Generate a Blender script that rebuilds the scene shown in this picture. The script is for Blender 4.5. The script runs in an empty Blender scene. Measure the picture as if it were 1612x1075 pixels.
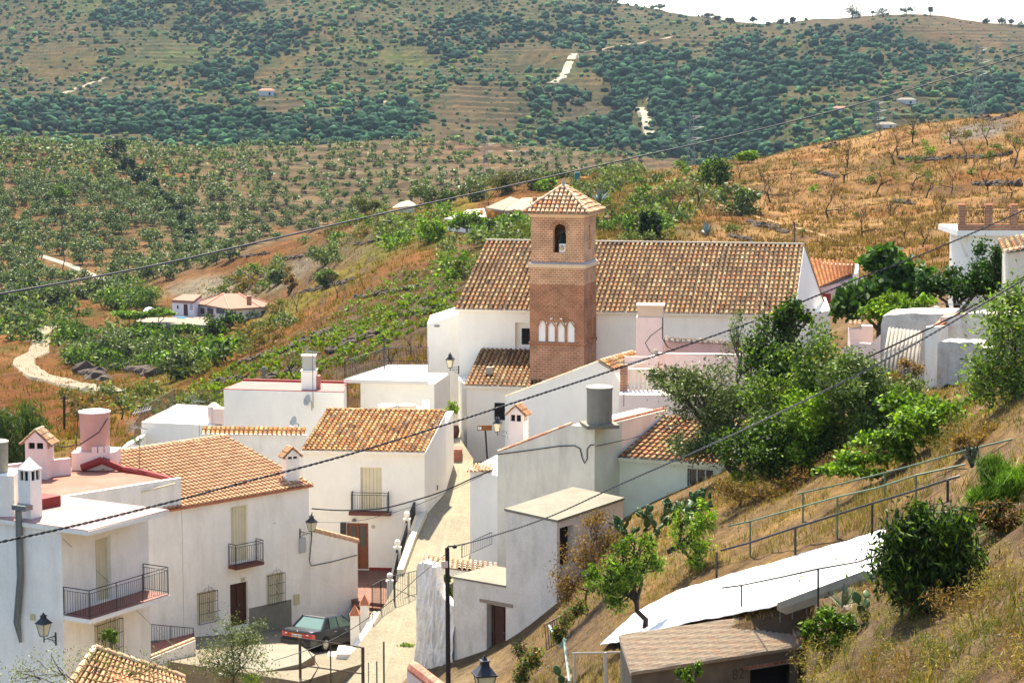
import bpy, bmesh, math, random
import numpy as np
from mathutils import Vector, Matrix
rnd = random.Random(7)
nrs = np.random.RandomState(11)
SC = bpy.context.scene
COL = SC.collection
rad = math.radians
F = 3400.0
PITCH = math.atan(407.5 / F)
CP, SP = math.cos(PITCH), math.sin(PITCH)

# ---------------------------------------------------------------- geometry of the view
def ray(px, py):
    u = (px - 806) / F; v = (537.5 - py) / F
    return Vector((u, CP + v * SP, -SP + v * CP))
def P(px, py, Y):
    r = ray(px, py); return r * (Y / r.y)
def hz(px, py, z):
    r = ray(px, py); return r * (z / r.z)
def proj(p):
    d = p[1] * CP - p[2] * SP; up = p[1] * SP + p[2] * CP
    return 806 + F * p[0] / d, 537.5 - F * up / d
def zat(py, Y):
    return P(806, py, Y).z
def ppm(p):
    return F / (p[1] * CP - p[2] * SP)

class Fr:
    """wall frame: origin, unit plan direction d, inward normal n (left of d)"""
    def __init__(s, o, d):
        s.o = Vector((o[0], o[1], o[2] if len(o) > 2 else 0))
        s.d = Vector((d[0], d[1], 0)).normalized(); s.n = Vector((-s.d.y, s.d.x, 0))
    def hit(s, px, py, w=0):
        r = ray(px, py); t = (s.o.dot(s.n) + w - 0) / r.dot(s.n) if abs(r.dot(s.n)) > 1e-9 else 1
        q = r * t
        return (q - s.o).dot(s.d), q.z
    def pt(s, u, w, z):
        q = s.o + s.d * u + s.n * w; return Vector((q.x, q.y, z))
    def rect(s, x0, y0, x1, y1, w=0):
        xm = (x0 + x1) / 2
        return s.hit(x0, (y0+y1)/2, w)[0], s.hit(x1, (y0+y1)/2, w)[0], s.hit(xm, y1, w)[1], s.hit(xm, y0, w)[1]

# ---------------------------------------------------------------- objects
def tag(o, label=None, cat=None, group=None, kind=None):
    if label: o['label'] = label
    if cat: o['category'] = cat
    if group: o['group'] = group
    if kind: o['kind'] = kind
    return o
def thing(name, loc, label, cat, group=None):
    o = bpy.data.objects.new(name, None); COL.objects.link(o)
    o.empty_display_size = .3
    o.location = loc; return tag(o, label, cat, group)
def abspos(o):
    v = Vector((0, 0, 0))
    while o is not None: v += o.location; o = o.parent
    return v
def copy_tree(o, loc=None, parent=None, rz=None, sc=None):
    c = o.copy(); COL.objects.link(c)
    if parent is not None: c.parent = parent
    for ch in o.children: copy_tree(ch, None, c)
    if loc is not None: c.location = loc
    if rz is not None: c.rotation_euler = (0, 0, rz)
    if sc is not None: c.scale = (sc, sc, sc) if not isinstance(sc, tuple) else sc
    return c

class MB:
    def __init__(s): s.v = []; s.f = []; s.c = []; s.m = []; s.mi = 0; s.tint = (1, 1, 1)
    def add(s, vs, fs, tint=None):
        n = len(s.v); s.v.extend([tuple(x) for x in vs])
        for f in fs:
            s.f.append(tuple(i + n for i in f)); s.c.append(tint or s.tint); s.m.append(s.mi)
        return s
    def poly(s, *p, tint=None): return s.add(p, [tuple(range(len(p)))], tint)
    def hexa(s, b, t, tint=None):
        """bottom ring b and top ring t (same count, ccw from above)"""
        n = len(b); fs = [tuple(range(n - 1, -1, -1)), tuple(range(n, 2 * n))]
        for i in range(n): j = (i + 1) % n; fs.append((i, j, n + j, n + i))
        return s.add(list(b) + list(t), fs, tint)
    def box(s, o, ex, ey, ez, tint=None):
        o, ex, ey, ez = map(Vector, (o, ex, ey, ez))
        if ex.cross(ey).dot(ez) < 0: ex, ey = ey, ex
        b = [o, o + ex, o + ex + ey, o + ey]
        return s.hexa(b, [p + ez for p in b], tint)
    def cbox(s, c, hx, hy, hz_, rz=0, tint=None):
        cx, sx = math.cos(rz), math.sin(rz)
        ex = Vector((cx, sx, 0)); ey = Vector((-sx, cx, 0)); c = Vector(c)
        return s.box(c - ex * hx - ey * hy - Vector((0, 0, hz_)), ex * 2 * hx, ey * 2 * hy, (0, 0, 2 * hz_), tint)
    def fbox(s, fr, u0, u1, w0, w1, z0, z1, tint=None):
        b = [fr.pt(u0, w0, z0), fr.pt(u1, w0, z0), fr.pt(u1, w1, z0), fr.pt(u0, w1, z0)]
        return s.hexa(b, [Vector((p.x, p.y, z1)) for p in b], tint)
    def prism(s, pts, z0, z1, tint=None):
        """plan polygon ccw; z0,z1 number or list"""
        n = len(pts)
        a = z0 if isinstance(z0, (list, tuple)) else [z0] * n
        b = z1 if isinstance(z1, (list, tuple)) else [z1] * n
        return s.hexa([(p[0], p[1], a[i]) for i, p in enumerate(pts)], [(p[0], p[1], b[i]) for i, p in enumerate(pts)], tint)
    def tube(s, pts, r, n=6, tint=None, cap=True):
        pts = [Vector(p) for p in pts]
        rs = r if isinstance(r, (list, tuple)) else [r] * len(pts)
        vs = []; fs = []; prev = None
        for i, p in enumerate(pts):
            d = (pts[min(i + 1, len(pts) - 1)] - pts[max(i - 1, 0)])
            if d.length < 1e-9: d = Vector((0, 0, 1))
            d.normalize()
            if prev is None:
                a = d.orthogonal().normalized()
            else:
                a = prev - d * prev.dot(d)
                a = a.normalized() if a.length > 1e-6 else d.orthogonal().normalized()
            prev = a; b = d.cross(a)
            for k in range(n):
                t = 2 * math.pi * k / n
                vs.append(p + (a * math.cos(t) + b * math.sin(t)) * rs[i])
            if i:
                for k in range(n):
                    k2 = (k + 1) % n; m = (i - 1) * n
                    fs.append((m + k, m + k2, m + n + k2, m + n + k))
        if cap:
            fs.append(tuple(range(n - 1, -1, -1))); m = (len(pts) - 1) * n
            fs.append(tuple(m + k for k in range(n)))
        return s.add(vs, fs, tint)
    def lathe(s, c, prof, n=16, tint=None, ax=None):
        """prof = [(r,z)...] around vertical axis at c (or axis ax)"""
        c = Vector(c); vs = []; fs = []
        if ax is None: A, B, Z = Vector((1, 0, 0)), Vector((0, 1, 0)), Vector((0, 0, 1))
        else:
            Z = Vector(ax).normalized(); A = Z.orthogonal().normalized(); B = Z.cross(A)
        for r, z in prof:
            for k in range(n):
                t = 2 * math.pi * (k + .5) / n
                vs.append(c + A * (r * math.cos(t)) + B * (r * math.sin(t)) + Z * z)
        for i in range(len(prof) - 1):
            for k in range(n):
                k2 = (k + 1) % n; fs.append((i * n + k, i * n + k2, (i + 1) * n + k2, (i + 1) * n + k))
        fs.append(tuple(range(n - 1, -1, -1))); m = (len(prof) - 1) * n; fs.append(tuple(m + k for k in range(n)))
        return s.add(vs, fs, tint)
    def build(s, name, mats, parent=None, smooth=False, loc=None, label=None):
        if not s.v: return None
        o = mesh_obj(name, np.array(s.v, dtype=np.float64), s.f, mats, parent, smooth, loc, np.array(s.c), s.m if len(set(s.m)) > 1 else None)
        if label: o['label'] = label
        return o

def mesh_obj(name, V, faces, mats, parent=None, smooth=False, loc=None, tint=None, midx=None):
    if parent is not None: off = abspos(parent)
    else: off = Vector(loc) if loc is not None else Vector(((V[:, 0].min() + V[:, 0].max()) / 2, (V[:, 1].min() + V[:, 1].max()) / 2, V[:, 2].min()))
    off = np.array(off)
    me = bpy.data.meshes.new(name)
    if isinstance(faces, np.ndarray):
        nf, k = faces.shape
        me.vertices.add(len(V)); me.vertices.foreach_set('co', (V - off).ravel())
        me.loops.add(nf * k); me.loops.foreach_set('vertex_index', faces.ravel().astype(np.int32))
        me.polygons.add(nf); me.polygons.foreach_set('loop_start', np.arange(0, nf * k, k, dtype=np.int32))
        me.update(calc_edges=True); me.validate()
        tot = np.full(nf, k)
    else:
        me.from_pydata((V - off).tolist(), [], faces); me.update()
        tot = np.array([len(f) for f in faces])
    if tint is not None and len(tint):
        t = np.asarray(tint, dtype=np.float32)
        if len(t) == len(tot) and t.std() + abs(t.mean() - 1) > 1e-6:
            at = me.color_attributes.new('tint', 'FLOAT_COLOR', 'CORNER')
            c = np.ones((int(tot.sum()), 4), dtype=np.float32); c[:, :3] = np.repeat(t, tot, axis=0)
            at.data.foreach_set('color', c.ravel())
        elif len(t) == len(V) and len(t) != len(tot):
            at = me.color_attributes.new('tint', 'FLOAT_COLOR', 'POINT')
            c = np.ones((len(V), 4), dtype=np.float32); c[:, :3] = t
            at.data.foreach_set('color', c.ravel())
    if not isinstance(mats, (list, tuple)): mats = [mats]
    for m in mats: me.materials.append(m)
    if midx is not None: me.polygons.foreach_set('material_index', np.asarray(midx, dtype=np.int32))
    if smooth: me.polygons.foreach_set('use_smooth', [True] * len(me.polygons))
    o = bpy.data.objects.new(name, me); COL.objects.link(o)
    if parent is not None: o.parent = parent
    else: o.location = off
    return o

# ---------------------------------------------------------------- materials
MATS = {}
def mat(name, col, rough=.85, var=.12, scale=1.5, bump=0., bscale=12., attr=False, stain=None, stain_amt=.35, stain_scale=(1.2, 1.2, .35), spec=.25, metal=0., transl=0., emit=None, fine=.0, ior=None):
    if name in MATS: return MATS[name]
    m = bpy.data.materials.new(name); m.use_nodes = True; nt = m.node_tree; N = nt.nodes; L = nt.links
    b = N['Principled BSDF']; out = N['Material Output']
    geo = N.new('ShaderNodeNewGeometry'); pos = geo.outputs['Position']
    def mix(bt, fac, a, bb):
        x = N.new('ShaderNodeMix'); x.data_type = 'RGBA'; x.blend_type = bt
        for idx, val in ((0, fac), (6, a), (7, bb)):
            if hasattr(val, 'links') or hasattr(val, 'is_linked'): L.new(val, x.inputs[idx])
            else: x.inputs[idx].default_value = val if idx == 0 else (*val, 1)[:4]
        return x.outputs[2]
    def noise(sc, det=4, vec=None, r=.6):
        n = N.new('ShaderNodeTexNoise'); n.inputs['Scale'].default_value = sc; n.inputs['Detail'].default_value = det; n.inputs['Roughness'].default_value = r
        L.new(vec if vec is not None else pos, n.inputs['Vector']); return n.outputs['Fac']
    def ramp(v, a, bb, lo=0., hi=1.):
        x = N.new('ShaderNodeMapRange'); x.inputs[1].default_value = a; x.inputs[2].default_value = bb; x.inputs[3].default_value = lo; x.inputs[4].default_value = hi
        L.new(v, x.inputs[0]); return x.outputs[0]
    base = tuple(col)
    cur = base
    if attr:
        a = N.new('ShaderNodeVertexColor'); a.layer_name = 'tint'
        cur = mix('MULTIPLY', 1.0, base, a.outputs['Color'])
    if var > 0:
        g = ramp(noise(scale, 5), .3, .7, 1 - var, 1 + var * .6)
        cmb = N.new('ShaderNodeCombineColor')
        for i in range(3): L.new(g, cmb.inputs[i])
        cur = mix('MULTIPLY', 1.0, cur, cmb.outputs[0])
    if fine > 0:
        g = ramp(noise(scale * 14, 3, r=.75), .3, .7, 1 - fine, 1 + fine * .6)
        cmb = N.new('ShaderNodeCombineColor')
        for i in range(3): L.new(g, cmb.inputs[i])
        cur = mix('MULTIPLY', 1.0, cur, cmb.outputs[0])
    if stain:
        mp = N.new('ShaderNodeMapping'); mp.inputs['Scale'].default_value = stain_scale; L.new(pos, mp.inputs['Vector'])
        f = ramp(noise(1.0, 8, mp.outputs[0], .72), .48, .75, 0, stain_amt)
        cur = mix('MIX', f, cur, tuple(stain))
    if hasattr(cur, 'is_linked'): L.new(cur, b.inputs['Base Color'])
    else: b.inputs['Base Color'].default_value = (*cur, 1)
    b.inputs['Roughness'].default_value = rough; b.inputs['Metallic'].default_value = metal
    b.inputs['Specular IOR Level'].default_value = spec
    if emit: b.inputs['Emission Color'].default_value = (*emit[:3], 1); b.inputs['Emission Strength'].default_value = emit[3]
    if bump > 0:
        bp = N.new('ShaderNodeBump'); bp.inputs['Strength'].default_value = 1; bp.inputs['Distance'].default_value = bump
        L.new(noise(bscale, 6), bp.inputs['Height']); L.new(bp.outputs[0], b.inputs['Normal'])
    if transl > 0:
        t = N.new('ShaderNodeBsdfTranslucent'); ms = N.new('ShaderNodeMixShader'); ms.inputs[0].default_value = transl
        if hasattr(cur, 'is_linked'):
            br = mix('MULTIPLY', 1.0, cur, (1.5, 1.7, .7)); L.new(br, t.inputs['Color'])
        else: t.inputs['Color'].default_value = (cur[0] * 1.5, cur[1] * 1.7, cur[2] * .7, 1)
        L.new(b.outputs[0], ms.inputs[1]); L.new(t.outputs[0], ms.inputs[2]); L.new(ms.outputs[0], out.inputs['Surface'])
    MATS[name] = m; return m

WHITE = mat('whitewash', (.86, .79, .67), .9, .08, .8, bump=.02, bscale=7, stain=(.58, .50, .38), stain_amt=.5, stain_scale=(1.8, 1.8, .4), fine=.04)
WHITE2 = mat('fresh_whitewash', (.86, .80, .68), .9, .045, .7, bump=.012, bscale=7, stain=(.62, .58, .50), stain_amt=.3, fine=.02)
OLDWALL = mat('old_lime_wall', (.74, .66, .55), .95, .10, 1.1, bump=.03, bscale=7, stain=(.36, .30, .23), stain_amt=.55, stain_scale=(1.5, 1.5, .6), fine=.08)
GREENWALL = mat('pale_green_wall', (.62, .68, .55), .92, .08, .9, bump=.012, bscale=8, stain=(.45, .43, .33), stain_amt=.35)
PINKWALL = mat('pink_wall', (.76, .58, .50), .9, .08, 1.2, bump=.012, bscale=8, stain=(.50, .36, .32), stain_amt=.4)
BEIGEWALL = mat('beige_render', (.72, .66, .52), .92, .10, .9, bump=.015, bscale=8, stain=(.38, .32, .24), stain_amt=.5, stain_scale=(1.6, 1.6, .3))
STONE = mat('rough_whitewashed_stone', (.90, .84, .74), .95, .12, 2.2, bump=.12, bscale=4.5, stain=(.52, .45, .36), stain_amt=.5, stain_scale=(2, 2, 1.5), fine=.1)
CONC = mat('concrete', (.22, .20, .15), .95, .14, .9, bump=.03, bscale=9, stain=(.15, .13, .095), stain_amt=.6, stain_scale=(1.3, 1.3, 1.3), fine=.1)
PAVE = mat('street_paving', (.25, .215, .145), .95, .14, .8, bump=.03, bscale=6, stain=(.16, .13, .085), stain_amt=.7, stain_scale=(1.6, .7, 1), fine=.30)
REDFLOOR = mat('red_roof_paint', (.27, .11, .07), .8, .14, .9, bump=.01, stain=(.34, .18, .125), stain_amt=.7, stain_scale=(.8, .8, .8), fine=.05)
REDPAINT = mat('dark_red_paint', (.22, .03, .022), .7, .12, 2)
PINKFLOOR = mat('pink_roof_paint', (.34, .22, .19), .8, .10, .7, bump=.008, stain=(.30, .15, .11), stain_amt=.6, stain_scale=(.8, .8, .8))
TILE = mat('old_clay_tile', (.92, .86, .76), .88, .30, 7, bump=.01, bscale=30, attr=True, fine=.12)
TILEBED = mat('tile_bed', (.16, .095, .055), .95, .2, 4)
MORTAR = mat('mortar', (.34, .29, .22), .95, .15, 4, bump=.02, bscale=10)
IRON = mat('black_iron', (.018, .018, .022), .5, .0, spec=.4)
GREYMETAL = mat('grey_galvanised', (.18, .19, .18), .45, .15, 5, metal=.6)
RUSTMETAL = mat('rusty_steel', (.10, .075, .06), .75, .25, 6, metal=.3)
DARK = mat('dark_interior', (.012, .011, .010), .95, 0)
CREAM = mat('cream_shutter', (.66, .58, .38), .7, .05, 2)
CREAMLINE = mat('cream_shutter_shadowed_joint', (.46, .39, .24), .8, 0)
WOOD = mat('varnished_wood', (.20, .062, .022), .5, .2, 6, spec=.4)
DARKWOOD = mat('dark_brown_wood', (.075, .028, .016), .6, .2, 6)
GLASS = mat('dark_glass', (.015, .02, .022), .08, 0, spec=.6)
LAMPGLASS = mat('frosted_lamp_glass', (.70, .62, .48), .4, .06, 6, transl=.25)
TERRA = mat('terracotta', (.46, .17, .085), .85, .15, 5)
ORANGE = mat('orange_paint', (.55, .21, .035), .8, .05)
PLASTIC = mat('cream_plastic', (.52, .45, .26), .6, .05)
CABLE = mat('black_cable', (.022, .022, .024), .6, 0)
GREYCABLE = mat('grey_cable', (.10, .10, .10), .6, 0)
WHITEPAINT = mat('white_paint', (.80, .80, .79), .6, .03)
PINKTANK = mat('pink_tank', (.52, .29, .23), .8, .08, 2, bump=.005)
GREYTANK = mat('fibre_cement_tank', (.26, .235, .18), .9, .12, 3, bump=.01, stain=(.15, .13, .10), stain_amt=.5)
DIRTY = mat('weathered_lime', (.66, .60, .50), .95, .16, 1.6, bump=.08, bscale=5, stain=(.22, .18, .13), stain_amt=.75, stain_scale=(1.2, 1.2, .6), fine=.12)
BARK = mat('bark', (.075, .055, .04), .95, .3, 6, bump=.03, bscale=15)
BARKDARK = mat('dark_bark', (.035, .026, .022), .95, .3, 6, bump=.02)

# ---------------------------------------------------------------- camera, light, air
cam = bpy.data.cameras.new('camera'); cob = bpy.data.objects.new('camera', cam); COL.objects.link(cob)
cam.sensor_width = 36.0; cam.lens = F / 1612 * 36.0
cam.clip_start = .5; cam.clip_end = 20000
cob.location = (0, 0, 0); cob.rotation_euler = (math.pi / 2 - PITCH, 0, 0)
SC.camera = cob
SUN_AZ, SUN_EL = rad(-7), rad(60)      # azimuth from +Y towards +X
sd = Vector((math.sin(SUN_AZ) * math.cos(SUN_EL), math.cos(SUN_AZ) * math.cos(SUN_EL), math.sin(SUN_EL)))
sl = bpy.data.lights.new('sun', 'SUN'); sl.energy = 3.9; sl.angle = rad(.53); sl.color = (1, .92, .76)
so = bpy.data.objects.new('sun', sl); COL.objects.link(so)
so.rotation_euler = sd.to_track_quat('Z', 'Y').to_euler(); so.location = (0, 0, 60)
W = bpy.data.worlds.new('World'); SC.world = W; W.use_nodes = True
nt = W.node_tree; bg = nt.nodes['Background']; sk = nt.nodes.new('ShaderNodeTexSky'); sk.sky_type = 'NISHITA'
sk.sun_disc = False; sk.sun_elevation = SUN_EL; sk.sun_rotation = SUN_AZ; sk.altitude = 600
sk.air_density = 1.0; sk.dust_density = 2.0; sk.ozone_density = 1.0
nt.links.new(sk.outputs[0], bg.inputs[0]); bg.inputs[1].default_value = .10
SC.view_settings.view_transform = 'Standard'; SC.view_settings.look = 'None'
SC.view_settings.exposure = 1.92; SC.view_settings.gamma = 1
SC.cycles.max_bounces = 6; SC.cycles.diffuse_bounces = 3; SC.cycles.glossy_bounces = 2
SC.cycles.transmission_bounces = 3; SC.cycles.transparent_max_bounces = 4; SC.cycles.volume_bounces = 0
# ================================================================ TERRAIN
CPX = [-300, 0, 200, 400, 600, 800, 1000, 1200, 1400, 1612, 1900]
NEAR = {  # metres of elevation
 12: [-14,-13,-12,-11,-9.5,-8,-7,-6.2,-5.5,-5,-4],
 20: [-20,-19,-18,-17,-15.5,-14,-12.5,-11,-9.5,-7.6,-6],
 35: [-24,-23.5,-23,-22,-20.5,-18.5,-16,-13.5,-11.2,-9.9,-7.5],
 50: [-26,-26,-25.5,-25,-23.5,-20.5,-16.9,-14.4,-12.0,-9.75,-7],
 62: [-27,-27,-26.5,-26,-24.5,-20.5,-17.2,-15.0,-12.4,-9.4,-6.5],
 76: [-28,-28,-27.5,-26.5,-25.3,-21.8,-17.3,-15.4,-13.0,-10.6,-7.5],
 88: [-28,-28,-27.5,-26.5,-25.3,-22.8,-17.9,-15.8,-13.2,-11.5,-8],
 100:[-28,-28,-27,-26.3,-25.2,-23.5,-19.6,-16.5,-14,-12,-9],
 112:[-28,-27.5,-26.5,-25.6,-24.9,-23,-20.5,-17.5,-14.5,-12,-9],
 125:[-28,-27.5,-26.5,-25.3,-24,-21.5,-20,-17.5,-14,-12,-9]}
FAR = {  # picture row at which ground at this distance stands
 145:[770,735,700,660,605,560,530,510,480,440,400],
 170:[740,705,655,615,545,480,440,430,420,400,380],
 200:[700,655,618,565,485,415,385,390,385,370,350],
 240:[660,608,595,535,430,372,345,350,340,320,300],
 280:[610,575,588,540,392,355,305,290,270,245,225],
 310:[580,548,548,520,365,345,285,265,230,200,180],
 335:[560,528,510,500,345,325,272,252,206,176,155],
 370:[530,505,490,474,322,298,268,256,215,190,170],
 410:[505,482,462,390,335,292,285,300,280,260,240],
 480:[430,420,420,392,352,330,320,330,320,300,290],
 560:[335,340,340,350,338,325,320,320,310,300,290],
 650:[212,224,252,290,300,300,310,310,300,300,290],
 720:[225,235,222,240,270,275,290,300,300,300,290],
 800:[260,262,250,225,235,250,270,290,290,290,290],
 880:[290,285,280,250,212,229,244,280,285,290,290],
 960:[280,280,275,265,238,240,262,285,290,290,290],
 1050:[235,235,245,245,240,243,255,270,280,285,280],
 1200:[180,185,190,190,185,195,200,205,215,230,225],
 1400:[105,110,118,115,115,120,128,135,145,160,155],
 1650:[15,20,25,25,30,45,58,70,60,82,80],
 1850:[-60,-55,-50,-50,-35,-18,12,40,21,40,45],
 2000:[-110,-105,-100,-95,-75,-40,14,48,40,55,60],
 2600:[-80,-80,-70,-60,-40,0,60,90,90,100,100],
 3600:[20,20,30,40,50,60,90,110,110,110,110],
 7000:[90,90,90,100,100,105,120,125,125,125,125]}
def py2z(py, D):
    v = (537.5 - np.asarray(py, float)) / F
    return D * (-SP + v * CP) / (CP + v * SP)
st_D = np.array(sorted(list(NEAR) + list(FAR)), float)
tab = np.array([NEAR[int(d)] if int(d) in NEAR else py2z(FAR[int(d)], d) for d in st_D])

class VN:  # value noise
    def __init__(s, seed): s.t = np.random.RandomState(seed).rand(256, 256)
    def __call__(s, x, y):
        xi = np.floor(x).astype(int); yi = np.floor(y).astype(int); fx = x - xi; fy = y - yi
        fx = fx * fx * (3 - 2 * fx); fy = fy * fy * (3 - 2 * fy)
        a = s.t[xi & 255, yi & 255]; b = s.t[(xi + 1) & 255, yi & 255]; c = s.t[xi & 255, (yi + 1) & 255]; d = s.t[(xi + 1) & 255, (yi + 1) & 255]
        return (a * (1 - fx) + b * fx) * (1 - fy) + (c * (1 - fx) + d * fx) * fy
VNS = [VN(i) for i in range(8)]
def fbm(x, y, oc=4, seed=0, g=.5):
    r = 0; a = 1; t = 0
    for i in range(oc):
        r = r + a * (VNS[(seed + i) % 8](x * 2 ** i + 17.3 * i + seed * 5.1, y * 2 ** i + 9.1 * i) * 2 - 1); t += a; a *= g
    return r / t

def smooth1(a, n, ax):
    for _ in range(n):
        a = (np.roll(a, 1, ax) + 2 * a + np.roll(a, -1, ax)) / 4 if False else a
        sl0 = [slice(None)] * 2; sl1 = [slice(None)] * 2; sl2 = [slice(None)] * 2
        sl0[ax] = slice(0, -2); sl1[ax] = slice(1, -1); sl2[ax] = slice(2, None)
        b = a.copy(); b[tuple(sl1)] = (a[tuple(sl0)] + 2 * a[tuple(sl1)] + a[tuple(sl2)]) / 4; a = b
    return a
GPX = np.arange(-420, 2040, 5.0)
def _rows():
    r = [12.0]
    while r[-1] < 7000:
        d = r[-1]
        if d < 140: k = .010
        elif d < 420: k = .0060
        elif d < 960: k = .0042
        elif d < 2050: k = .0026
        else: k = .04
        r.append(d * (1 + k))
    return np.array(r)
GD = _rows()
# interpolate table
t1 = np.stack([np.interp(np.log(GD), np.log(st_D), tab[:, j]) for j in range(len(CPX))], 1)
GZ = np.stack([np.interp(GPX, CPX, t1[i]) for i in range(len(GD))], 0)
GZ = smooth1(GZ, 60, 1); 
_z = smooth1(GZ, 10, 0); GZ = np.where((GD[:, None] > 1780) & (GD[:, None] < 1950), GZ * .4 + _z * .6, _z)
GU = (GPX - 806) / F
GX = GU[None, :] * GD[:, None] * (1 + 0.03 * 0); GY = GD[:, None] + 0 * GX
# relief noise
def sstep(a, b, x):
    t = np.clip((x - a) / (b - a), 0, 1); return t * t * (3 - 2 * t)
D2 = GY
far = sstep(980, 1150, D2) * (1 - sstep(1650, 1840, D2) * .88)
rid = fbm(GX / 210 + D2 / 700, D2 / 420, 4, 2)
rdg = 1 - 2 * np.abs(fbm(GX / 330 + D2 / 900 + 3.1, D2 / 900, 3, 6)) ; GZ = GZ + far * 26 * (rdg - .55)
GZ = GZ + far * 20 * rid + far * 5 * fbm(GX / 45, D2 / 60, 3, 5)
ridge_top = sstep(1650, 1840, D2) * (1 - sstep(2400, 2600, D2))
GZ += ridge_top * 2.2 * fbm(GX / 22, D2 / 80, 4, 4)
mid = sstep(420, 480, D2) * (1 - sstep(900, 980, D2))
GZ += mid * 3.0 * fbm(GX / 60, D2 / 70, 4, 1)
spur = sstep(140, 175, D2) * (1 - sstep(410, 450, D2))
GZ += spur * (1.1 * fbm(GX / 14, D2 / 16, 4, 3) + .35 * fbm(GX / 3, D2 / 4, 3, 6))
nearm = (1 - sstep(78, 90, D2)) * sstep(900, 1100, GPX)[None, :]
GZ += nearm * (.35 * fbm(GX / 2.6, D2 / 3, 4, 0) + .10 * fbm(GX / .5, D2 / .6, 3, 4))
# terraces (real steps in the slope)
def terr(z, h, sharp=.22):
    k = z / h; fl = np.floor(k); fr_ = k - fl
    return (fl + np.clip((fr_ - (1 - sharp)) / sharp, 0, 1)) * h
wob = 2.0 * fbm(GX / 90, D2 / 120, 3, 6)
tf = (terr(GZ + wob, 2.9, .34) - wob)
tm_amt = sstep(-.25, .25, fbm(GX / 120, D2 / 160, 3, 7)) * .6 + .40
_k = (GZ + wob) / 2.9; PHF = _k - np.floor(_k); GZ = GZ + (tf - GZ) * far * tm_amt
_k = (GZ + wob * .4) / 1.7; PHM = _k - np.floor(_k)
tmid = terr(GZ + wob * .4, 1.7, .3) - wob * .4
GZ = GZ + (tmid - GZ) * mid * .65 * sstep(250, 420, GPX)[None, :]
# rocky ledges on the spur (left-centre)
lw = 1.0 * fbm(GX / 12, D2 / 12, 3, 2)
tsp = terr(GZ + lw, 1.6, .3) - lw
lm = spur * sstep(-.1, .25, fbm(GX / 18, D2 / 25, 3, 5)) * .75 * (1 - sstep(900, 1000, GPX))[None, :]
GZ = GZ + (tsp - GZ) * lm

# cut for the shed platform, and the bank in front of it
cutm = sstep(930, 965, GPX)[None, :] * (1 - sstep(1268, 1300, GPX))[None, :]
plat = (D2 > 46) & (D2 < 60.3)
tgt = np.where(D2 > 56, -17.6, py2z(1110, D2) - .3)
GZ = np.where((D2 < 60.3) & (GZ > tgt), GZ + (tgt - GZ) * cutm, GZ)

# hollow under the white sheet
t_yl = np.interp(GPX, [945, 978, 1040, 1110, 1180, 1240, 1300, 1384], [68.3, 66.5, 64.6, 62.7, 60.9, 60.3, 56.9, 52.7])[None, :]; t_yu = np.interp(GPX, [945, 1000, 1060, 1110, 1200, 1300, 1395], [68.5, 69.4, 69.6, 68.3, 66.1, 62.6, 58.9])[None, :]
t_pl = np.interp(GPX, [945, 980, 1040, 1110, 1180, 1240, 1384], [1014, 1009, 990, 974, 962, 948, 900])[None, :]; t_pu = np.interp(GPX, [945, 1000, 1060, 1110, 1200, 1300, 1395], [1013, 963, 931, 915, 889, 860, 831])[None, :]
tv = np.clip((D2 - t_yl) / (t_yu - t_yl), 0, 1); tzz = py2z(t_pl, t_yl) * (1 - tv) + py2z(t_pu, t_yu) * tv
inx = ((GPX > 940) & (GPX < 1402))[None, :]
GZ = np.where(inx & (D2 > t_yl - .1) & (D2 < t_yu + .2), np.minimum(GZ, tzz - .32), GZ)
GZ = np.where(inx & (D2 > 48) & (D2 <= t_yl), np.minimum(GZ, py2z(t_pl + 12, D2)), GZ)

def gz(x, y):
    """ground height at world x,y"""
    y = np.asarray(y, float); x = np.asarray(x, float)
    i = np.clip(np.searchsorted(GD, y) - 1, 0, len(GD) - 2); fy = np.clip((y - GD[i]) / (GD[i + 1] - GD[i]), 0, 1)
    c = (x / y * F + 806 - GPX[0]) / 5.0
    j = np.clip(np.floor(c).astype(int), 0, len(GPX) - 2); fx = np.clip(c - j, 0, 1)
    return (GZ[i, j] * (1 - fx) + GZ[i, j + 1] * fx) * (1 - fy) + (GZ[i + 1, j] * (1 - fx) + GZ[i + 1, j + 1] * fx) * fy
def phase(p, G): i = int(np.clip(np.searchsorted(GD, p.y) - 1, 0, len(GD) - 2)); j = int(np.clip((p.x / p.y * F + 806 - GPX[0]) / 5, 0, len(GPX) - 1)); return G[i, j]
def ground(px, py, Dmin=10, Dmax=3000, off=0):
    """first point of the terrain seen at a picture point, beyond Dmin"""
    r = ray(px, py); d = np.exp(np.linspace(math.log(Dmin), math.log(Dmax), 1500))
    x = r.x / r.y * d; z = r.z / r.y * d
    h = gz(x, d) + off; k = np.argmax(h >= z)
    if not (h >= z).any(): return None
    if k == 0: return Vector((x[0], d[0], h[0]))
    a, b = (z - h)[k - 1], (h - z)[k]; t = a / (a + b + 1e-9)
    dd = d[k - 1] + (d[k] - d[k - 1]) * t
    return Vector((r.x / r.y * dd, dd, r.z / r.y * dd))
def gat(px, D):
    x = (px - 806) / F * D; return Vector((x, D, float(gz(x, D))))

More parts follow.
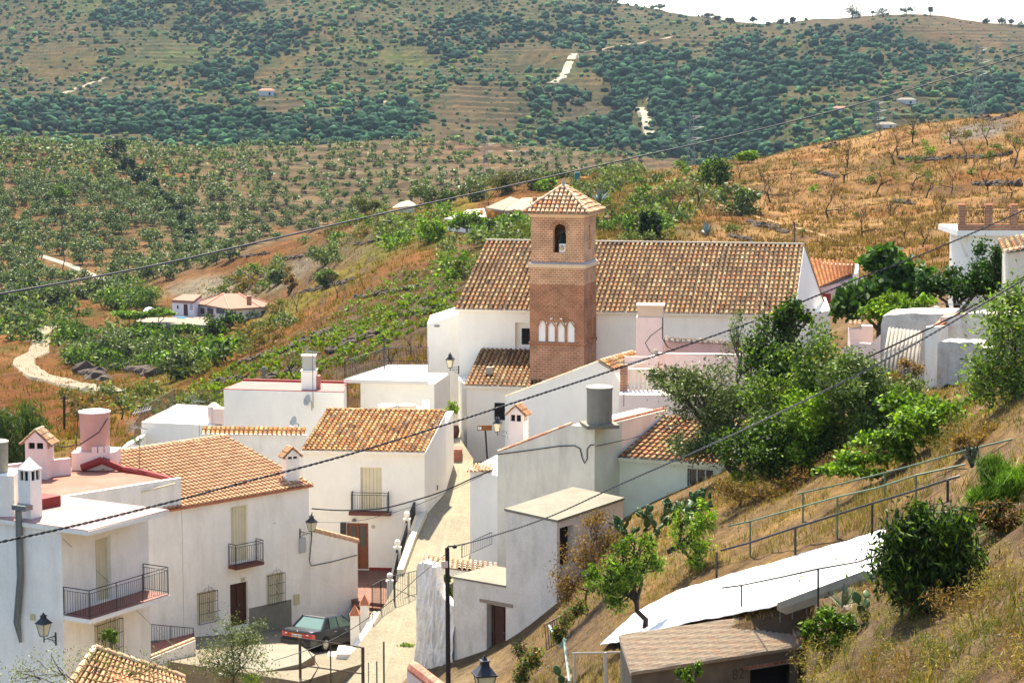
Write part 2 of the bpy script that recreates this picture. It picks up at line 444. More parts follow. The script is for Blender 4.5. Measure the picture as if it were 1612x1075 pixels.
# picture position of every vertex, only used to say which field or slope a point of ground belongs to
dep = GY * CP - GZ * SP; GPYv = 537.5 - F * (GY * SP + GZ * CP) / dep; GPXv = 806 + F * GX / dep
C = np.zeros(GZ.shape + (3,)); C[:] = (.26, .17, .085)
def paint(mask, col): 
    global C
    m = np.clip(mask, 0, 1)[..., None]; C = C * (1 - m) + np.array(col) * m
def blob(px, py, rx, ry, ang=0, soft=.5, seed=0, dmin=0, dmax=1e9):
    ca, sa = math.cos(rad(ang)), math.sin(rad(ang)); dx = GPXv - px; dy = GPYv - py
    e = np.sqrt(((dx * ca + dy * sa) / rx) ** 2 + ((-dx * sa + dy * ca) / ry) ** 2) + .35 * fbm(GPXv / 40 + seed, GPYv / 25, 4, seed % 8)
    return (1 - sstep(1 - soft, 1 + soft, e)) * (D2 > dmin) * (D2 < dmax)
n1 = fbm(GX / 70, D2 / 90, 5, 1); n2 = fbm(GX / 25, D2 / 30, 5, 3)
isfar = sstep(960, 1040, D2)
paint(isfar, (.185, .145, .07)); paint(isfar * sstep(.0, .35, n1) * .8, (.12, .15, .045)); paint(isfar * sstep(.1, .5, n2) * .6, (.27, .155, .075))
for (a, b, rx, ry, an, col, s) in [
    (250,85,75,35,0,(.13,.19,.045),.5),(290,90,45,18,0,(.16,.26,.035),.7),(150,10,60,22,0,(.12,.19,.04),.7),(230,5,50,20,0,(.12,.20,.04),.7),
    (90,100,60,28,10,(.25,.17,.065),.8),(440,110,60,14,-25,(.32,.20,.09),.8),(640,85,60,22,-10,(.17,.23,.04),.8),(560,80,50,20,0,(.15,.20,.05),.7),
    (660,110,26,12,0,(.22,.28,.04),.8),(755,175,70,45,0,(.25,.15,.085),.9),(700,200,60,25,0,(.22,.14,.08),.8),(830,60,50,18,0,(.28,.19,.09),.7),
    (930,130,45,16,25,(.28,.19,.07),.7),(960,170,30,14,30,(.26,.18,.07),.6),(1290,200,80,40,0,(.12,.2,.05),.7),(1350,130,80,22,0,(.26,.16,.09),.6),
    (1530,50,100,30,8,(.30,.17,.09),.9),(1330,35,60,16,0,(.27,.16,.09),.8),(1200,180,60,30,0,(.10,.15,.05),.7),(1540,110,40,16,0,(.25,.28,.05),.7),
    (500,155,50,30,0,(.14,.19,.05),.6),(540,130,40,40,0,(.22,.15,.08),.6),(445,165,40,14,0,(.27,.13,.08),.7),(330,180,60,30,0,(.24,.15,.08),.6),
    (940,205,90,30,0,(.22,.16,.10),.6),(1100,60,80,16,0,(.23,.14,.08),.6),(1590,140,60,30,0,(.28,.20,.09),.6),(1500,190,60,20,0,(.14,.18,.07),.5)]:
    paint(blob(a, b, rx, ry, an, .45, int(a) % 7, 1000) * s, col)
ismid = sstep(415, 450, D2) * (1 - sstep(940, 1000, D2))
paint(isfar * sstep(-.05, .22, fbm(GX / 8, D2 / 16, 4, 4)) * .62, (.085, .115, .05)); paint(isfar * sstep(.12, .4, fbm(GX / 5, D2 / 11, 3, 1)) * .6, (.36, .25, .14))
paint(ismid, (.285, .20, .11)); paint(ismid * sstep(.05, .4, n2) * .7, (.31, .17, .07)); paint(ismid * sstep(.1, .5, n1) * .5, (.24, .20, .13))
paint(blob(560, 270, 230, 55, 5, .5, 2, 440, 960) * .8, (.25, .19, .11)); paint(blob(100, 400, 150, 60, 0, .5, 3, 420, 700) * .6, (.33, .19, .075))
paint(blob(330, 350, 60, 60, 40, .4, 3, 420, 900) * .8, (.31, .24, .15)); paint(blob(760, 235, 90, 14, 0, .5, 3, 600, 960) * .8, (.31, .18, .09))
issp = sstep(135, 160, D2) * (1 - sstep(400, 430, D2)); n3 = fbm(GX / 9, D2 / 11, 5, 2); n4 = fbm(GX / 3.2, D2 / 4.5, 4, 6)
paint(issp, (.30, .155, .055)); paint(issp * sstep(.1, .45, n3) * .7, (.17, .17, .05)); paint(issp * sstep(0, .5, n4) * .4, (.36, .22, .09))
# dry orange hill on the right
orr = issp * sstep(930, 1050, GPX)[None, :]
paint(orr, (.44, .275, .13)); paint(orr * sstep(.0, .4, n3) * .75, (.34, .165, .06)); paint(orr * sstep(.05, .5, n4) * .55, (.56, .40, .19)); paint(orr * sstep(.2, .45, fbm(GX / 5, D2 / 7, 4, 7)) * .6, (.22, .15, .08))
paint(blob(960, 320, 90, 70, -30, .5, 1, 140, 420) * .75, (.21, .18, .055)); paint(blob(1020, 360, 80, 26, 0, .5, 5, 140, 420) * .6, (.17, .17, .06))
paint(blob(1545, 205, 60, 14, -10, .4, 5, 200, 420) * .85, (.32, .30, .27))
# vineyard: dark schist soil; green-yellow edge
paint(blob(560, 545, 330, 58, -32, .3, 4, 140, 420) * .95, (.21, .155, .105)); paint(blob(430, 500, 400, 13, -31, .6, 6, 140, 420) * .8, (.27, .26, .05))
paint(blob(500, 410, 130, 24, -25, .5, 6, 140, 420) * .8, (.24, .185, .12)); paint(blob(430, 440, 70, 16, -25, .5, 6, 140, 420) * .85, (.30, .27, .21))
paint(blob(345, 452, 75, 20, -8, .35, 1, 300, 430) * .95, (.36, .32, .24)); paint(blob(230, 555, 160, 38, 4, .4, 2, 240, 345) * .9, (.15, .095, .055))
paint(blob(630, 365, 90, 30, -20, .6, 2, 140, 420) * .6, (.22, .24, .07)); paint(blob(780, 400, 70, 22, -20, .6, 2, 140, 420) * .6, (.24, .22, .07))
paint(blob(60, 640, 130, 40, 8, .5, 2, 130, 300) * .9, (.28, .125, .045)); paint(blob(40, 500, 60, 40, 0, .5, 2, 240, 420) * .6, (.34, .19, .08))
isnr = 1 - sstep(130, 145, D2); paint(isnr, (.36, .26, .15)); nn = fbm(GX / 2.2, D2 / 3, 5, 4); nm = fbm(GX / .7, D2 / 1.0, 4, 1)
paint(isnr * sstep(0, .45, nn) * .8, (.44, .30, .13)); paint(isnr * sstep(.05, .5, nm) * .5, (.22, .15, .085))
paint(blob(1480, 950, 290, 130, -20, .4, 3, 10, 70) * .9, (.34, .25, .165)); paint(isnr * sstep(.1, .4, fbm(GX / .45, D2 / .6, 4, 6)) * .4, (.16, .11, .07)); paint(blob(1100, 960, 120, 60, 0, .5, 3, 55, 80) * .7, (.42, .28, .12))
paint(isnr * (1 - sstep(690, 860, GPX + 0 * GX + 60 * nn)) * .9, (.36, .29, .19))
paint(isfar * .35, (.10, .125, .05))
paint(ismid * sstep(.0, .3, fbm(GX / 4, D2 / 9, 3, 6)) * .55, (.13, .135, .05))
tw1 = sstep(-.35, .1, fbm(GX / 60, D2 / 90, 3, 5)); paint(isfar * far * tw1 * ((PHF > .62) * .6), (.085, .085, .045)); paint(isfar * far * tw1 * ((PHF < .22) * .30), (.33, .26, .15))
paint(ismid * sstep(300, 460, GPX)[None, :] * ((PHM > .68) * .5), (.12, .10, .06)); paint(ismid * sstep(300, 460, GPX)[None, :] * ((PHM < .2) * .2), (.38, .30, .2))
C = np.clip(C, 0, 1) ** 1.22; C = np.clip(C * np.array([.50, .475, .45]), 0, 1)

def terrain_mat():
    m = bpy.data.materials.new('ground'); m.use_nodes = True; nt = m.node_tree; N = nt.nodes; L = nt.links; b = N['Principled BSDF']
    a = N.new('ShaderNodeVertexColor'); a.layer_name = 'tint'; g = N.new('ShaderNodeNewGeometry')
    cur = a.outputs['Color']
    # three scales of clumping; the coarse one matters far away, the fine one near by
    for sc, lo, hi, det in ((.045, .72, 1.22, 6), (.33, .62, 1.3, 5), (3.2, .68, 1.25, 5)):
        n = N.new('ShaderNodeTexNoise'); n.inputs['Scale'].default_value = sc; n.inputs['Detail'].default_value = det; n.inputs['Roughness'].default_value = .65
        L.new(g.outputs['Position'], n.inputs['Vector'])
        r = N.new('ShaderNodeMapRange'); r.inputs[1].default_value = .32; r.inputs[2].default_value = .68; r.inputs[3].default_value = lo; r.inputs[4].default_value = hi
        L.new(n.outputs['Fac'], r.inputs[0])
        x = N.new('ShaderNodeVectorMath'); x.operation = 'SCALE'; L.new(cur, x.inputs[0]); L.new(r.outputs[0], x.inputs['Scale']); cur = x.outputs[0]
    # steep faces are bare dark rock and stone walling
    sp = N.new('ShaderNodeSeparateXYZ'); L.new(g.outputs['True Normal'], sp.inputs[0])
    r = N.new('ShaderNodeMapRange'); r.inputs[1].default_value = .80; r.inputs[2].default_value = .62; r.inputs[3].default_value = 0; r.inputs[4].default_value = .75
    L.new(sp.outputs['Z'], r.inputs[0])
    mx = N.new('ShaderNodeMix'); mx.data_type = 'RGBA'; L.new(r.outputs[0], mx.inputs[0]); L.new(cur, mx.inputs[6]); mx.inputs[7].default_value = (.10, .068, .045, 1)
    L.new(mx.outputs[2], b.inputs['Base Color']); b.inputs['Roughness'].default_value = 1; b.inputs['Specular IOR Level'].default_value = .05
    n = N.new('ShaderNodeTexNoise'); n.inputs['Scale'].default_value = 1.6; n.inputs['Detail'].default_value = 8; n.inputs['Roughness'].default_value = .7; L.new(g.outputs['Position'], n.inputs['Vector'])
    bp = N.new('ShaderNodeBump'); bp.inputs['Distance'].default_value = .35; bp.inputs['Strength'].default_value = .8; L.new(n.outputs['Fac'], bp.inputs['Height']); L.new(bp.outputs[0], b.inputs['Normal'])
    return m
nr, nc = GZ.shape
V = np.stack([GX, GY, GZ], -1).reshape(-1, 3)
ii = (np.arange(nr - 1)[:, None] * nc + np.arange(nc - 1)[None, :]).ravel()
faces = np.stack([ii, ii + 1, ii + 1 + nc, ii + nc], 1)
GROUNDMAT = terrain_mat()
tag(mesh_obj('ground', V, faces, GROUNDMAT, smooth=False, loc=(0, 0, 0), tint=C.reshape(-1, 3)), kind='structure')

# haze: one closed box of thin even air
hb = MB(); hb.box((-1400, -30, -75), (2800, 0, 0), (0, 7300, 0), (0, 0, 400))
hm = bpy.data.materials.new('haze'); hm.use_nodes = True; hn = hm.node_tree; hn.nodes.remove(hn.nodes['Principled BSDF'])
pv = hn.nodes.new('ShaderNodeVolumePrincipled'); pv.inputs['Color'].default_value = (.62, .78, 1, 1); pv.inputs['Density'].default_value = .000035; pv.inputs['Anisotropy'].default_value = .3
hn.links.new(pv.outputs[0], hn.nodes['Material Output'].inputs['Volume'])
hzo = hb.build('haze', hm); tag(hzo, kind='stuff')
# ================================================================ BUILDERS
OLDPAL = [(.45,.29,.15),(.41,.24,.12),(.49,.36,.20),(.35,.23,.13),(.27,.185,.11),(.53,.41,.25),(.43,.225,.11),(.46,.31,.165),(.38,.28,.165),(.43,.29,.16)]
ORPAL = [(.62,.36,.15),(.56,.27,.10),(.68,.47,.24),(.46,.24,.10),(.36,.22,.12),(.66,.42,.17),(.60,.31,.12),(.52,.40,.24)]
NEWPAL = [(.64,.42,.27),(.60,.385,.24),(.67,.45,.30),(.62,.40,.255),(.65,.43,.285)]
PALEPAL = [(.72,.56,.40),(.66,.49,.33),(.76,.63,.48),(.62,.42,.27),(.70,.53,.37),(.55,.36,.23)]
def tiles(A, B, Cc, Dd, sp=.3, cl=.36, pal=OLDPAL, rr=.40, inside=None, mb=None, dark=0.0, seed=1, lift=.03, jit=1.0, channel=True):
    """rows of half-round clay tiles between eave A-B and ridge D-C"""
    r = random.Random(seed); mb = mb or MB(); A, B, Cc, Dd = map(Vector, (A, B, Cc, Dd))
    n = max(1, round((B - A).length / sp)); m = max(1, round((Dd - A).length / cl))
    K = 5
    def S(a, b): return (A * (1 - a) + B * a) * (1 - b) + (Dd * (1 - a) + Cc * a) * b
    nrm = (B - A).cross(Dd - A).normalized()
    if nrm.z < 0: nrm = -nrm
    for i in range(n):
        jx = r.uniform(-.012, .012) * jit
        for j in range(m):
            a = (i + .5) / n; b0 = j / m; b1 = (j + 1.12) / m
            if inside and not inside(a, (b0 + min(b1, 1)) / 2): continue
            p0 = S(a, b0) + nrm * lift; p1 = S(a, min(b1, 1.0)) + nrm * .004
            w = (S((i + 1) / n, b0) - S(i / n, b0)); wl = w.length; w = w / max(wl, 1e-6)
            R0 = wl * rr; R1 = R0 * .80
            p0 = p0 + w * jx + w * r.uniform(-.008, .008) * jit; p1 = p1 + w * jx
            c = r.choice(pal); c = tuple(v ** 1.25 for v in c); k = r.uniform(.82, 1.15)
            dk = dark * max(0, math.sin(i * .37 + seed) * math.sin(j * .5 + i * .21) + r.uniform(-.3, .5))
            if r.random() < dk: k *= .55
            c = (c[0] * k, c[1] * k, c[2] * k)
            vs = []
            for q, (pp, RR) in enumerate(((p0, R0), (p1, R1))):
                for t in range(K):
                    an = math.pi * t / (K - 1)
                    vs.append(pp + w * (-math.cos(an) * RR) + nrm * (math.sin(an) * RR * 1.02))
            fs = [(t, t + 1, K + t + 1, K + t) for t in range(K - 1)]
            vs2 = [v - nrm * .018 for v in vs[:K]]
            fs += [(2 * K + t + 1, 2 * K + t, t, t + 1)[::-1] for t in range(K - 1)]
            mb.add(vs + vs2, fs, c)
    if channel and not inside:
        # concave channel tiles between the covers, tinted dark to paint the gap shade
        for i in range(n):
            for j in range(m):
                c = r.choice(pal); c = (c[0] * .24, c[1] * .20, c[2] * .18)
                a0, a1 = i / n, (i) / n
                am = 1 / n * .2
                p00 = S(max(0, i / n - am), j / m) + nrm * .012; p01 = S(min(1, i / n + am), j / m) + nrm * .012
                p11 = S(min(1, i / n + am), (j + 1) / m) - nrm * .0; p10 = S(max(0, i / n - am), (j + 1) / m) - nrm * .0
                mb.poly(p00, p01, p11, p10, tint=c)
    return mb
def ridge(A, B, r=.11, pal=OLDPAL, mb=None, seed=3, ln=.40):
    rr = random.Random(seed); mb = mb or MB(); A, B = Vector(A), Vector(B); n = max(1, round((B - A).length / ln)); K = 6
    d = (B - A).normalized(); s = d.cross(Vector((0, 0, 1))).normalized(); up = s.cross(d)
    for i in range(n):
        p0 = A.lerp(B, i / n); p1 = A.lerp(B, min(1, (i + 1.1) / n)); c = rr.choice(pal); vs = []
        for pp, RR, z in ((p0, r, .015), (p1, r * .82, 0)):
            for t in range(K):
                an = math.pi * t / (K - 1); vs.append(pp + s * (math.cos(an) * RR) + up * (math.sin(an) * RR + z))
        mb.add(vs, [(t, t + 1, K + t + 1, K + t) for t in range(K - 1)] + [tuple(range(K))], c)
    return mb
def roofdeck(A, B, Cc, Dd, th=.14, over=0):
    mb = MB(); A, B, Cc, Dd = map(Vector, (A, B, Cc, Dd)); n = (B - A).cross(Dd - A).normalized()
    if n.z < 0: n = -n
    t = [p - n * .006 for p in (A, B, Cc, Dd)]; b = [p - n * th for p in (A, B, Cc, Dd)]
    mb.hexa(b, t); return mb

def shell(parent, name, pts, z0, tops, m, ops={}, rev=.22, frs=None):
    """walls round a plan polygon (ccw), each edge may have openings (u0,u1,z0,z1)"""
    mb = MB(); n = len(pts)
    if not isinstance(tops, (list, tuple)): tops = [tops] * n
    out = []
    for i in range(n):
        a = Vector((pts[i][0], pts[i][1], 0)); b = Vector((pts[(i + 1) % n][0], pts[(i + 1) % n][1], 0)); L_ = (b - a).length
        fr = Fr(a, b - a); out.append(fr); ta, tb = tops[i], tops[(i + 1) % n]; tm = min(ta, tb)
        us = {0.0, L_}; zs = {z0, tm}; O = ops.get(i, [])
        for o in O: us |= {o[0], o[1]}; zs |= {max(o[2], z0), o[3]}
        us = sorted(us); zs = sorted(zs)
        for k in range(len(us) - 1):
            for q in range(len(zs) - 1):
                um, zm = (us[k] + us[k + 1]) / 2, (zs[q] + zs[q + 1]) / 2
                if any(o[0] < um < o[1] and o[2] < zm < o[3] for o in O): continue
                mb.poly(fr.pt(us[k], 0, zs[q]), fr.pt(us[k + 1], 0, zs[q]), fr.pt(us[k + 1], 0, zs[q + 1]), fr.pt(us[k], 0, zs[q + 1]))
        if abs(ta - tb) > 1e-4:
            hi = (fr.pt(L_, 0, tb) if tb > ta else fr.pt(0, 0, ta))
            mb.poly(fr.pt(0, 0, tm), fr.pt(L_, 0, tm), hi)
        for o in O:
            u0, u1, y0, y1 = o[0], o[1], max(o[2], z0), o[3]
            q = [fr.pt(u0, 0, y0), fr.pt(u1, 0, y0), fr.pt(u1, 0, y1), fr.pt(u0, 0, y1)]; p = [fr.pt(u0, rev, y0), fr.pt(u1, rev, y0), fr.pt(u1, rev, y1), fr.pt(u0, rev, y1)]
            for k in range(4): j = (k + 1) % 4; mb.poly(q[k], p[k], p[j], q[j])
    mb.add([(p[0], p[1], tops[i]) for i, p in enumerate(pts)], [tuple(range(n))])
    mb.build(name, m, parent); return out

def shutter(parent, fr, r, rev=.22, name='shutter', m=CREAM, frame=CREAM, slats=0):
    u0, u1, z0, z1 = r; f = MB(); t = .07
    f.fbox(fr, u0, u0 + t, rev - .08, rev + .02, z0, z1); f.fbox(fr, u1 - t, u1, rev - .08, rev + .02, z0, z1); f.fbox(fr, u0 + t, u1 - t, rev - .08, rev + .02, z1 - t, z1)
    p = MB(); n = slats or max(3, round((u1 - u0 - 2 * t) / .18)); w = (u1 - u0 - 2 * t) / n
    for i in range(n): p.fbox(fr, u0 + t + i * w + .008, u0 + t + (i + 1) * w - .008, rev - .05, rev + .02, z0, z1 - t)
    for i in range(1, n): p.fbox(fr, u0 + t + i * w - .008, u0 + t + i * w + .008, rev - .035, rev + .02, z0, z1 - t, tint=(.55, .52, .45))
    mm = mat(m.name + '_boards', m['c'] if 'c' in m else (.66, .58, .38), .7, .06, 2, attr=True)
    o = p.build(name, mm, parent); f.build('frame', frame, o); return o
def door(parent, fr, r, rev=.3, m=DARKWOOD, glass=False, name='door'):
    u0, u1, z0, z1 = r; p = MB(); t = .08
    p.fbox(fr, u0, u1, rev - .02, rev + .04, z0, z1)
    for a, b in ((u0, u0 + t), (u1 - t, u1), ((u0 + u1) / 2 - .04, (u0 + u1) / 2 + .04)): p.fbox(fr, a, b, rev - .07, rev - .02, z0, z1)
    for zz in (z0 + .04, z0 + (z1 - z0) * .42, z1 - .1): p.fbox(fr, u0 + t, u1 - t, rev - .055, rev - .02, zz, zz + .08)
    o = p.build(name, m, parent); h = MB(); h.lathe(fr.pt((u0 + u1) / 2 + .07, rev - .09, (z0 + z1) / 2 - .05), [(.0, -.03), (.03, -.02), (.03, .02), (0, .03)], 8); h.build('handle', GREYMETAL, o)
    if glass:
        g = MB()
        g.fbox(fr, u0 + .18, (u0 + u1) / 2 - .1, rev - .045, rev - .024, z0 + (z1 - z0) * .5, z1 - .18); g.fbox(fr, (u0 + u1) / 2 + .1, u1 - .18, rev - .045, rev - .024, z0 + (z1 - z0) * .5, z1 - .18)
        g.build('glass_pane', GLASS, o)
    return o
def window(parent, fr, r, rev=.2, frame=WHITEPAINT, name='window', mull=1):
    u0, u1, z0, z1 = r; g = MB(); g.fbox(fr, u0, u1, rev, rev + .03, z0, z1); o = g.build(name, GLASS, parent)
    f = MB(); t = .05
    f.fbox(fr, u0, u0 + t, rev - .05, rev - .002, z0, z1); f.fbox(fr, u1 - t, u1, rev - .05, rev - .002, z0, z1); f.fbox(fr, u0 + t, u1 - t, rev - .05, rev - .002, z1 - t, z1); f.fbox(fr, u0 + t, u1 - t, rev - .05, rev - .002, z0, z0 + t)
    for k in range(mull): x = u0 + (u1 - u0) * (k + 1) / (mull + 1); f.fbox(fr, x - .025, x + .025, rev - .05, rev - .002, z0 + t, z1 - t)
    f.build('frame', frame, o); return o
def grille(parent, fr, r, out=.14, gap=.12, ornate=True, name='window_grille', m=IRON):
    u0, u1, z0, z1 = r; b = MB(); n = max(3, round((u1 - u0) / gap))
    for i in range(n + 1):
        u = u0 + (u1 - u0) * i / n; rr = .016 if i in (0, n) else .009; b.tube([fr.pt(u, -out, z0), fr.pt(u, -out, z1)], rr, 4)
    for zz in (z0 + .03, z0 + (z1 - z0) * .33, z0 + (z1 - z0) * .67, z1 - .03): b.tube([fr.pt(u0, -out, zz), fr.pt(u1, -out, zz)], .012, 4)
    for zz in (z0 + .05, z1 - .05):
        for u in (u0, u1): b.tube([fr.pt(u, -out, zz), fr.pt(u, .02, zz)], .012, 4)
    if ornate:
        um = (u0 + u1) / 2; zm = (z0 + z1) / 2
        for s in (-1, 1):
            for dz in (-.3, .0, .3): b.tube([fr.pt(um + s * .07 * math.sin(t * .785), -out - .01, zm + dz + .14 * math.cos(t * .785)) for t in range(5)], .010, 4)
            b.tube([fr.pt(um + s * (.26 - .2 * t / 5), -out, z1 + .02 + .16 * math.sin(t / 5 * 2.2)) for t in range(6)], .010, 4)
        b.tube([fr.pt(um, -out, z1 - .02), fr.pt(um, -out, z1 + .3)], .010, 4)
    return b.build(name, m, parent)
def railing(parent, pts, h, gap=.12, r=.010, post=None, name='railing', m=IRON, top=.018, second=True, base=.08, posts_at=None, label=None):
    """bars between base polyline and a handrail h above"""
    b = MB(); hs = h if isinstance(h, (list, tuple)) else [h] * len(pts); pts = [Vector(p) for p in pts]; Z = Vector((0, 0, 1))
    b.tube([p + Z * hh for p, hh in zip(pts, hs)], top, 5)
    b.tube([p + Z * base for p in pts], r * 1.2, 4)
    if second: b.tube([p + Z * (hh - .12) for p, hh in zip(pts, hs)], r * 1.1, 4)
    for i in range(len(pts) - 1):
        a, c = pts[i], pts[i + 1]; L_ = (c - a).length; n = max(1, round(L_ / gap))
        for k in range(n):
            t = (k + .5) / n; p = a.lerp(c, t); hh = hs[i] * (1 - t) + hs[i + 1] * t
            b.tube([p + Z * base, p + Z * (hh - (.12 if second else 0))], r, 4, cap=False)
        nn = max(1, round(L_ / (post or 1e9)))
        for k in range(nn + 1): t = k / nn; p = a.lerp(c, t); hh = hs[i] * (1 - t) + hs[i + 1] * t; b.tube([p, p + Z * hh], top, 5)
    return b.build(name, m, parent, label=label)
def wall_lamp(fr, px, py, s=1.0, out=.75, label='', side=False, up=True):
    """wall lantern: fixed to wall frame fr at picture point of the wall plate; lantern stands on a scrolled bracket"""
    u, z = fr.hit(px, py); base = fr.pt(u, 0, z); n = -fr.n
    t = thing('wall_lantern', base, label, 'street lamp', 'black wall lanterns')
    br = MB(); e = base + n * out
    br.fbox(fr, u - .03 * s, u + .03 * s, -.02, 0, z - .34 * s, z + .12 * s)
    br.tube([base, e], .016 * s, 5); br.tube([base - Vector((0, 0, .3 * s)), base + n * out * .35 - Vector((0, 0, .1 * s)), base + n * out * .8], .012 * s, 5)
    for k in range(3):
        c0 = base + n * (out * (.15 + .2 * k)) - Vector((0, 0, .09 * s)); rr = .07 * s * (1 - .2 * k)
        br.tube([c0 + n * rr * math.cos(a * .7) + Vector((0, 0, rr * math.sin(a * .7))) for a in range(9)], .008 * s, 4)
    br.tube([e - Vector((0, 0, .1 * s)), e + Vector((0, 0, .12 * s))], .025 * s, 6)
    br.build('bracket', IRON, t); lantern(t, e + Vector((0, 0, .12 * s)), s, fr.d); return t
def lantern(t, c, s, d=(1, 0, 0)):
    d = Vector(d); q = Vector((-d.y, d.x, 0)); Z = Vector((0, 0, 1))
    def ring(r, z): return [c + Z * z * s + (d * a + q * b) * r * s for a, b in ((-1, -1), (1, -1), (1, 1), (-1, 1))]
    g = MB(); g.hexa(ring(.085, .03), ring(.165, .42)); g.build('lamp_glass', LAMPGLASS, t)
    f = MB(); a0, a1 = ring(.095, .0), ring(.178, .44)
    for i in range(4):
        j = (i + 1) % 4; f.tube([a0[i], a1[i]], .013 * s, 4); f.tube([a0[i], a0[j]], .013 * s, 4); f.tube([a1[i], a1[j]], .015 * s, 4)
    f.build('lantern_frame', IRON, t)
    r = MB(); r.hexa(ring(.215, .44), ring(.21, .465)); r.hexa(ring(.20, .465), ring(.075, .62)); r.hexa(ring(.08, .62), ring(.07, .70)); r.hexa(ring(.095, .70), ring(.09, .72)); r.hexa(ring(.05, .72), ring(.01, .82))
    r.build('lantern_roof', IRON, t)
def cable(pts, r, label, m=CABLE, cat='cable', sag=0, name='overhead_cable', twist=0):
    """pts list of world points; catmull-smoothed tube"""
    P_ = [Vector(p) for p in pts]; out = []
    for i in range(len(P_) - 1):
        p0 = P_[max(i - 1, 0)]; p1 = P_[i]; p2 = P_[i + 1]; p3 = P_[min(i + 2, len(P_) - 1)]; n = 10
        for k in range(n):
            t = k / n; out.append(.5 * ((2 * p1) + (p2 - p0) * t + (2 * p0 - 5 * p1 + 4 * p2 - p3) * t * t + (3 * p1 - p0 - 3 * p2 + p3) * t ** 3))
    out.append(P_[-1]); b = MB()
    if twist:
        for ph in (0, math.pi):
            L_ = 0; q = []
            dense = []
            for i in range(len(out) - 1):
                nseg = max(1, int((out[i + 1] - out[i]).length / (twist / 8)))
                for k in range(nseg): dense.append(out[i].lerp(out[i + 1], k / nseg))
            dense.append(out[-1])
            for i, p in enumerate(dense):
                if i: L_ += (p - dense[i - 1]).length
                a = L_ / twist * 2 * math.pi + ph; q.append(p + Vector((math.sin(a) * r * .3, 0, math.cos(a) * r * .8)))
            b.tube(q, r * .75, 4)
    else: b.tube(out, r, 5)
    o = b.build(name, m); return tag(o, label, cat)
def stuff_tint(col, k): return (col[0] * k, col[1] * k, col[2] * k)
def chimney(parent, c, hx, hy, z0, z1, rz, m, cap='gable', vent=.28, pal=NEWPAL, over=.12, name='chimney'):
    """masonry chimney: shaft, vent with little piers, tiled or pyramid cap"""
    o = MB().cbox((c[0], c[1], (z0 + z1) / 2), hx, hy, (z1 - z0) / 2, rz); s = o.build(name, m, parent)
    ex = Vector((math.cos(rz), math.sin(rz), 0)); ey = Vector((-ex.y, ex.x, 0)); b = Vector((c[0], c[1], 0))
    def q(x, y, z): return b + ex * x + ey * y + Vector((0, 0, z))
    d = MB(); d.cbox((c[0], c[1], z1 + vent / 2), hx * .72, hy * .72, vent / 2 - .004, rz); d.build('vent', DARK, s)
    pr = MB()
    for x in (-1, 0, 1):
        for y in (-1, 0, 1):
            if x == 0 and y == 0: continue
            w = .16 if x and y else .09; w *= hx * 2
            pr.cbox(q(x * (hx - w / 2), y * (hy - w / 2), z1 + vent / 2), w / 2, w / 2, vent / 2 - .002, rz)
    zt = z1 + vent
    if cap == 'gable':
        hh = hx * .95; pr.cbox(q(0, 0, zt + .03), hx + .02, hy + .02, .03, rz)
        pr.add([q(-hx - .02, -hy - .02, zt + .06), q(hx + .02, -hy - .02, zt + .06), q(0, -hy - .02, zt + .06 + hh), q(-hx - .02, hy + .02, zt + .06), q(hx + .02, hy + .02, zt + .06), q(0, hy + .02, zt + .06 + hh)], [(0, 1, 2), (5, 4, 3), (0, 3, 4, 1)])
        t = MB(); o1 = over
        e = hh / (hx + .02) * o1
        for sg in (-1, 1):
            A = q(sg * (hx + .02 + o1), -hy - .06, zt + .07 - e); B = q(sg * (hx + .02 + o1), hy + .06, zt + .07 - e); Cc = q(0, hy + .06, zt + .07 + hh); Dd = q(0, -hy - .06, zt + .07 + hh)
            tiles(A, B, Cc, Dd, .17, .3, pal, mb=t, seed=int(c[0] * 10) % 99, rr=.42); dk = roofdeck(A, B, Cc, Dd, .03); t.add(dk.v, dk.f, (.4, .22, .14))
        ridge(q(0, -hy - .08, zt + .08 + hh), q(0, hy + .08, zt + .08 + hh), .07, pal, t, ln=.3); t.build('cap_tiles', TILE, s)
    else:
        pr.cbox(q(0, 0, zt + .03), hx + .03, hy + .03, .03, rz)
        h = cap if isinstance(cap, float) else .35
        pr.add([q(-hx, -hy, zt + .06), q(hx, -hy, zt + .06), q(hx, hy, zt + .06), q(-hx, hy, zt + .06), q(0, 0, zt + .06 + h)], [(0, 1, 4), (1, 2, 4), (2, 3, 4), (3, 0, 4)])
    pr.build('vent_piers', m, s); return s
def tank(c, r, h, m, label, lidm=WHITEPAINT, taper=.94):
    t = thing('water_tank', c, label, 'water tank')
    MB().lathe(c, [(r * taper, 0), (r * (taper + 1) / 2, h * .5), (r, h * .94), (r * 1.03, h * .945), (r * 1.03, h)], 24).build('tank_body', m, t, smooth=False)
    MB().lathe((c[0], c[1], c[2] + h), [(r * 1.06, .002), (r * 1.06, .04), (r * .9, .07), (r * .2, .09)], 24).build('lid', lidm, t)
    return t
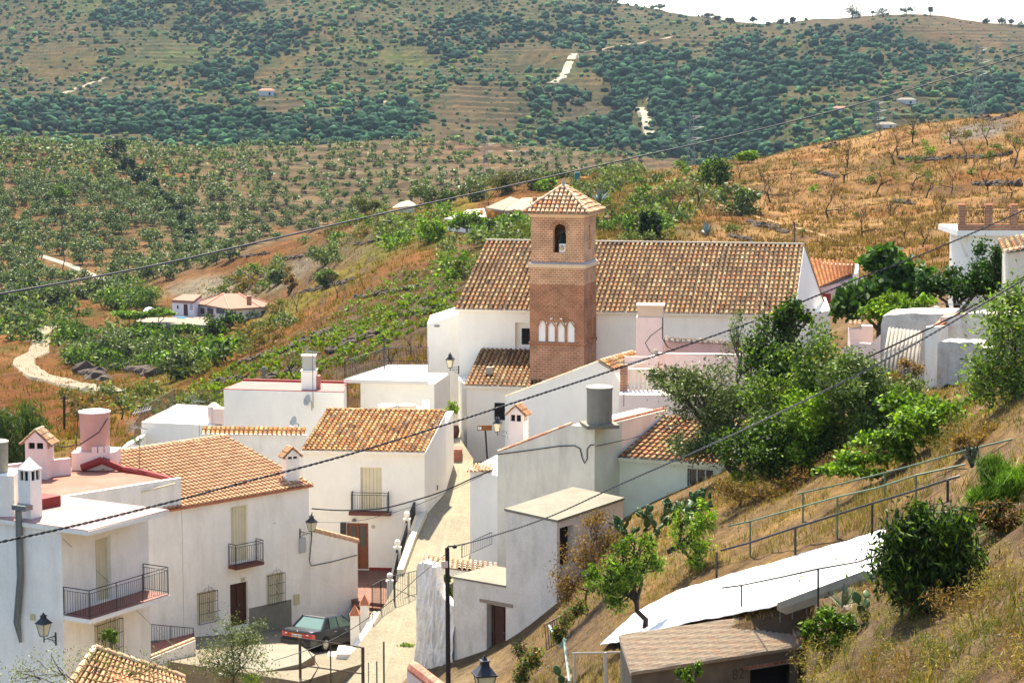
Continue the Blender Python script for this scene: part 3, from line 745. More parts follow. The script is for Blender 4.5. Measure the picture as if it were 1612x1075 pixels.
def antenna(base, h, label, s=1.0, arms=True):
    t = thing('tv_antenna', base, label, 'antenna'); Z = Vector((0, 0, 1)); b = Vector(base)
    MB().tube([b, b + Z * h], .022 * s, 5).build('mast', GREYMETAL, t)
    a = MB(); d = Vector((.75, -.66, 0)); q = Vector((.66, .75, 0)); top = b + Z * (h - .15)
    a.tube([top - d * .5 * s, top + d * .6 * s], .014 * s, 4)
    for k in range(9): c = top + d * (-.45 + .12 * k) * s; a.tube([c - q * .22 * s, c + q * .22 * s], .007 * s, 4)
    for sg in (-1, 1):
        for k in range(5): c = top - d * .5 * s + Z * (sg * (.05 + .06 * k)) * s - d * .04 * k * s; a.tube([c - q * .28 * s, c + q * .28 * s], .007 * s, 4)
    a.build('antenna_array', GREYMETAL, t); return t
def dish(c, r, facing, label):
    t = thing('satellite_dish', c, label, 'satellite dish'); f = Vector(facing).normalized()
    MB().lathe(c, [(r * .05, 0), (r * .5, r * .06), (r * .85, r * .2), (r, r * .3), (r * .98, r * .32), (r * .8, r * .21), (r * .45, r * .09), (.01, .03)], 16, ax=f).build('reflector', GREYMETAL if False else mat('dish_paint', (.42, .40, .36), .6, .05), t)
    MB().tube([Vector(c) - Vector((0, 0, r * .9)), Vector(c) + f * r * .9], .015, 4).build('feed_arm', GREYMETAL, t)
    MB().tube([Vector(c) - f * .05, Vector(c) - f * .25, Vector(c) - f * .25 - Vector((0, 0, .5))], .025, 5).build('mount', GREYMETAL, t); return t
def text_mesh(name, body, size, ext, m, parent, M):
    cu = bpy.data.curves.new(name, 'FONT'); cu.body = body; cu.size = size; cu.extrude = ext; cu.align_x = 'CENTER'
    o = bpy.data.objects.new(name, cu); COL.objects.link(o); dg = bpy.context.evaluated_depsgraph_get()
    me = bpy.data.meshes.new_from_object(o.evaluated_get(dg)); bpy.data.objects.remove(o)
    o = bpy.data.objects.new(name, me); COL.objects.link(o); me.materials.clear(); me.materials.append(m); o.parent = parent; o.matrix_local = M; return o
# ================================================================ HOUSES, LEFT SIDE
# ---- A: near house, bottom left
A1 = P(96, 829, 76); zA = A1.z
dA = Vector((.508, .861, 0)); bA = Vector((-.861, .508, 0))
fAw = Fr(A1, dA)                                     # wall with the balcony
uA = fAw.hit(233, 800)[0]
fAl = Fr(A1 + bA * 9.0, -bA)                          # shaded left wall, running to the corner
A0 = fAl.o; A2 = fAw.pt(uA, 0, 0); zg = -26.5
ha = thing('white_house', (A1.x, A1.y, zg), 'near white house, lower left, with pink flat roof and a long black balcony', 'house')
shut = fAw.rect(151, 846, 175, 946); wlo = fAw.rect(149, 976, 189, 1045)
shell(ha, 'wall', [A0, A1, A2, A2 + bA * 9], zg, zA - .16, WHITE, {1: [shut, wlo]}, rev=.25)
shutter(ha, fAw, shut, .25); shutter(ha, fAw, wlo, .25, name='window'); grille(ha, fAw, wlo, .16, .10)
S0 = hz(140, 836, zA); S1 = hz(270.5, 804, zA); ov = (S0 - A1).dot(-bA)
sl_ = MB(); q0 = A0 + dA * -.12; c1 = A1 - dA * .12
L1 = (S1 - S0).dot(dA)
pA = [A0 - dA * .12, A1 - dA * .12 - bA * ov, A1 - dA * .12 - bA * ov + dA * (L1 + .1), A0 + dA * (L1 - .02)]
sl_.prism(pA, zA - .16, zA); o = sl_.build('roof', WHITE, ha)
MB().prism([pA[0] + Vector((.01, .03, 0)), pA[1] + Vector((-.02, .03, 0)), pA[2] + Vector((-.02, -.02, 0)), pA[3]], zA + .002, zA + .03).build('roof_surface', PINKFLOOR, o)
# balcony
zB = fAw.hit(98, 969)[1]
B0 = fAw.pt(.02, 0, zB); b1 = hz(140, 976, zB); bo = (b1 - A1).dot(-bA)
b2 = hz(270.5, 936, zB); Lb = (b2 - A1).dot(dA)
bal = MB().prism([A1 - Vector((0, 0, 0)), fAw.pt(0, -bo, 0), fAw.pt(Lb, -bo, 0), fAw.pt(Lb, 0, 0)], zB - .16, zB).build('balcony', WHITE, ha)
MB().prism([fAw.pt(.05, -.01, 0), fAw.pt(.03, -bo + .03, 0), fAw.pt(Lb - .03, -bo + .03, 0), fAw.pt(Lb - .03, -.01, 0)], zB + .002, zB + .03).build('floor_tiles', mat('red_floor_tiles', (.24, .09, .06), .6, .2, 6), bal)
railing(bal, [fAw.pt(.03, -.02, zB + .03), fAw.pt(.05, -bo + .05, zB + .03), fAw.pt(Lb - .05, -bo + .05, zB + .03), fAw.pt(Lb - .05, -.02, zB + .03)], 1.02, .115, .009, post=1.6)
# flue on left wall
u1, z1 = fAl.hit(34, 800); u2, z2 = fAl.hit(31, 990)
fl = MB(); fl.tube([fAl.pt(u1, -.16, z1 - .05), fAl.pt(u1, -.16, z2 + 2.0), fAl.pt(u2, -.14, z2 + .3), fAl.pt(u2 + .12, -.1, z2 - .45)], [.125, .125, .125, .05], 10)
t = thing('metal_flue', fAl.pt(u1, -.16, z2 - .45), 'grey metal flue pipe running down the shaded side of the near house', 'flue'); fl.build('pipe', GREYMETAL, t)
MB().fbox(fAl, u1 - .2, u1 + .45, -.3, .1, z1 - .02, z1 + .16).build('cowl', GREYMETAL, t)
# white chimney on the near roof
cc = hz(46, 817, zA); 
chimney(ha, (cc.x, cc.y + .25), .29, .3, zA + .01, zA + 1.42, math.atan2(-.508, .861), WHITE, cap=.42, vent=.36)
wall_lamp(fAl, 88, 1000, 1.05, .62, 'black wall lantern on the shaded wall of the near house at the bottom left')
u, z = fAl.hit(53, 970); MB().fbox(fAl, u - .09, u + .09, -.1, 0, z - .12, z + .1).build('junction_box', PLASTIC, ha)

# ---- B: long house with orange roof; red roof terrace to its left
dB = Vector((.700, .714, 0)); B1 = P(287, 797, 94); zE = B1.z
fB = Fr(B1, dB); nB = fB.n
u_l = fB.hit(150, 790)[0] ; u_r = fB.hit(486, 763)[0]; u_e = fB.hit(563, 870)[0]; zgB = -26.2
hb_ = thing('white_house', fB.pt(0, 0, zgB), 'long white house with orange tiled roof, a car parked at its wall', 'house')
sh = fB.rect(364, 796, 391, 884); gw1 = fB.rect(311, 930, 340, 980); dr = fB.rect(363, 917, 391, 985); gw2 = fB.rect(420, 902, 446, 950)
Bd = 6.3
ptsB = [fB.pt(-.02, 0, 0), fB.pt(u_r, 0, 0), fB.pt(u_r, Bd, 0), fB.pt(-.02, Bd, 0)]
zR = P(356, 688, 103.3).z
shell(hb_, 'wall', ptsB, zgB, [zE - .1, zE - .1, zR - .12, zR - .12], WHITE, {0: [sh, gw1, dr, gw2]}, rev=.22)
shutter(hb_, fB, sh, .22); shutter(hb_, fB, gw1, .2, name='window'); grille(hb_, fB, gw1, .14, .11); shutter(hb_, fB, gw2, .2, name='window'); grille(hb_, fB, gw2, .14, .11); door(hb_, fB, dr, .2)
A_, B_, C_, D_ = fB.pt(-1.1, -.22, zE), fB.pt(u_r + .12, -.22, zE), fB.pt(u_r + .12, Bd, zR), fB.pt(-1.1, Bd, zR)
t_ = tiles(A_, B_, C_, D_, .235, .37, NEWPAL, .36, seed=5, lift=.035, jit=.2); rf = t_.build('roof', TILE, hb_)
roofdeck(A_, B_, C_, D_, .1).build('roof_deck', TERRA, rf); ridge(D_, C_, .12, PALEPAL, seed=8).build('ridge_tiles', TILE, rf)
# balcony
zb = fB.hit(388, 884)[1]; ub0 = fB.hit(362, 884)[0] - .1; ub1 = fB.hit(404, 880)[0]
bl = MB().fbox(fB, ub0, ub1, -.55, 0, zb - .14, zb).build('balcony', DARKWOOD if False else mat('brown_slab_tiles', (.14, .05, .035), .8, .2, 4), hb_)
railing(bl, [fB.pt(ub0 + .03, -.02, zb), fB.pt(ub0 + .03, -.52, zb), fB.pt(ub1 - .03, -.52, zb), fB.pt(ub1 - .03, -.02, zb)], 1.0, .12, .010)
# grey plinth, meter box, sill
up0 = fB.hit(392, 950)[0]; up1 = fB.hit(458, 950)[0]; zp = fB.hit(425, 950)[1]
MB().fbox(fB, up0, up1, -.035, -.003, zgB, zp).build('plinth', CONC, hb_)
for (a, b, c, d) in ((462, 935, 470, 951), (379, 909, 384, 914)): r_ = fB.rect(a, b, c, d); MB().fbox(fB, r_[0], r_[1], -.08, -.003, r_[2], r_[3]).build('meter_box', PLASTIC, hb_)
# annexe with a sloping tiled coping
za0 = fB.hit(488, 833)[1]; za1 = fB.hit(563, 853)[1]
an = [fB.pt(u_r + .01, .0, 0), fB.pt(u_e, 0, 0), fB.pt(u_e, 3.2, 0), fB.pt(u_r + .01, 3.2, 0)]
shell(hb_, 'side_wall', an, zgB, [za0, za1, za1, za0], WHITE)
cp = MB(); n = 10
for i in range(n):
    a0 = fB.pt(u_r + .02 + (u_e + .05 - u_r) * i / n, .1, za0 + (za1 - za0) * i / n + .02); a1 = fB.pt(u_r + .02 + (u_e + .05 - u_r) * (i + 1.1) / n, .1, za0 + (za1 - za0) * (i + 1.1) / n + .02)
    cp.tube([a0, a1], [.15, .13], 8, tint=random.Random(i).choice(NEWPAL))
cp.build('coping_tiles', TILE, hb_)
# parapet & terrace block left
zPar = fB.hit(283, 752)[1]; uT = fB.hit(285, 760)[0]; zF = zPar - .12
TL = fB.pt(uT, 0, 0)
th = thing('roof_terrace', fB.pt(uT - 4, 0, zgB), 'red painted roof terrace with pink parapets beside the orange roof', 'terrace')
# terrace body, in plan: along the facade to the left and back to the pink wall
w_back = 6.2
u_far = -11.0
MB().prism([fB.pt(u_far, .2, 0), fB.pt(uT - .2, .2, 0), fB.pt(uT - .2, w_back, 0), fB.pt(u_far, w_back, 0)], zgB, zF).build('floor', REDFLOOR, th)
MB().prism([fB.pt(u_far, 0, 0), fB.pt(uT, 0, 0), fB.pt(uT, .2, 0), fB.pt(u_far, .2, 0)], zgB, zPar).build('parapet', WHITE, th)
# sunlit top of parapet: red flashing
# inner edge humps of red waterproofing between terrace and tiles
fl2 = MB(); hp = [(uT - .3, .3, 0), (uT - .25, 2.0, .05), (uT - .5, 3.6, .1), (uT - 1.1, 4.4, .5), (uT - 1.8, 5.0, .15)]
for (u, w, h), (u2, w2, h2) in zip(hp[:-1], hp[1:]): fl2.tube([fB.pt(u, w, zF + h), fB.pt(u2, w2, zF + h2)], [.17, .17], 8)
fl2.build('waterproofed_kerb', REDPAINT, th)
# two clay pots + cream pole on the parapet wall
pt_ = MB(); a = fB.hit(228, 772); b = fB.hit(268, 757); pt_.tube([fB.pt(a[0] - .25, -.1, a[1]), fB.pt(b[0] + .2, -.1, b[1] - .12)], .03, 6); pt_.build('pole', PLASTIC, th)
# pink rear wall + pedestal + tank
wl = MB(); pz = zF + .75
def onF(px, py): return hz(px, py, zF)
g0, g1, g2 = onF(-20, 762), onF(112, 747), onF(180, 735)
def thick(a, b, z0, z1, th_=.2): 
    d = (b - a).normalized(); n = Vector((-d.y, d.x, 0)); return [a, b, b + n * th_, a + n * th_]
wl.prism(thick(g0, g1, 0, 0, .25), zF, pz); wl.build('pink_wall', PINKWALL, th)
pd = hz(146, 741, zF); PR = 1.02
pdm = MB().prism([(pd.x + dx * .98, pd.y + .95 + dy * .8) for dx, dy in ((-1, -1), (.8, -1), (1, -.5), (1, 1), (-1, 1))], zF, zF + .8); pdm.build('tank_plinth', PINKWALL, th)
tb = Vector((pd.x - .05, pd.y + .95, zF + .8))
tk = tank(tb, .69, 1.75, PINKTANK, 'pink round water tank with a white lid on the red roof terrace')
MB().tube([tb + Vector((.66, -.35, 1.5)), tb + Vector((.35, -.8, .95)), tb + Vector((-.5, -.9, .4)), tb + Vector((-1.3, -.7, .25)), tb + Vector((-1.9, -.4, .3))], .025, 5).build('hose', CABLE, tk)
MB().tube([tb + Vector((-.7, -.1, 1.75)), tb + Vector((-.78, -.2, .8)), tb + Vector((-.85, -.2, .0))], .02, 5).build('pipe', CABLE, tk)
bx = MB(); 
for k in range(3): bx.cbox(tb + Vector((.12 + .28 * k, -.72 + .05 * k, .13)), .12, .1, .13)
bx.build('cover_blocks', PINKWALL, tk)
# pink chimney with gable cap
pc = hz(60, 754, zF); chimney(th, (pc.x, pc.y + .45), .5, .45, zF, zF + 1.35, -.15, PINKWALL, 'gable', .28, PALEPAL, .2)
# low white block + dark red kerb box + grey tank at the left edge
wb = hz(8, 815, zA); 
tq = thing('roof_hut', (wb.x, wb.y + .8, zA), 'white block at the left edge of the pink roof carrying a grey tank', 'roof block')
MB().prism([(wb.x - 1.5, wb.y + .1), (wb.x + .33, wb.y + .1), (wb.x + .33, wb.y + 1.7), (wb.x - 1.5, wb.y + 1.7)], zA + .03, zA + 1.55).build('wall', WHITE, tq)
tank(Vector((wb.x - .42, wb.y + .85, zA + 1.56)), .40, 1.1, GREYTANK, 'grey water tank cut by the left edge of the picture', mat('tank_lid', (.45, .42, .3), .8, .1))
k0 = hz(22, 812, zA); k1 = hz(96, 797, zA)
MB().prism([k0, k1, k1 + bA * 1.6 , k0 + bA * 1.6], zA + .03, zA + .42).build('red_kerb_box', REDPAINT, th)
aa = hz(220, 740, zF); antenna(aa, 2.1, 'tv antenna on a thin mast beside the red terrace kerb', 1.0)
# chimney on orange roof near its eave
def onroof(px, py, A, B, D):
    A, B, D = map(Vector, (A, B, D)); n = (B - A).cross(D - A); r = ray(px, py); return r * (A.dot(n) / r.dot(n))
cr = onroof(457, 757, A_, B_, D_)
chimney(hb_, (cr.x, cr.y + .2), .33, .30, cr.z - .25, cr.z + 1.05, .45, WHITE, 'gable', .12, NEWPAL, .14)

# lamp, conduit, cable box at the end of B
wall_lamp(fB, 472, 836, 1.0, .85, 'black wall lantern on the corner of the long white house above the parked car')
cd = MB(); pts_ = [fB.hit(x, y) for x, y in ((490, 806), (489, 850), (486, 882), (489, 890), (520, 884), (561, 873))]
cd.tube([fB.pt(u, -.05, z) for u, z in pts_], .022, 5); cd.build('conduit', CABLE, hb_)
r_ = fB.rect(470, 846, 479, 869); MB().fbox(fB, r_[0], r_[1], -.14, -.003, r_[2], r_[3]).build('cable_box', mat('grey_plastic', (.4, .4, .38), .6, .05), hb_)

# ---- C: house with wooden door and dark weathered tiled roof
dC = Vector((1, -.10, 0)).normalized(); sC = Vector((.20, .98, 0)).normalized()
C1 = P(668, 712, 107); zC = C1.z; fC = Fr(C1 - dC * 8, dC); LC = 8.0
uCl = fC.hit(478, 800)[0]; fCs = Fr(C1, sC); uCs = fCs.hit(701, 690)[0]
zCr = fCs.hit(701, 647)[1]; zgC = -24.6
C0 = fC.pt(uCl, 0, 0); C2 = fCs.pt(uCs, 0, 0); C3 = C0 + (C2 - C1)
hc = thing('white_house', (C1.x - 3, C1.y, zgC), 'white house with weathered tile roof and wooden double door', 'house')
csh = fC.rect(567.6, 735.5, 601, 803); cdr = fC.rect(546, 823, 580, 896)
sh_ = lambda r: (r[0] - uCl, r[1] - uCl, r[2], r[3])
shell(hc, 'wall', [C0, C1, C2, C3], zgC, [zC, zC, zCr - .1, zCr - .1], WHITE2, {0: [sh_(csh), sh_(cdr)]}, rev=.2)
shutter(hc, fC, csh, .18, slats=5); door(hc, fC, cdr, .18, WOOD, True)
A_, B_ = fC.pt(uCl - .1, -.30, zC + .05), fC.pt(LC + .1, -.30, zC + .05); C_, D_ = C2 * 1, C3 * 1; C_.z = D_.z = zCr; C_ += dC * .1; D_ -= dC * .1
tC = tiles(A_, B_, C_, D_, .262, .30, ORPAL, .36, seed=2, dark=.5, lift=.04); rfC = tC.build('roof', TILE, hc)
roofdeck(A_, B_, C_, D_, .16).build('roof_deck', WHITE, rfC); ridge(D_, C_, .10, OLDPAL, seed=2).build('ridge_tiles', TILE, rfC)
zb = fC.hit(584, 804)[1]; ub0 = fC.hit(551, 806)[0]; ub1 = fC.hit(616.5, 806)[0]
bl = MB().fbox(fC, ub0, ub1, -.40, 0, zb - .17, zb).build('balcony', mat('brown_slab_tiles', (.14, .05, .035), .8, .2, 4), hc)
ur0 = fC.hit(555, 790)[0]; ur1 = fC.hit(612, 790)[0]
railing(bl, [fC.pt(ur0, -.02, zb), fC.pt(ur0, -.37, zb), fC.pt(ur1, -.37, zb), fC.pt(ur1, -.02, zb)], 1.0, .125, .011)
u, z = fC.hit(558, 818); MB().lathe(fC.pt(u, -.12, z - .08), [(.03, 0), (.11, .05), (.12, .12), (.04, .16)], 10).build('porch_lamp', GREYMETAL, hc)
r_ = fC.rect(585, 826, 590, 831); MB().fbox(fC, r_[0], r_[1], -.05, -.003, r_[2], r_[3]).build('meter_box', PLASTIC, hc)
up = fC.rect(581, 893, 622, 898); MB().fbox(fC, up[0], up[1], -.03, -.002, zgC, up[3]).build('plinth', REDPAINT, hc)
# small grille beside door, in the shadow
r_ = fC.rect(536, 822, 545, 860); MB().fbox(fC, r_[0], r_[1], -.06, -.002, r_[2], r_[3]).build('side_grille', IRON, hc)
ug, zg_ = fCs.hit(688, 767); MB().fbox(fCs, ug - .06, ug + .06, -.05, -.002, zg_ - .12, zg_ + .12).build('wall_ornament', GREYMETAL, hc)
# two tanks and bags on the terrace behind C
bkC = (C2 + C3) / 2
tz = zCr - .75
tC2 = MB().prism([C3 + Vector((0, .15, 0)), C2 + Vector((0, .15, 0)), C2 + Vector((.3, 5, 0)), C3 + Vector((.3, 5, 0))], zgC, tz); tC2.build('rear_terrace', WHITE2, hc)
for (px, lab) in ((610, 'low beige tank behind the weathered roof ridge, left of the pair'), (641, 'low beige tank behind the weathered roof ridge, right of the pair')):
    q = P(px, 640, C2.y + 1.6); tank(Vector((q.x, q.y, tz)), .48, .80, mat('beige_tank', (.52, .47, .38), .8, .1), lab, mat('tank_lid', (.45, .42, .3), .8, .1) if px > 620 else WHITEPAINT)
q = P(667, 640, C2.y + 1.8); bg_ = thing('roof_heap', (q.x, q.y, tz), 'white sacks and a white box heaped behind the roof ridge', 'sacks')
MB().cbox((q.x + .12, q.y, tz + .52), .17, .2, .5, .2).build('box', WHITEPAINT, bg_)
MB().lathe((q.x - .3, q.y, tz), [(.35, 0), (.42, .3), (.3, .6), (.1, .72)], 9).build('sack', WHITEPAINT, bg_)

# ---- tile-topped wall between B and C
fw = Fr(P(318, 686, 112.5), Vector((1, -.08, 0)))
tw = thing('tile_topped_wall', fw.pt(2.5, 0, -25), 'white boundary wall capped with a row of clay tiles behind the orange roof', 'wall')
r_ = fw.rect(318, 684, 482, 760); zt = r_[3]; MB().fbox(fw, r_[0], r_[1], 0, .3, -25, zt).build('wall', WHITE, tw)
ct = tiles(fw.pt(r_[0], -.16, zt + .02), fw.pt(r_[1], -.16, zt + .02), fw.pt(r_[1], .34, zt + .34), fw.pt(r_[0], .34, zt + .34), .25, .3, ORPAL, .4, seed=9); ct.build('coping_tiles', TILE, tw)

# ---- D: house with red flat roof, behind
def block(name, label, cat, poly, z0, z1, m, top=None, topname='roof', zs=None):
    t = thing(name, (sum(p[0] for p in poly) / len(poly), sum(p[1] for p in poly) / len(poly), z0), label, cat)
    MB().prism(poly, z0, zs or z1).build('wall', m, t)
    if top: MB().prism([( p[0], p[1]) for p in poly], [q + .003 for q in zs] if zs else z1 + .003, [q + .05 for q in zs] if zs else z1 + .05).build(topname, top, t)
    return t
zD = zat(616, 120); D0 = hz(352, 613, zD); D1 = hz(541, 618, zD); D2_ = hz(546, 605, zD); D3 = hz(382, 601, zD)
hd = block('white_house', 'plain white house with coral flat roof and tall square chimney', 'house', [D0, D1, D2_, D3], -26, zD, WHITE2, mat('coral_roof_paint', (.36, .145, .12), .8, .08, .8))
mb = MB(); mb.prism([D3, D2_, D2_ + Vector((.05, .25, 0)), D3 + Vector((.05, .25, 0))], -26, zD + .16); mb.build('rear_kerb', REDPAINT, hd)
q = hz(487, 613, zD); chimney(hd, (q.x, q.y), .42, .4, zD, zD + 1.05, 0, WHITE2, .02, .02)
MB().cbox((q.x, q.y, zD + 1.5), .36, .32, .42).build('flue_block', mat('grey_block', (.42, .40, .34), .9, .1), hd); MB().cbox((q.x, q.y, zD + 1.95), .42, .38, .03).build('flue_slab', BEIGEWALL, hd)
MB().cbox((q.x + .5, q.y, zD + .4), .12, .3, .4).build('flue_side', mat('coral_roof_paint', (.36, .145, .12), .8, .08, .8), hd)
fD = Fr(D0, D1 - D0)
u, z = fD.hit(488, 629); dish(fD.pt(u, -.35, z), .32, (-.75, -.6, .35), 'grey satellite dish on the wall under the tall square chimney')
u, z = fD.hit(482, 658); dish(fD.pt(u, -2.3, z + .1), .36, (-.8, -.5, .4), 'pale satellite dish standing at the left end of the old tiled roof')
antenna(P(493, 642, C2.y - 0.1), 3.1, 'tv antenna mast rising at the corner of the old tiled roof', .9)

# white wall terrace left of D with iron fence
zL = zat(664, 124); L0 = hz(222, 664, zL); L1_ = hz(352, 670, zL); 
lt = thing('terrace_wall', ((L0.x + L1_.x) / 2, L0.y, -27), 'low white terrace wall with a brown iron fence left of the pink flat roof', 'terrace')
MB().prism([L0, L1_, L1_ + Vector((.3, 7, 0)), L0 + Vector((1.0, 7, 0))], -27, zL).build('wall', WHITE2, lt)
z2 = zat(690, 122); q0 = hz(186, 700, z2); MB().prism([q0, hz(222, 690, z2), hz(222, 690, z2) + Vector((0, 3, 0)), q0 + Vector((0, 3, 0))], -27, [z2 - .35, z2, z2, z2 - .35]).build('lower_wall', WHITE2, lt)
railing(lt, [L0 + Vector((1.0, 6.2, 0)), L1_ + Vector((.3, 6.5, 0))], 1.0, .13, .014, post=2.2, m=RUSTMETAL, second=False, name='fence')
railing(lt, [hz(200, 700, z2) + Vector((0, 2.5, -.2)), L0 + Vector((.1, .6, -.2)), L0 + Vector((1.0, 6.2, 0))], 1.05, .14, .012, m=RUSTMETAL, second=False, name='fence')
MB().lathe(P(337, 650, 123.5) - Vector((0, 0, .6)), [(.35, 0), (.42, .5), (.38, 1.0), (.12, 1.2)], 12).build('pink_pot', PINKWALL, lt)
MB().cbox(P(345, 654, 123) , .3, .3, .45).build('pink_block', PINKWALL, lt)
antenna(hz(314, 690, zat(690, 116)), 2.2, 'antenna with a white square panel on a mast beside the low white terrace', .8)
a_ = thing('tv_antenna', L0, 'white tv antenna at the left end of the low white terrace', 'antenna'); MB().tube([L0, L0 + Vector((0, 0, .5))], .02, 4).build('mast', GREYMETAL, a_)
mb = MB(); 
for k in range(7): mb.tube([L0 + Vector((-.5 + .15 * k, 0, .35 + .05 * k)), L0 + Vector((-.3 + .15 * k, .1, .75 + .03 * k))], .012, 4)
mb.tube([L0 + Vector((-.5, 0, .5)), L0 + Vector((.6, .05, .75))], .02, 4); mb.build('antenna_array', WHITEPAINT, a_)

# ---- E: white terrace left of the church
zT = zat(598, 122); e0 = hz(541, 597, zT); e1 = hz(674, 600, zT); e2 = hz(674, 574, zT); e3 = hz(612, 574, zT)
he = thing('white_annexe', ((e0.x + e1.x) / 2, e0.y, -25), 'white annexe with a sunlit flat roof terrace and black railings left of the church', 'terrace')
fE = Fr(e0, e1 - e0); ue = fE.hit(566, 620)[0]; LE = (e1 - e0).length
MB().fbox(fE, ue, LE + .3, .25, 5, -25, zT - .2).build('wall', WHITE2, he)
MB().prism([e0, e1, e2, e3], zT - .2, zT).build('roof', mat('sunlit_render', (.66, .62, .55), .9, .05), he)
railing(he, [e0 + Vector((.05, .05, 0)), e1 + Vector((0, .05, 0))], 1.12, .13, .010, second=False, base=.06)
railing(he, [e0 + Vector((.05, .05, 0)), e3, e2], 1.05, .2, .012, second=False, base=.06)
MB().tube([hz(605, 580, zT), hz(605, 580, zT) + Vector((0, 0, 1.7))], .04, 5).build('post', IRON, he)
MB().tube([hz(605, 580, zT) + Vector((-.25, 0, 1.7)), hz(605, 580, zT) + Vector((.35, 0, 1.7))], .03, 5).build('post_arm', IRON, he)
# ================================================================ CHURCH AND TOWER
def brick_mat(name, c1, c2, mort, obj=True, zs=0.0, bw=.25, bh=.062, ms=.012):
    m = bpy.data.materials.new(name); m.use_nodes = True; nt = m.node_tree; N = nt.nodes; L = nt.links; b = N['Principled BSDF']
    tc = N.new('ShaderNodeTexCoord'); s = N.new('ShaderNodeSeparateXYZ'); L.new(tc.outputs['Object'], s.inputs[0])
    ad = N.new('ShaderNodeMath'); ad.operation = 'ADD'; L.new(s.outputs['X'], ad.inputs[0]); L.new(s.outputs['Y'], ad.inputs[1])
    cb = N.new('ShaderNodeCombineXYZ'); L.new(ad.outputs[0], cb.inputs[0]); L.new(s.outputs['Z'], cb.inputs[1])
    t = N.new('ShaderNodeTexBrick'); L.new(cb.outputs[0], t.inputs['Vector']); t.inputs['Color1'].default_value = (*c1, 1); t.inputs['Color2'].default_value = (*c2, 1); t.inputs['Mortar'].default_value = (*mort, 1)
    t.inputs['Scale'].default_value = 1; t.inputs['Mortar Size'].default_value = ms; t.inputs['Brick Width'].default_value = bw; t.inputs['Row Height'].default_value = bh; t.inputs['Bias'].default_value = 0
    n = N.new('ShaderNodeTexNoise'); n.inputs['Scale'].default_value = 1.4; n.inputs['Detail'].default_value = 6; L.new(tc.outputs['Object'], n.inputs['Vector'])
    r = N.new('ShaderNodeMapRange'); r.inputs[1].default_value = .3; r.inputs[2].default_value = .7; r.inputs[3].default_value = .72; r.inputs[4].default_value = 1.22; L.new(n.outputs['Fac'], r.inputs[0])
    v = N.new('ShaderNodeVectorMath'); v.operation = 'SCALE'; L.new(t.outputs['Color'], v.inputs[0]); L.new(r.outputs[0], v.inputs['Scale']); L.new(v.outputs[0], b.inputs['Base Color'])
    bp = N.new('ShaderNodeBump'); bp.inputs['Distance'].default_value = .02; bp.invert = True; L.new(t.outputs['Fac'], bp.inputs['Height']); L.new(bp.outputs[0], b.inputs['Normal'])
    b.inputs['Roughness'].default_value = .92; b.inputs['Specular IOR Level'].default_value = .1; return m
BRICK = brick_mat('belfry_brick', (.44, .165, .075), (.54, .24, .115), (.56, .40, .24), bh=.13, ms=.026)
BRICKD = brick_mat('old_brick', (.35, .115, .05), (.43, .165, .08), (.38, .24, .14), bh=.13, ms=.024)
BRICKB = brick_mat('base_brick', (.38, .12, .06), (.46, .18, .095), (.42, .28, .17), bh=.14, ms=.034, bw=.34)
PLBAND = mat('ochre_plaster_band', (.62, .44, .27), .9, .06, 3)

dN = Vector((.984, -.178, 0)); nN = Vector((.28, .96, 0)).normalized()
N0 = P(722, 486, 129.0); zN = N0.z; fN = Fr(N0, dN)
uN = fN.hit(1248, 492)[0]; N1 = fN.pt(uN, 0, 0)
RL = P(765, 379, 134.0); zRN = RL.z; RR = fN.pt(0, 0, 0) + (Vector((RL.x, RL.y, 0)) - Vector((N0.x, N0.y, 0))) + dN * 0
vback = Vector((RL.x - N0.x, RL.y - N0.y, 0)) 
q = P(1266, 389, 134 - uN * .178 * .98); RRv = Vector((q.x, q.y, zRN))
ch = thing('church', (fN.pt(10, 5, -25).x, fN.pt(10, 5, -25).y, -25), 'white church with a long weathered clay tile roof, behind the brick tower', 'church')
vb = (RRv - N1); vb.z = 0
N2 = N1 + vb * 1.62; q = P(1299, 482, N2.y); N2 = Vector((q.x, q.y, 0)); zN2 = q.z
N3 = Vector((N0.x, N0.y, 0)) + vback * 2; N3.z = 0
w1 = fN.rect(820, 518, 834, 543); 
# south wall (with the window niche) and gable ends
fr0 = Fr(Vector((N0.x, N0.y, 0)), dN)
nic = fN.rect(811, 508, 834, 548)
shell(ch, 'wall', [Vector((N0.x, N0.y, 0)), N1, N2, N3], -25, [zN - .1, zN - .1, zN - .3, zN - .3], WHITE2, {0: [(nic[0], nic[1], nic[2], nic[3])]}, rev=.35)
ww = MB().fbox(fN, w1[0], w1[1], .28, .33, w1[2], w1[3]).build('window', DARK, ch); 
MB().fbox(fN, nic[0], nic[1] + .3, .34, .4, nic[2], nic[3]).build('window_niche', WHITE2, ch)
g = MB(); e = .25
g.add([N1 + Vector((0, 0, zN - .1)), N2 + Vector((0, 0, zN - .3)), RRv - Vector((0, 0, .12)), N1 + Vector((0, 0, zN - .1)) - dN * e, N2 + Vector((0, 0, zN - .3)) - dN * e, RRv - Vector((0, 0, .12)) - dN * e], [(0, 1, 2), (5, 4, 3), (0, 2, 5, 3), (1, 4, 5, 2)])
g.build('gable', WHITE2, ch)
Ra, Rb = fN.pt(-.18, -.35, zN), fN.pt(uN + .12, -.35, zN); Rc = RRv + dN * .0; Rd = Vector((RL.x, RL.y, zRN))
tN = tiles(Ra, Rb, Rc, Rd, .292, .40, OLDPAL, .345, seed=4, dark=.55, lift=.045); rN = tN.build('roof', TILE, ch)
dk = roofdeck(Ra, Rb, Rc, Rd, .18); dk.build('roof_deck', WHITE2, rN)
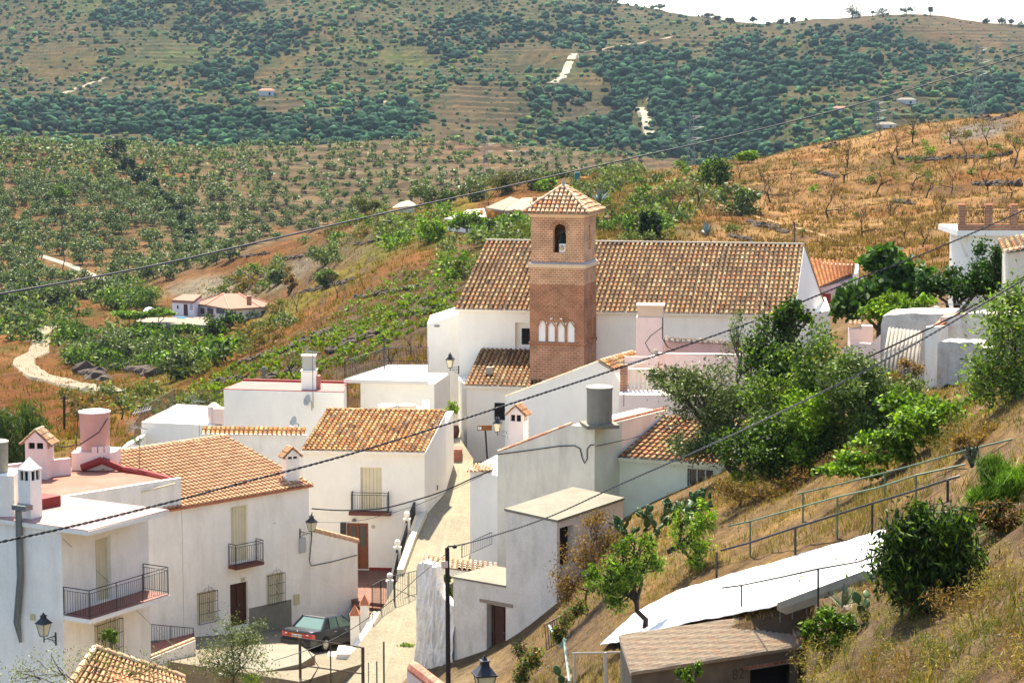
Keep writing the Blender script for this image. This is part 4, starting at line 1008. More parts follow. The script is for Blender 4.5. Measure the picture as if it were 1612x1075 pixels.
back = MB(); bA_, bB_ = N2 + Vector((0, 0, zN2)) + dN * .1, N3 + Vector((0, 0, zN - .1)); back.hexa([bA_ - Vector((0, 0, .1)), bB_ - Vector((0, 0, .1)), Rd - Vector((0, 0, .16)), Rc - Vector((0, 0, .16))], [bA_, bB_, Rd - Vector((0, 0, .01)), Rc - Vector((0, 0, .01))], (.42, .24, .14)); back.build('north_roof', mat('clay_tiles_far_side', (.26, .15, .085), .9, .2, 4), rN)
ridge(Rd, Rc, .13, PALEPAL + OLDPAL, seed=12).build('ridge_tiles', MORTAR, rN)
# low white buttress at the right end
q0 = P(1285, 482, N2.y - 2.5); 
bt = MB(); bt.hexa([(q0.x - 1.5, q0.y - .3, -20), (q0.x + .8, q0.y - .5, -20), (q0.x + 1.0, q0.y + 3, -20), (q0.x - 1.5, q0.y + 3, -20)], [(q0.x - 1.5, q0.y - .3, q0.z - .6), (q0.x + .8, q0.y - .5, q0.z - .2), (q0.x + 1.0, q0.y + 3, q0.z + .25), (q0.x - 1.5, q0.y + 3, q0.z + .2)]); bt.build('buttress', WHITE2, ch)
# left lower wing, lean-to top
wA = P(672.5, 510, 131.0); wB = P(722, 493, 130.6)
wg = MB(); wg.prism([wA, Vector((wB.x + .3, wB.y, 0)), Vector((wB.x + .3, wB.y + 5, 0)), Vector((wA.x, wA.y + 5, 0))], -25, [wA.z, wB.z + .05, wB.z + .05, wA.z]); wg.build('side_wing', WHITE2, ch)
fW = Fr(wA, Vector((wB.x - wA.x, wB.y - wA.y, 0)))
r_ = fW.rect(684, 512, 692, 514)
MB().fbox(fW, r_[0], r_[1], -.05, -.002, r_[2] - .02, r_[3] + .02).build('wall_bracket', GREYMETAL, ch)
# front chapel with its own small tiled roof
K1 = P(735, 606, 124.8); fK = Fr(K1, dN); uK = fK.hit(836, 606)[0]; zK = K1.z
K0 = P(721.5, 606, 127.5)
shell(ch, 'chapel_wall', [Vector((K0.x, K0.y, 0)), Vector((K1.x, K1.y, 0)), fK.pt(uK, 0, 0), fK.pt(uK, 4, 0), Vector((K0.x, K0.y + 2, 0))], -25, zK - .04, WHITE2)
kT = P(757, 549, 128.7)
Ka, Kb = fK.pt(-.15, -.28, zK), fK.pt(uK + .6, -.28, zK); Kd = Vector(kT); Kc = kT + (Kb - Ka)
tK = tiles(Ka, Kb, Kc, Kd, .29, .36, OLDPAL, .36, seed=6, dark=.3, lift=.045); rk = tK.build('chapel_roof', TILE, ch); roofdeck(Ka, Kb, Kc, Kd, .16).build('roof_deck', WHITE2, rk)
MB().fbox(fK, .95, 1.35, .9, 1.2, zK + .55, zK + .95).build('roof_vent', MORTAR, rk)
r_ = fK.rect(779, 634, 797, 661); MB().fbox(fK, r_[0], r_[1], -.03, -.002, r_[2], r_[3]).build('chapel_window', DARK, ch)
grille(ch, fK, r_, .06, .12, False)
# plinth step and corner stone at the chapel foot
r_ = fK.rect(722, 690, 735, 720)
MB().lathe((K0.x + .25, K0.y - .6, -21.4), [(.45, 0), (.4, .5), (.1, 1.1)], 10).build('corner_stone', STONE, ch)
wall_lamp(Fr(K0, Vector((.92, .35, 0))), 720, 578, 1.0, .75, 'black wall lantern on the white church wall left of the brick tower') if False else None
def side_lamp(p, sx, s, out, label):
    t = thing('wall_lantern', p, label, 'street lamp', 'black wall lanterns'); b = MB(); e = p + Vector((sx * out, -.05, 0)); Z = Vector((0, 0, 1))
    b.cbox(p, .04, .06, .22 * s); b.tube([p, e], .016 * s, 5); b.tube([p - Z * .2 * s, p + Vector((sx * out * .4, 0, -.12 * s)), e - Vector((sx * .12, 0, 0))], .012 * s, 5)
    for k in range(3):
        c0 = p + Vector((sx * out * (.18 + .22 * k), 0, .08 * s)); rr = .07 * s
        b.tube([c0 + Vector((rr * math.cos(a * .8), 0, rr * math.sin(a * .8))) for a in range(8)], .009 * s, 4)
    b.tube([e - Z * .06, e + Z * .14 * s], .025 * s, 6); b.build('bracket', IRON, t); lantern(t, e + Z * .12 * s, s, (1, -.2, 0)); return t
side_lamp(P(722, 582, 126.6), -1, 1.1, .5, 'black wall lantern on the white church wall left of the brick tower')
side_lamp(P(803, 683, 101.5), -1, .95, .6, 'black wall lantern with a cloth over it beside the small gabled chimney')

# ---- tower
TA = P(834, 540, 124.6); ang = rad(-15.0); TW = 3.22
tw_ = bpy.data.objects.new('bell_tower', None); COL.objects.link(tw_); TZ = -25.0
cx = TA.x + math.cos(ang) * TW / 2 - math.sin(ang) * TW / 2; cy = TA.y + math.sin(ang) * TW / 2 + math.cos(ang) * TW / 2
tw_.location = (cx, cy, TZ); tw_.rotation_euler = (0, 0, ang)
tag(tw_, 'square red brick bell tower with arched openings and a pyramid tile roof', 'tower')
def tb_(mb, name, m, parent=tw_, smooth=False):      # child in the tower's own coordinates
    o = mesh_obj(name, np.array(mb.v, float), mb.f, m, None, smooth, (0, 0, 0), np.array(mb.c), mb.m if len(set(mb.m)) > 1 else None); o.parent = parent; return o
def tz_(py): return zat(py, TA.y) - TZ
h = TW / 2
def sq(w): return [(-w, -w), (w, -w), (w, w), (-w, w)]
zs = {k: tz_(k) for k in (335, 342, 352, 397, 412, 415, 421, 447, 485, 488, 500, 538, 542, 585)}
lo = MB(); lo.prism(sq(h), 0, zs[585]); lo.prism(sq(h), zs[585], zs[542]); tb_(lo, 'base', BRICKB)
bs = MB(); bs.prism(sq(h + .06), zs[542], zs[538]); tb_(bs, 'string_course', BRICKD)
# arcade storey: wall with four pointed blind arches on front and right faces
def wallgrid(w, z0, z1, holes, depth, side):
    """face in tower coords: side 0 = front(-y), 1 = right(+x), 2 back, 3 left. holes: list of outlines [(u,z)..] cut by strips"""
    mb = MB()
    def T(u, d, z): return ((u, -h + d, z), (h - d, u, z), (-u, h - d, z), (-h + d, -u, z))[side]
    us = {-w, w}
    for ho in holes: 
        for k in range(13): us.add(ho[0] + (ho[1] - ho[0]) * k / 12)
    us = sorted(us)
    for a, b in zip(us[:-1], us[1:]):
        m = (a + b) / 2; H = [x for x in holes if x[0] < m < x[1]]
        if not H: mb.poly(T(a, 0, z0), T(b, 0, z0), T(b, 0, z1), T(a, 0, z1)); continue
        x = H[0]; ta, tb2 = x[4](a), x[4](b)
        if x[2] > z0: mb.poly(T(a, 0, z0), T(b, 0, z0), T(b, 0, x[2]), T(a, 0, x[2]))
        mb.poly(T(a, 0, ta), T(b, 0, tb2), T(b, 0, z1), T(a, 0, z1))
        mb.poly(T(a, 0, tb2 * 0 + ta), T(a, depth, ta), T(b, depth, tb2), T(b, 0, tb2)); mb.poly(T(a, 0, x[2]), T(b, 0, x[2]), T(b, depth, x[2]), T(a, depth, x[2]))
    for x in holes:
        mb.poly(T(x[0], 0, x[2]), T(x[0], depth, x[2]), T(x[0], depth, x[4](x[0])), T(x[0], 0, x[4](x[0]))); mb.poly(T(x[1], 0, x[2]), T(x[1], 0, x[4](x[1])), T(x[1], depth, x[4](x[1])), T(x[1], depth, x[2]))
    return mb, T
def pointed(u0, u1, z0, zt):
    c = (u0 + u1) / 2; w = (u1 - u0) / 2; sp_ = zt - w * 1.5
    return (u0, u1, z0, zt, lambda u: sp_ + (zt - sp_) * math.sqrt(max(0, 1 - (abs(u - c) / w) ** 1.7)))
def rounda(u0, u1, z0, zt):
    c = (u0 + u1) / 2; w = (u1 - u0) / 2; sp_ = zt - w
    return (u0, u1, z0, zt, lambda u: sp_ + w * math.sqrt(max(0, 1 - ((u - c) / w) ** 2)))
pxu = lambda px: (px - 834) / 84.0 * TW - h           # front face coordinate
arc = [pointed(pxu(a), pxu(b), zs[538] + .03, tz_(503.5)) for a, b in ((847, 858.5), (862, 873), (877, 888), (892, 903.5))]
a_mb = MB()
for sd_, off in ((0, 0), (1, .35), (2, 0), (3, 0)):
    hs_ = [(x[0] + off, x[1] + off, x[2], x[3], (lambda f, o: (lambda u: f(u - o)))(x[4], off)) for x in arc]
    g_, T = wallgrid(h, zs[538], zs[485], hs_, .10, sd_); a_mb.add(g_.v, g_.f)
tb_(a_mb, 'arcade_storey', BRICKD)
pan = MB(); pan.prism(sq(h - .10), zs[538] + .01, zs[485] - .01); tb_(pan, 'arch_panels', mat('arch_plaster', (.86, .80, .72), .9, .04))
# small triangular plaster insets between the arches
tri = MB()
for px, py, s in ((860.5, 508, .06), (875, 509, .085), (890, 509, .085), (867.5, 502, .085), (882.5, 502, .085)):
    u = pxu(px); z = tz_(py); tri.add([(u - s, -h - .004, z + s), (u + s, -h - .004, z + s), (u, -h - .004, z - s), (u - s, -h + .01, z + s), (u + s, -h + .01, z + s), (u, -h + .01, z - s)], [(0, 2, 1), (3, 4, 5), (0, 1, 4, 3), (1, 2, 5, 4), (2, 0, 3, 5)])
tb_(tri, 'plaster_insets', mat('arch_plaster', (.86, .80, .72), .9, .04))
# moulded arch outlines on the front: interlaced hoods
hd_ = MB()
for x in arc:
    pts = [(x[0] - .04 + (x[1] - x[0] + .08) * k / 10, -h - .015, x[4](min(max(x[0] + (x[1] - x[0]) * k / 10, x[0]), x[1])) + .04) for k in range(11)]
    hd_.tube(pts, .036, 4)
for a, b in ((847, 873), (862, 888), (877, 903.5)):
    u0, u1 = pxu(a), pxu(b); hd_.tube([(u0 + (u1 - u0) * k / 10, -h - .012, tz_(513) + (tz_(499) - tz_(513)) * math.sin(math.pi * k / 10)) for k in range(11)], .028, 4)
tb_(hd_, 'arch_hoods', BRICKD)
sc_ = MB(); sc_.prism(sq(h + .03), zs[485], zs[485] + .10); tb_(sc_, 'upper_string', BRICKD)
md = MB(); md.prism(sq(h - .012), zs[485] + .10, zs[447]); tb_(md, 'shaft', BRICKD)
# raised lozenge lattice on the shaft
lz = MB(); z0_, z1_ = zs[485] + .14, zs[447] - .05; rows = 9; cols = 13
for sd_ in (0, 1):
    for r in range(rows):
        for c in range(cols):
            if (r + c) % 2: continue
            z = z0_ + (z1_ - z0_) * (r + .5) / rows; u = -h + .12 + (TW - .24) * (c + .5) / cols
            if sd_ == 0: lz.box((u - .09, -h - .012, z - .02), (.18, 0, 0), (0, .03, 0), (0, 0, .04))
            else: lz.box((h - .018, u - .09, z - .02), (.03, 0, 0), (0, .18, 0), (0, 0, .04))
tb_(lz, 'brick_lattice', BRICKD)
up = MB(); up.prism(sq(h + .0), zs[447], zs[421]); tb_(up, 'upper_shaft', BRICK)
bd = MB(); bd.prism(sq(h + .10), zs[421], zs[415]); tb_(bd, 'plaster_band', PLBAND)
sl2 = MB(); sl2.hexa([(x, y, zs[415]) for x, y in sq(h + .10)], [(x, y, zs[412]) for x, y in sq(h - .03)]); tb_(sl2, 'sloped_ledge', mat('grey_mortar', (.34, .30, .27), .95, .1, 3))
# belfry with open arches
h_old = h; h = h - .05
ar = rounda(pxu(868.5), pxu(888.5), zs[397], zs[352]); bf = MB()
for sd_ in range(4):
    if sd_ == 0: hole = [ar]
    elif sd_ == 2: hole = [rounda(-.62, .18, zs[397], zs[352])]
    elif sd_ == 3: hole = [rounda(-.4, .35, zs[397], zs[352])]
    else: hole = []
    if sd_ == 1:
        g_, T = wallgrid(h, zs[412], zs[342], [rounda(-.33, .28, zs[397] + .1, zs[352] - .1)], .12, sd_)
    else: g_, T = wallgrid(h, zs[412], zs[342], hole, .42, sd_)
    bf.add(g_.v, g_.f)
tb_(bf, 'belfry', BRICK)
pn = MB(); pn.box((h - .14, -.4, zs[397] + .1), (.02, 0, 0), (0, .75, 0), (0, 0, zs[352] - zs[397] - .1)); tb_(pn, 'blind_arch_panel', PLBAND)
fl_ = MB(); fl_.prism(sq(h - .01), zs[412] + .02, zs[412] + .12); fl_.prism(sq(h - .01), zs[342] - .14, zs[342] - .02); tb_(fl_, 'belfry_floors', MORTAR)
# voussoirs
vo = MB(); c_ = (ar[0] + ar[1]) / 2; wv = (ar[1] - ar[0]) / 2
for k in range(17):
    a = math.pi * (k + .5) / 17; rr0, rr1 = wv + .02, wv + .24; da = math.pi / 17 * .36
    q = [(c_ + math.cos(a + s_ * da) * r_, ar[3] - wv + math.sin(a + s_ * da) * r_) for r_, s_ in ((rr0, -1), (rr1, -1), (rr1, 1), (rr0, 1))]
    vo.add([(x, -h - .012, z) for x, z in q] + [(x, -h + .01, z) for x, z in q], [(0, 1, 2, 3), (0, 4, 5, 1), (1, 5, 6, 2), (2, 6, 7, 3), (3, 7, 4, 0)])
tb_(vo, 'arch_voussoirs', BRICKD)
bell = MB(); bell.lathe((.05, -.1, zs[397] + .42), [(.34, 0), (.30, .1), (.24, .3), (.20, .48), (.10, .56), (.02, .6)], 16); bell.tube([(.05, -h + .1, zs[397] + 1.1), (.05, h - .1, zs[397] + 1.1)], .04, 6); bell.tube([(.05, -.1, zs[397] + 1.0), (.05, -.1, zs[397] + 1.12)], .05, 6)
tb_(bell, 'bell', mat('bronze_patina', (.045, .075, .05), .5, .2, 6, metal=.4))
lp_ = MB(); lp_.box((.10, -h + .1, zs[397]), (.38, 0, 0), (0, .22, 0), (0, 0, .50)); lp_.box((-.05, .6, zs[397]), (.75, 0, 0), (0, .3, 0), (0, 0, .55)); tb_(lp_, 'bell_block', WHITE2)
sk_ = MB(); sk_.lathe((.28, -h + .02, zs[397] + .28), [(.12, 0), (.15, .05), (.11, .16), (.0, .2)], 12, ax=(0, -1, 0)); tb_(sk_, 'loudspeaker', mat('yellowed_plastic', (.45, .36, .20), .6, .1))
h = h_old
co = MB(); co.hexa([(x, y, zs[342]) for x, y in sq(h - .02)], [(x, y, zs[335]) for x, y in sq(h + .16)]); tb_(co, 'cornice', PLBAND)
rw = h + .34; ap = tz_(294) ; ez = zs[335] + .02; rt = MB()
apx = (0, 0, ap)
for k in range(4):
    cA = [(-rw, -rw), (rw, -rw), (rw, rw), (-rw, rw)]; a, b = cA[k], cA[(k + 1) % 4]
    A_, B_ = Vector((*a, ez)), Vector((*b, ez)); v = Vector(apx) - (A_ + B_) / 2
    tiles(A_, B_, B_ + v, A_ + v, .255, .33, PALEPAL + [(.62, .26, .13)], .42, inside=lambda u, w: abs(u - .5) < .5 * (1 - w) + .015, mb=rt, seed=20 + k, lift=.05)
rto = tb_(rt, 'roof', TILE)
dk = MB(); dk.add([(x, y, ez - .02) for x, y in sq(rw - .02)] + [(0, 0, ap - .03)] + [(x, y, ez - .08) for x, y in sq(rw - .02)], [(0, 1, 4), (1, 2, 4), (2, 3, 4), (3, 0, 4), (5, 6, 1, 0), (6, 7, 2, 1), (7, 8, 3, 2), (8, 5, 0, 3), (8, 7, 6, 5)]); d_ = tb_(dk, 'roof_deck', mat('clay_bedding', (.32, .2, .12), .95, .15, 5)); d_.parent = rto
hp_ = MB()
for x, y in sq(rw): ridge((x * 1.02, y * 1.02, ez + .05), (0, 0, ap + .05), .11, PALEPAL, hp_, seed=int(x * 7 + y), ln=.36)
hr = tb_(hp_, 'hip_tiles', TILE); hr.parent = rto
fi = MB(); fi.lathe((0, 0, ap - .02), [(.17, 0), (.14, .12), (.09, .2), (.10, .28), (.04, .42)], 10); f_ = tb_(fi, 'finial', MORTAR); f_.parent = rto

# ================================================================ HOUSES CENTRE AND RIGHT
# G: white gable in front of the tower
dG = Vector((.90, -.44, 0)).normalized(); G0 = P(795, 625, 112.0); fG = Fr(G0, dG)
uGp, zGp = fG.hit(944, 569); uGr = fG.hit(976, 590)[0]; zGr = fG.hit(965, 582)[1]; uGe = fG.hit(965, 582)[0]
rG = -dG; nG = fG.n
hg = thing('white_house', fG.pt(3, 2, -24), 'white gabled house end rising in front of the brick tower', 'house')
g = MB(); prof = [(0, G0.z), (uGp, zGp), (uGe, zGr), (uGr, zGr - .6)]
front = [fG.pt(0, 0, -24), fG.pt(uGr, 0, -24)] + [fG.pt(u, 0, z) for u, z in prof[::-1]]
bk = [p + nG * 5 for p in front]; n = len(front); g.add(front + bk, [tuple(range(n)), tuple(range(2 * n - 1, n - 1, -1))] + [(i, n + i, n + (i + 1) % n, (i + 1) % n) for i in range(n)]); g.build('wall', WHITE2, hg)
cpm = MB()
for i in range(18):
    a = prof[0]; b = prof[1]; t0, t1 = i / 18, (i + 1.1) / 18
    cpm.tube([fG.pt(a[0] + (b[0] - a[0]) * t, .12, a[1] + (b[1] - a[1]) * t - .02) for t in (t0, t1)], [.11, .095], 7, tint=random.Random(i).choice(PALEPAL))
cpm.build('verge_tiles', TILE, hg)
Gd, Gc = fG.pt(uGp, -.05, zGp + .02), fG.pt(uGp, 4.3, zGp + .02); Ga, Gb = fG.pt(uGe + .05, -.05, zGr), fG.pt(uGe + .05, 4.3, zGr)
tG = tiles(Ga, Gb, Gc, Gd, .27, .33, ORPAL, .4, seed=31, jit=2.5); tr = tG.build('roof', TILE, hg); roofdeck(Ga, Gb, Gc, Gd, .1).build('roof_deck', MORTAR, tr); ridge(Gd, Gc, .11, PALEPAL, seed=9).build('ridge_tiles', TILE, tr)
# S: pink house with square flue, balustrade balcony, terrace walls
hs = thing('pink_house', P(1040, 640, 110), 'pale pink house half hidden by trees, with a big square flue and balustrade', 'house')
def wallpx(parent, x0, x1, ytop, Y, z0, m, name='wall', d=(1, -.12), th_=.3, ytop2=None, w=0):
    o = P((x0 + x1) / 2, ytop, Y); fr = Fr(o, Vector((d[0], d[1], 0))); u0, za = fr.hit(x0, ytop); u1, zb_ = fr.hit(x1, ytop2 if ytop2 else ytop)
    if ytop2 is None: za = zb_ = o.z
    p = [fr.pt(u0, 0, 0), fr.pt(u1, 0, 0), fr.pt(u1, th_, 0), fr.pt(u0, th_, 0)]
    MB().prism(p, z0, [za, zb_, zb_, za]).build(name, m, parent); return fr, u0, u1, za
wallpx(hs, 975, 1112, 622, 106, -24, BEIGEWALL if False else mat('pale_pink_render', (.72, .60, .54), .9, .06, 1, bump=.01), 'wall', th_=3)
fr, u0, u1, z = wallpx(hs, 1036, 1180, 558, 109.5, -22, PINKWALL, 'terrace_wall', ytop2=561, th_=.25)
MB().fbox(fr, u0 - .03, u1, -.04, .3, z + .002, z + .07).build('wall_coping', mat('pale_pink_render', (.72, .60, .54), .9, .06), hs)
fr, u0, u1, z = wallpx(hs, 1045, 1185, 537, 113, -22, mat('mauve_render', (.46, .34, .32), .92, .12, 1, stain=(.25, .2, .19)), 'rear_wall', ytop2=543, th_=.3)
tiles(fr.pt(u0, -.14, z + .0), fr.pt(u1, -.14, z - .22), fr.pt(u1, .4, z - .08), fr.pt(u0, .4, z + .14), .30, .27, [(.25, .2, .17), (.35, .27, .22), (.2, .17, .15)], .45, seed=3).build('coping_tiles', TILE, hs)
q = P(1024, 548, 111.5); MB().cbox((q.x, q.y + .6, q.z + .35), .70, .6, 1.25, -.1).build('flue', PINKWALL, hs); MB().cbox((q.x + .03, q.y + .6, zat(492, 111.5)), .66, .56, .27, -.1).build('flue_neck', mat('pale_ochre_render', (.62, .47, .33), .9, .06), hs); MB().cbox((q.x + .03, q.y + .6, zat(482, 111.5)), .74, .66, .05, -.1).build('flue_cap', mat('pale_ochre_render', (.62, .47, .33), .9, .06), hs)
b = MB(); b.tube([P(1043, 500, 110.7), P(1043, 533, 110.6), P(1050, 545, 110.5), P(1062, 552, 109.3)], .03, 5); b.tube([P(1043, 515, 110.7), P(1025, 528, 110.6), P(1016, 540, 110.6), P(1022, 552, 110.4), P(1030, 560, 109.3)], .025, 5); b.build('cables', CABLE, hs)
q = P(1032, 556, 109.2); MB().lathe(q - Vector((0, 0, .15)), [(.13, 0), (.15, .15), (.12, .3), (.05, .36)], 10).build('vent_pot', MORTAR, hs)
fq = Fr(P(1005, 600, 107.5), (1, -.1)); 
u0 = fq.hit(981, 600)[0]; u1 = fq.hit(1034, 600)[0]; zt = zat(582, 107.5); z0 = zat(620, 107.5)
MB().fbox(fq, u0, u1, 1.2, 1.3, z0 - .5, zat(566, 107.5)).build('rear_panel', PINKWALL, hs)
MB().fbox(fq, u0 - .1, u1 + .1, -.1, .12, zt - .05, zt + .06).build('balustrade_rail', BEIGEWALL, hs); MB().fbox(fq, u0 - .1, u1 + .1, -.1, .12, z0 - .2, z0 + .05).build('balustrade_base', BEIGEWALL, hs)
for k in range(6):
    c = fq.pt(u0 + .35 + (u1 - u0 - .6) * k / 5, 0, z0 + .05); H_ = zt - z0 - .1
    MB().lathe(c, [(.06, 0), (.05, H_ * .1), (.10, H_ * .35), (.05, H_ * .6), (.07, H_ * .85), (.07, H_)], 8).build('baluster', BEIGEWALL, hs)
MB().fbox(fq, u0 - .15, u0 + .22, -.12, .2, z0 - .2, zt + .25).build('brick_pier', BRICKB, hs); 
q = P(1034, 580, 109.0); MB().cbox(q, .12, .12, .35).build('brick_pier', BRICKB, hs)
wb_ = MB(); a, b = P(990, 580, 108.2), P(1031, 564, 108.9); wb_.box(a, b - a, (0, .3, 0), (0, 0, .17)); wb_.build('white_beam', WHITE2, hs)
antenna(P(982, 640, 104.5), 2.3, 'tv antenna in front of the pink balustrade', 1.0)

# H: tall lime-washed house with the grey tank
dHs = Vector((.56, .83, 0)).normalized(); dHf = Vector((.83, -.56, 0)).normalized()
H1 = P(936, 673, 92.5); zH = H1.z; fHs = Fr(H1, dHs); fHf0 = Fr(H1, dHf); uHl, zHl = fHf0.hit(783, 713); H0 = fHf0.pt(uHl, 0, 0)
uH9, _ = fHf0.hit(898, 673); uHr = fHs.hit(1050, 650)[0]; H2 = fHs.pt(uHr, 0, 0)
hh = thing('old_white_house', (H1.x - 2, H1.y, -25), 'tall lime washed house wall with a tile coping carrying the grey round tank', 'house')
Hm = fHf0.pt(uH9, 0, 0)
back_ = dHs * 6
shell(hh, 'wall', [H0, Hm, H1 * 1, H1 + dHs * 6, Hm + back_, H0 + back_], -26, [zHl, zH, zH, zH, zH, zHl], BEIGEWALL)
MB().prism([H1 + dHs * 6.01, H1 + dHs * .0 + Vector((.02, .0, 0)), H1 + dHs * .02, H1 + dHs * 6.02], -26, zH - .01)
mb = MB(); sdn = fHs.n; MB().prism([fHs.pt(.01, -.008, 0), fHs.pt(2.3, -.008, 0), fHs.pt(2.3, .3, 0), fHs.pt(.01, .3, 0)], -24, zH + .002).build('green_side_wall', GREENWALL, hh); mb.prism([fHs.pt(2.3, -.008, 0), fHs.pt(uHr, -.008, 0), fHs.pt(uHr, .3, 0), fHs.pt(2.3, .3, 0)], -24, zH + .002); mb.build('side_wall', mat('pale_salmon_render', (.86, .76, .62), .92, .08, 1, bump=.012, stain=(.42, .36, .28), stain_amt=.4), hh)  # near stretch of the side wall is pale green, the rest salmon
cpm = MB(); nn_ = 12
for i in range(nn_):
    t0, t1 = i / nn_, (i + 1.1) / nn_
    cpm.tube([H0 + (Hm - H0) * t + Vector((0, 0, zHl + (zH - zHl) * t + .03)) + dHs * .12 for t in (t0, t1)], [.12, .10], 7, tint=random.Random(i).choice([(.55, .25, .17), (.6, .33, .22), (.5, .22, .15), (.62, .45, .35)]))
for i in range(22):
    t0, t1 = .09 + .91 * i / 22, .09 + .91 * (i + 1.1) / 22
    cpm.tube([fHs.pt(uHr * t, .14, zH + .03) for t in (t0, t1)], [.10, .085], 7, tint=random.Random(i + 50).choice([(.55, .25, .17), (.6, .30, .20), (.5, .22, .15)]))
cpm.build('coping_tiles', TILE, hh)
tk_ = hz(933, 674, zH) + dHs * .55
MB().cbox((tk_.x, tk_.y, zH + .08), .72, .72, .08, .2).build('tank_base', CONC, hh)
tank(Vector((tk_.x, tk_.y, zH + .16)), .56, 1.55, GREYTANK, 'grey fibre cement water tank on top of the tall lime washed house', mat('tank_lid', (.45, .42, .3), .8, .1), .99)
MB().tube([P(952, 622, 93.2), P(954, 632, 93), P(962, 634, 93), P(962, 660, 93)], .014, 4).build('pipe', GREYMETAL, hh)
cq = Vector((hz(817, 690, zH - .9).x, 97.0, 0)); chimney(hh, (P(816, 680, 97).x, 97.3), .36, .34, zat(700, 97), zat(663, 97), -.35, mat('pale_pink_render', (.72, .60, .54), .9, .06), 'gable', .30, NEWPAL, .12)
# conduit cable along H front
pts_ = [fHf0.hit(x, y) for x, y in ((783, 715), (830, 709), (880, 702), (905, 701), (914, 706), (917, 720), (921, 729), (925, 722), (925, 706), (930, 700), (936, 700))]
MB().tube([fHf0.pt(u, -.04, z) for u, z in pts_], .024, 5).build('conduit', CABLE, hh)
# white set-back part left of H
q = P(740, 738, 98.5); q2 = P(790, 738, 96.5); mb = MB(); mb.prism([q, q2, q2 + Vector((2, 4, 0)), q + Vector((1.6, 5, 0))], -25, q.z); o = mb.build('set_back_wall', WHITE2, hh)
tiles(P(735, 744, 98.2), P(775, 742, 97.2), P(778, 729, 99), P(742, 731, 99.6), .24, .3, PALEPAL, .4, seed=14).build('small_tiled_ledge', TILE, hh)
rr_ = [P(727, 880, 95.4), P(775, 858, 97.2)]; railing(hh, [rr_[0], rr_[1]], .62, .13, .010, second=False)

# I: pale green house with weathered tiles
I0 = fHs.pt(fHs.hit(975, 716)[0], -.01, 0); dI = Vector((.93, -.37, 0)).normalized(); fI = Fr(I0, dI)
zI = fI.hit(980, 719)[1]; uI = fI.hit(1136, 740)[0]
hi = thing('green_house', fI.pt(2, 2, -20), 'low pale green house with a weathered clay tile roof beneath the olive tree', 'house')
wi = fI.rect(1083, 738, 1122, 766)
shell(hi, 'wall', [I0, fI.pt(uI, 0, 0), fI.pt(uI, 0, 0) + dHs * 5.5, I0 + dHs * 5.5], -21, zI - .03, GREENWALL, {0: [wi]}, rev=.18)
window(hi, fI, wi, .18, mull=2); grille(hi, fI, wi, .05, .13, False)
Is = fHs.hit(1047, 655); iu = Is[0] - fHs.hit(975, 716)[0]; Ia, Ib = fI.pt(-.0, -.25, zI), fI.pt(uI + .2, -.25, zI); Id = fI.pt(0, 0, 0) + dHs * iu; Id.z = Is[1]; Ic = Id + (Ib - Ia)
tI = tiles(Ia, Ib, Ic, Id, .285, .36, OLDPAL + [(.60, .30, .18)] * 3, .365, seed=16, dark=.35, lift=.045); ri = tI.build('roof', TILE, hi); roofdeck(Ia, Ib, Ic, Id, .16).build('roof_deck', GREENWALL, ri)

# J: concrete roofed outhouse; K: its lower part with the brown door
dJl = Vector((.80, -.60, 0)); dJr = Vector((.60, .80, 0)); J1 = P(877, 818, 84.5); fJ = Fr(J1, dJl); fJr = Fr(J1, dJr)
uJ0, zJ0 = fJ.hit(796.5, 800); uJ2, zJ2 = fJr.hit(981, 783); zJ1 = J1.z
hj = thing('concrete_outhouse', (J1.x, J1.y, -26), 'rough rendered outhouse with a sloping bare concrete roof and open doorway', 'outhouse')
J0 = fJ.pt(uJ0, 0, 0); J2 = fJr.pt(uJ2, 0, 0); J3 = J0 + (J2 - Vector((J1.x, J1.y, 0)))
J1p = Vector((J1.x, J1.y, 0)); dj = fJr.rect(881, 828, 903, 892)
uK0, zK0 = fJ.hit(713.5, 909); kd = fJ.rect(766, 953, 804, 1036)
shell(hj, 'wall', [J0, J1p, J2, J3], -26, [zJ0 - .1, zJ1 - .1, zJ2 - .1, zJ0 + zJ2 - zJ1 - .1], OLDWALL, {1: [dj], 0: [(kd[0] - uJ0, kd[1] - uJ0, kd[2], kd[3])] if kd[0] > uJ0 else []}, rev=.3)
sb = MB(); e = .05
def ex(p, a, b): return p + dJl * a + dJr * b
sb.prism([ex(J0, -e, -e), ex(J1p, e, -e), ex(J2, e, e), ex(J3, -e, e)], [z - .1 for z in (zJ0, zJ1, zJ2, zJ0 + zJ2 - zJ1)], [zJ0, zJ1, zJ2, zJ0 + zJ2 - zJ1]); sb.build('roof', CONC, hj)
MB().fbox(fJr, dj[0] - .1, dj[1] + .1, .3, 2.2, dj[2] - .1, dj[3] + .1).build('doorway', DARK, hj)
K0_ = fJ.pt(uK0, 0, 0); zk = zK0; kb = dJr * 2.6
shell(hj, 'lower_wall', [K0_, J0 - dJl * .005, J0 - dJl * .005 + kb, K0_ + kb], -26, zk - .02, OLDWALL, {0: [(kd[0] - uK0, min(kd[1], uJ0 - .02) - uK0, kd[2], kd[3])]}, rev=.35)
MB().prism([K0_ - dJl * .04 - dJr * .04, J0 - dJl * .01 - dJr * .04, J0 - dJl * .01 + kb, K0_ - dJl * .04 + kb], zk - .018, zk + .06).build('lower_roof', CONC, hj)
door(hj, fJ, (kd[0] + .12, kd[1] - .02, kd[2], kd[3]), .3, DARKWOOD)
lt_ = MB(); lt_.fbox(fJ, kd[0] - .35, kd[1] + .12, -.03, .1, kd[3] + .02, kd[3] + .16); lt_.build('door_lintel', mat('weathered_wood', (.32, .24, .17), .9, .2, 8), hj)
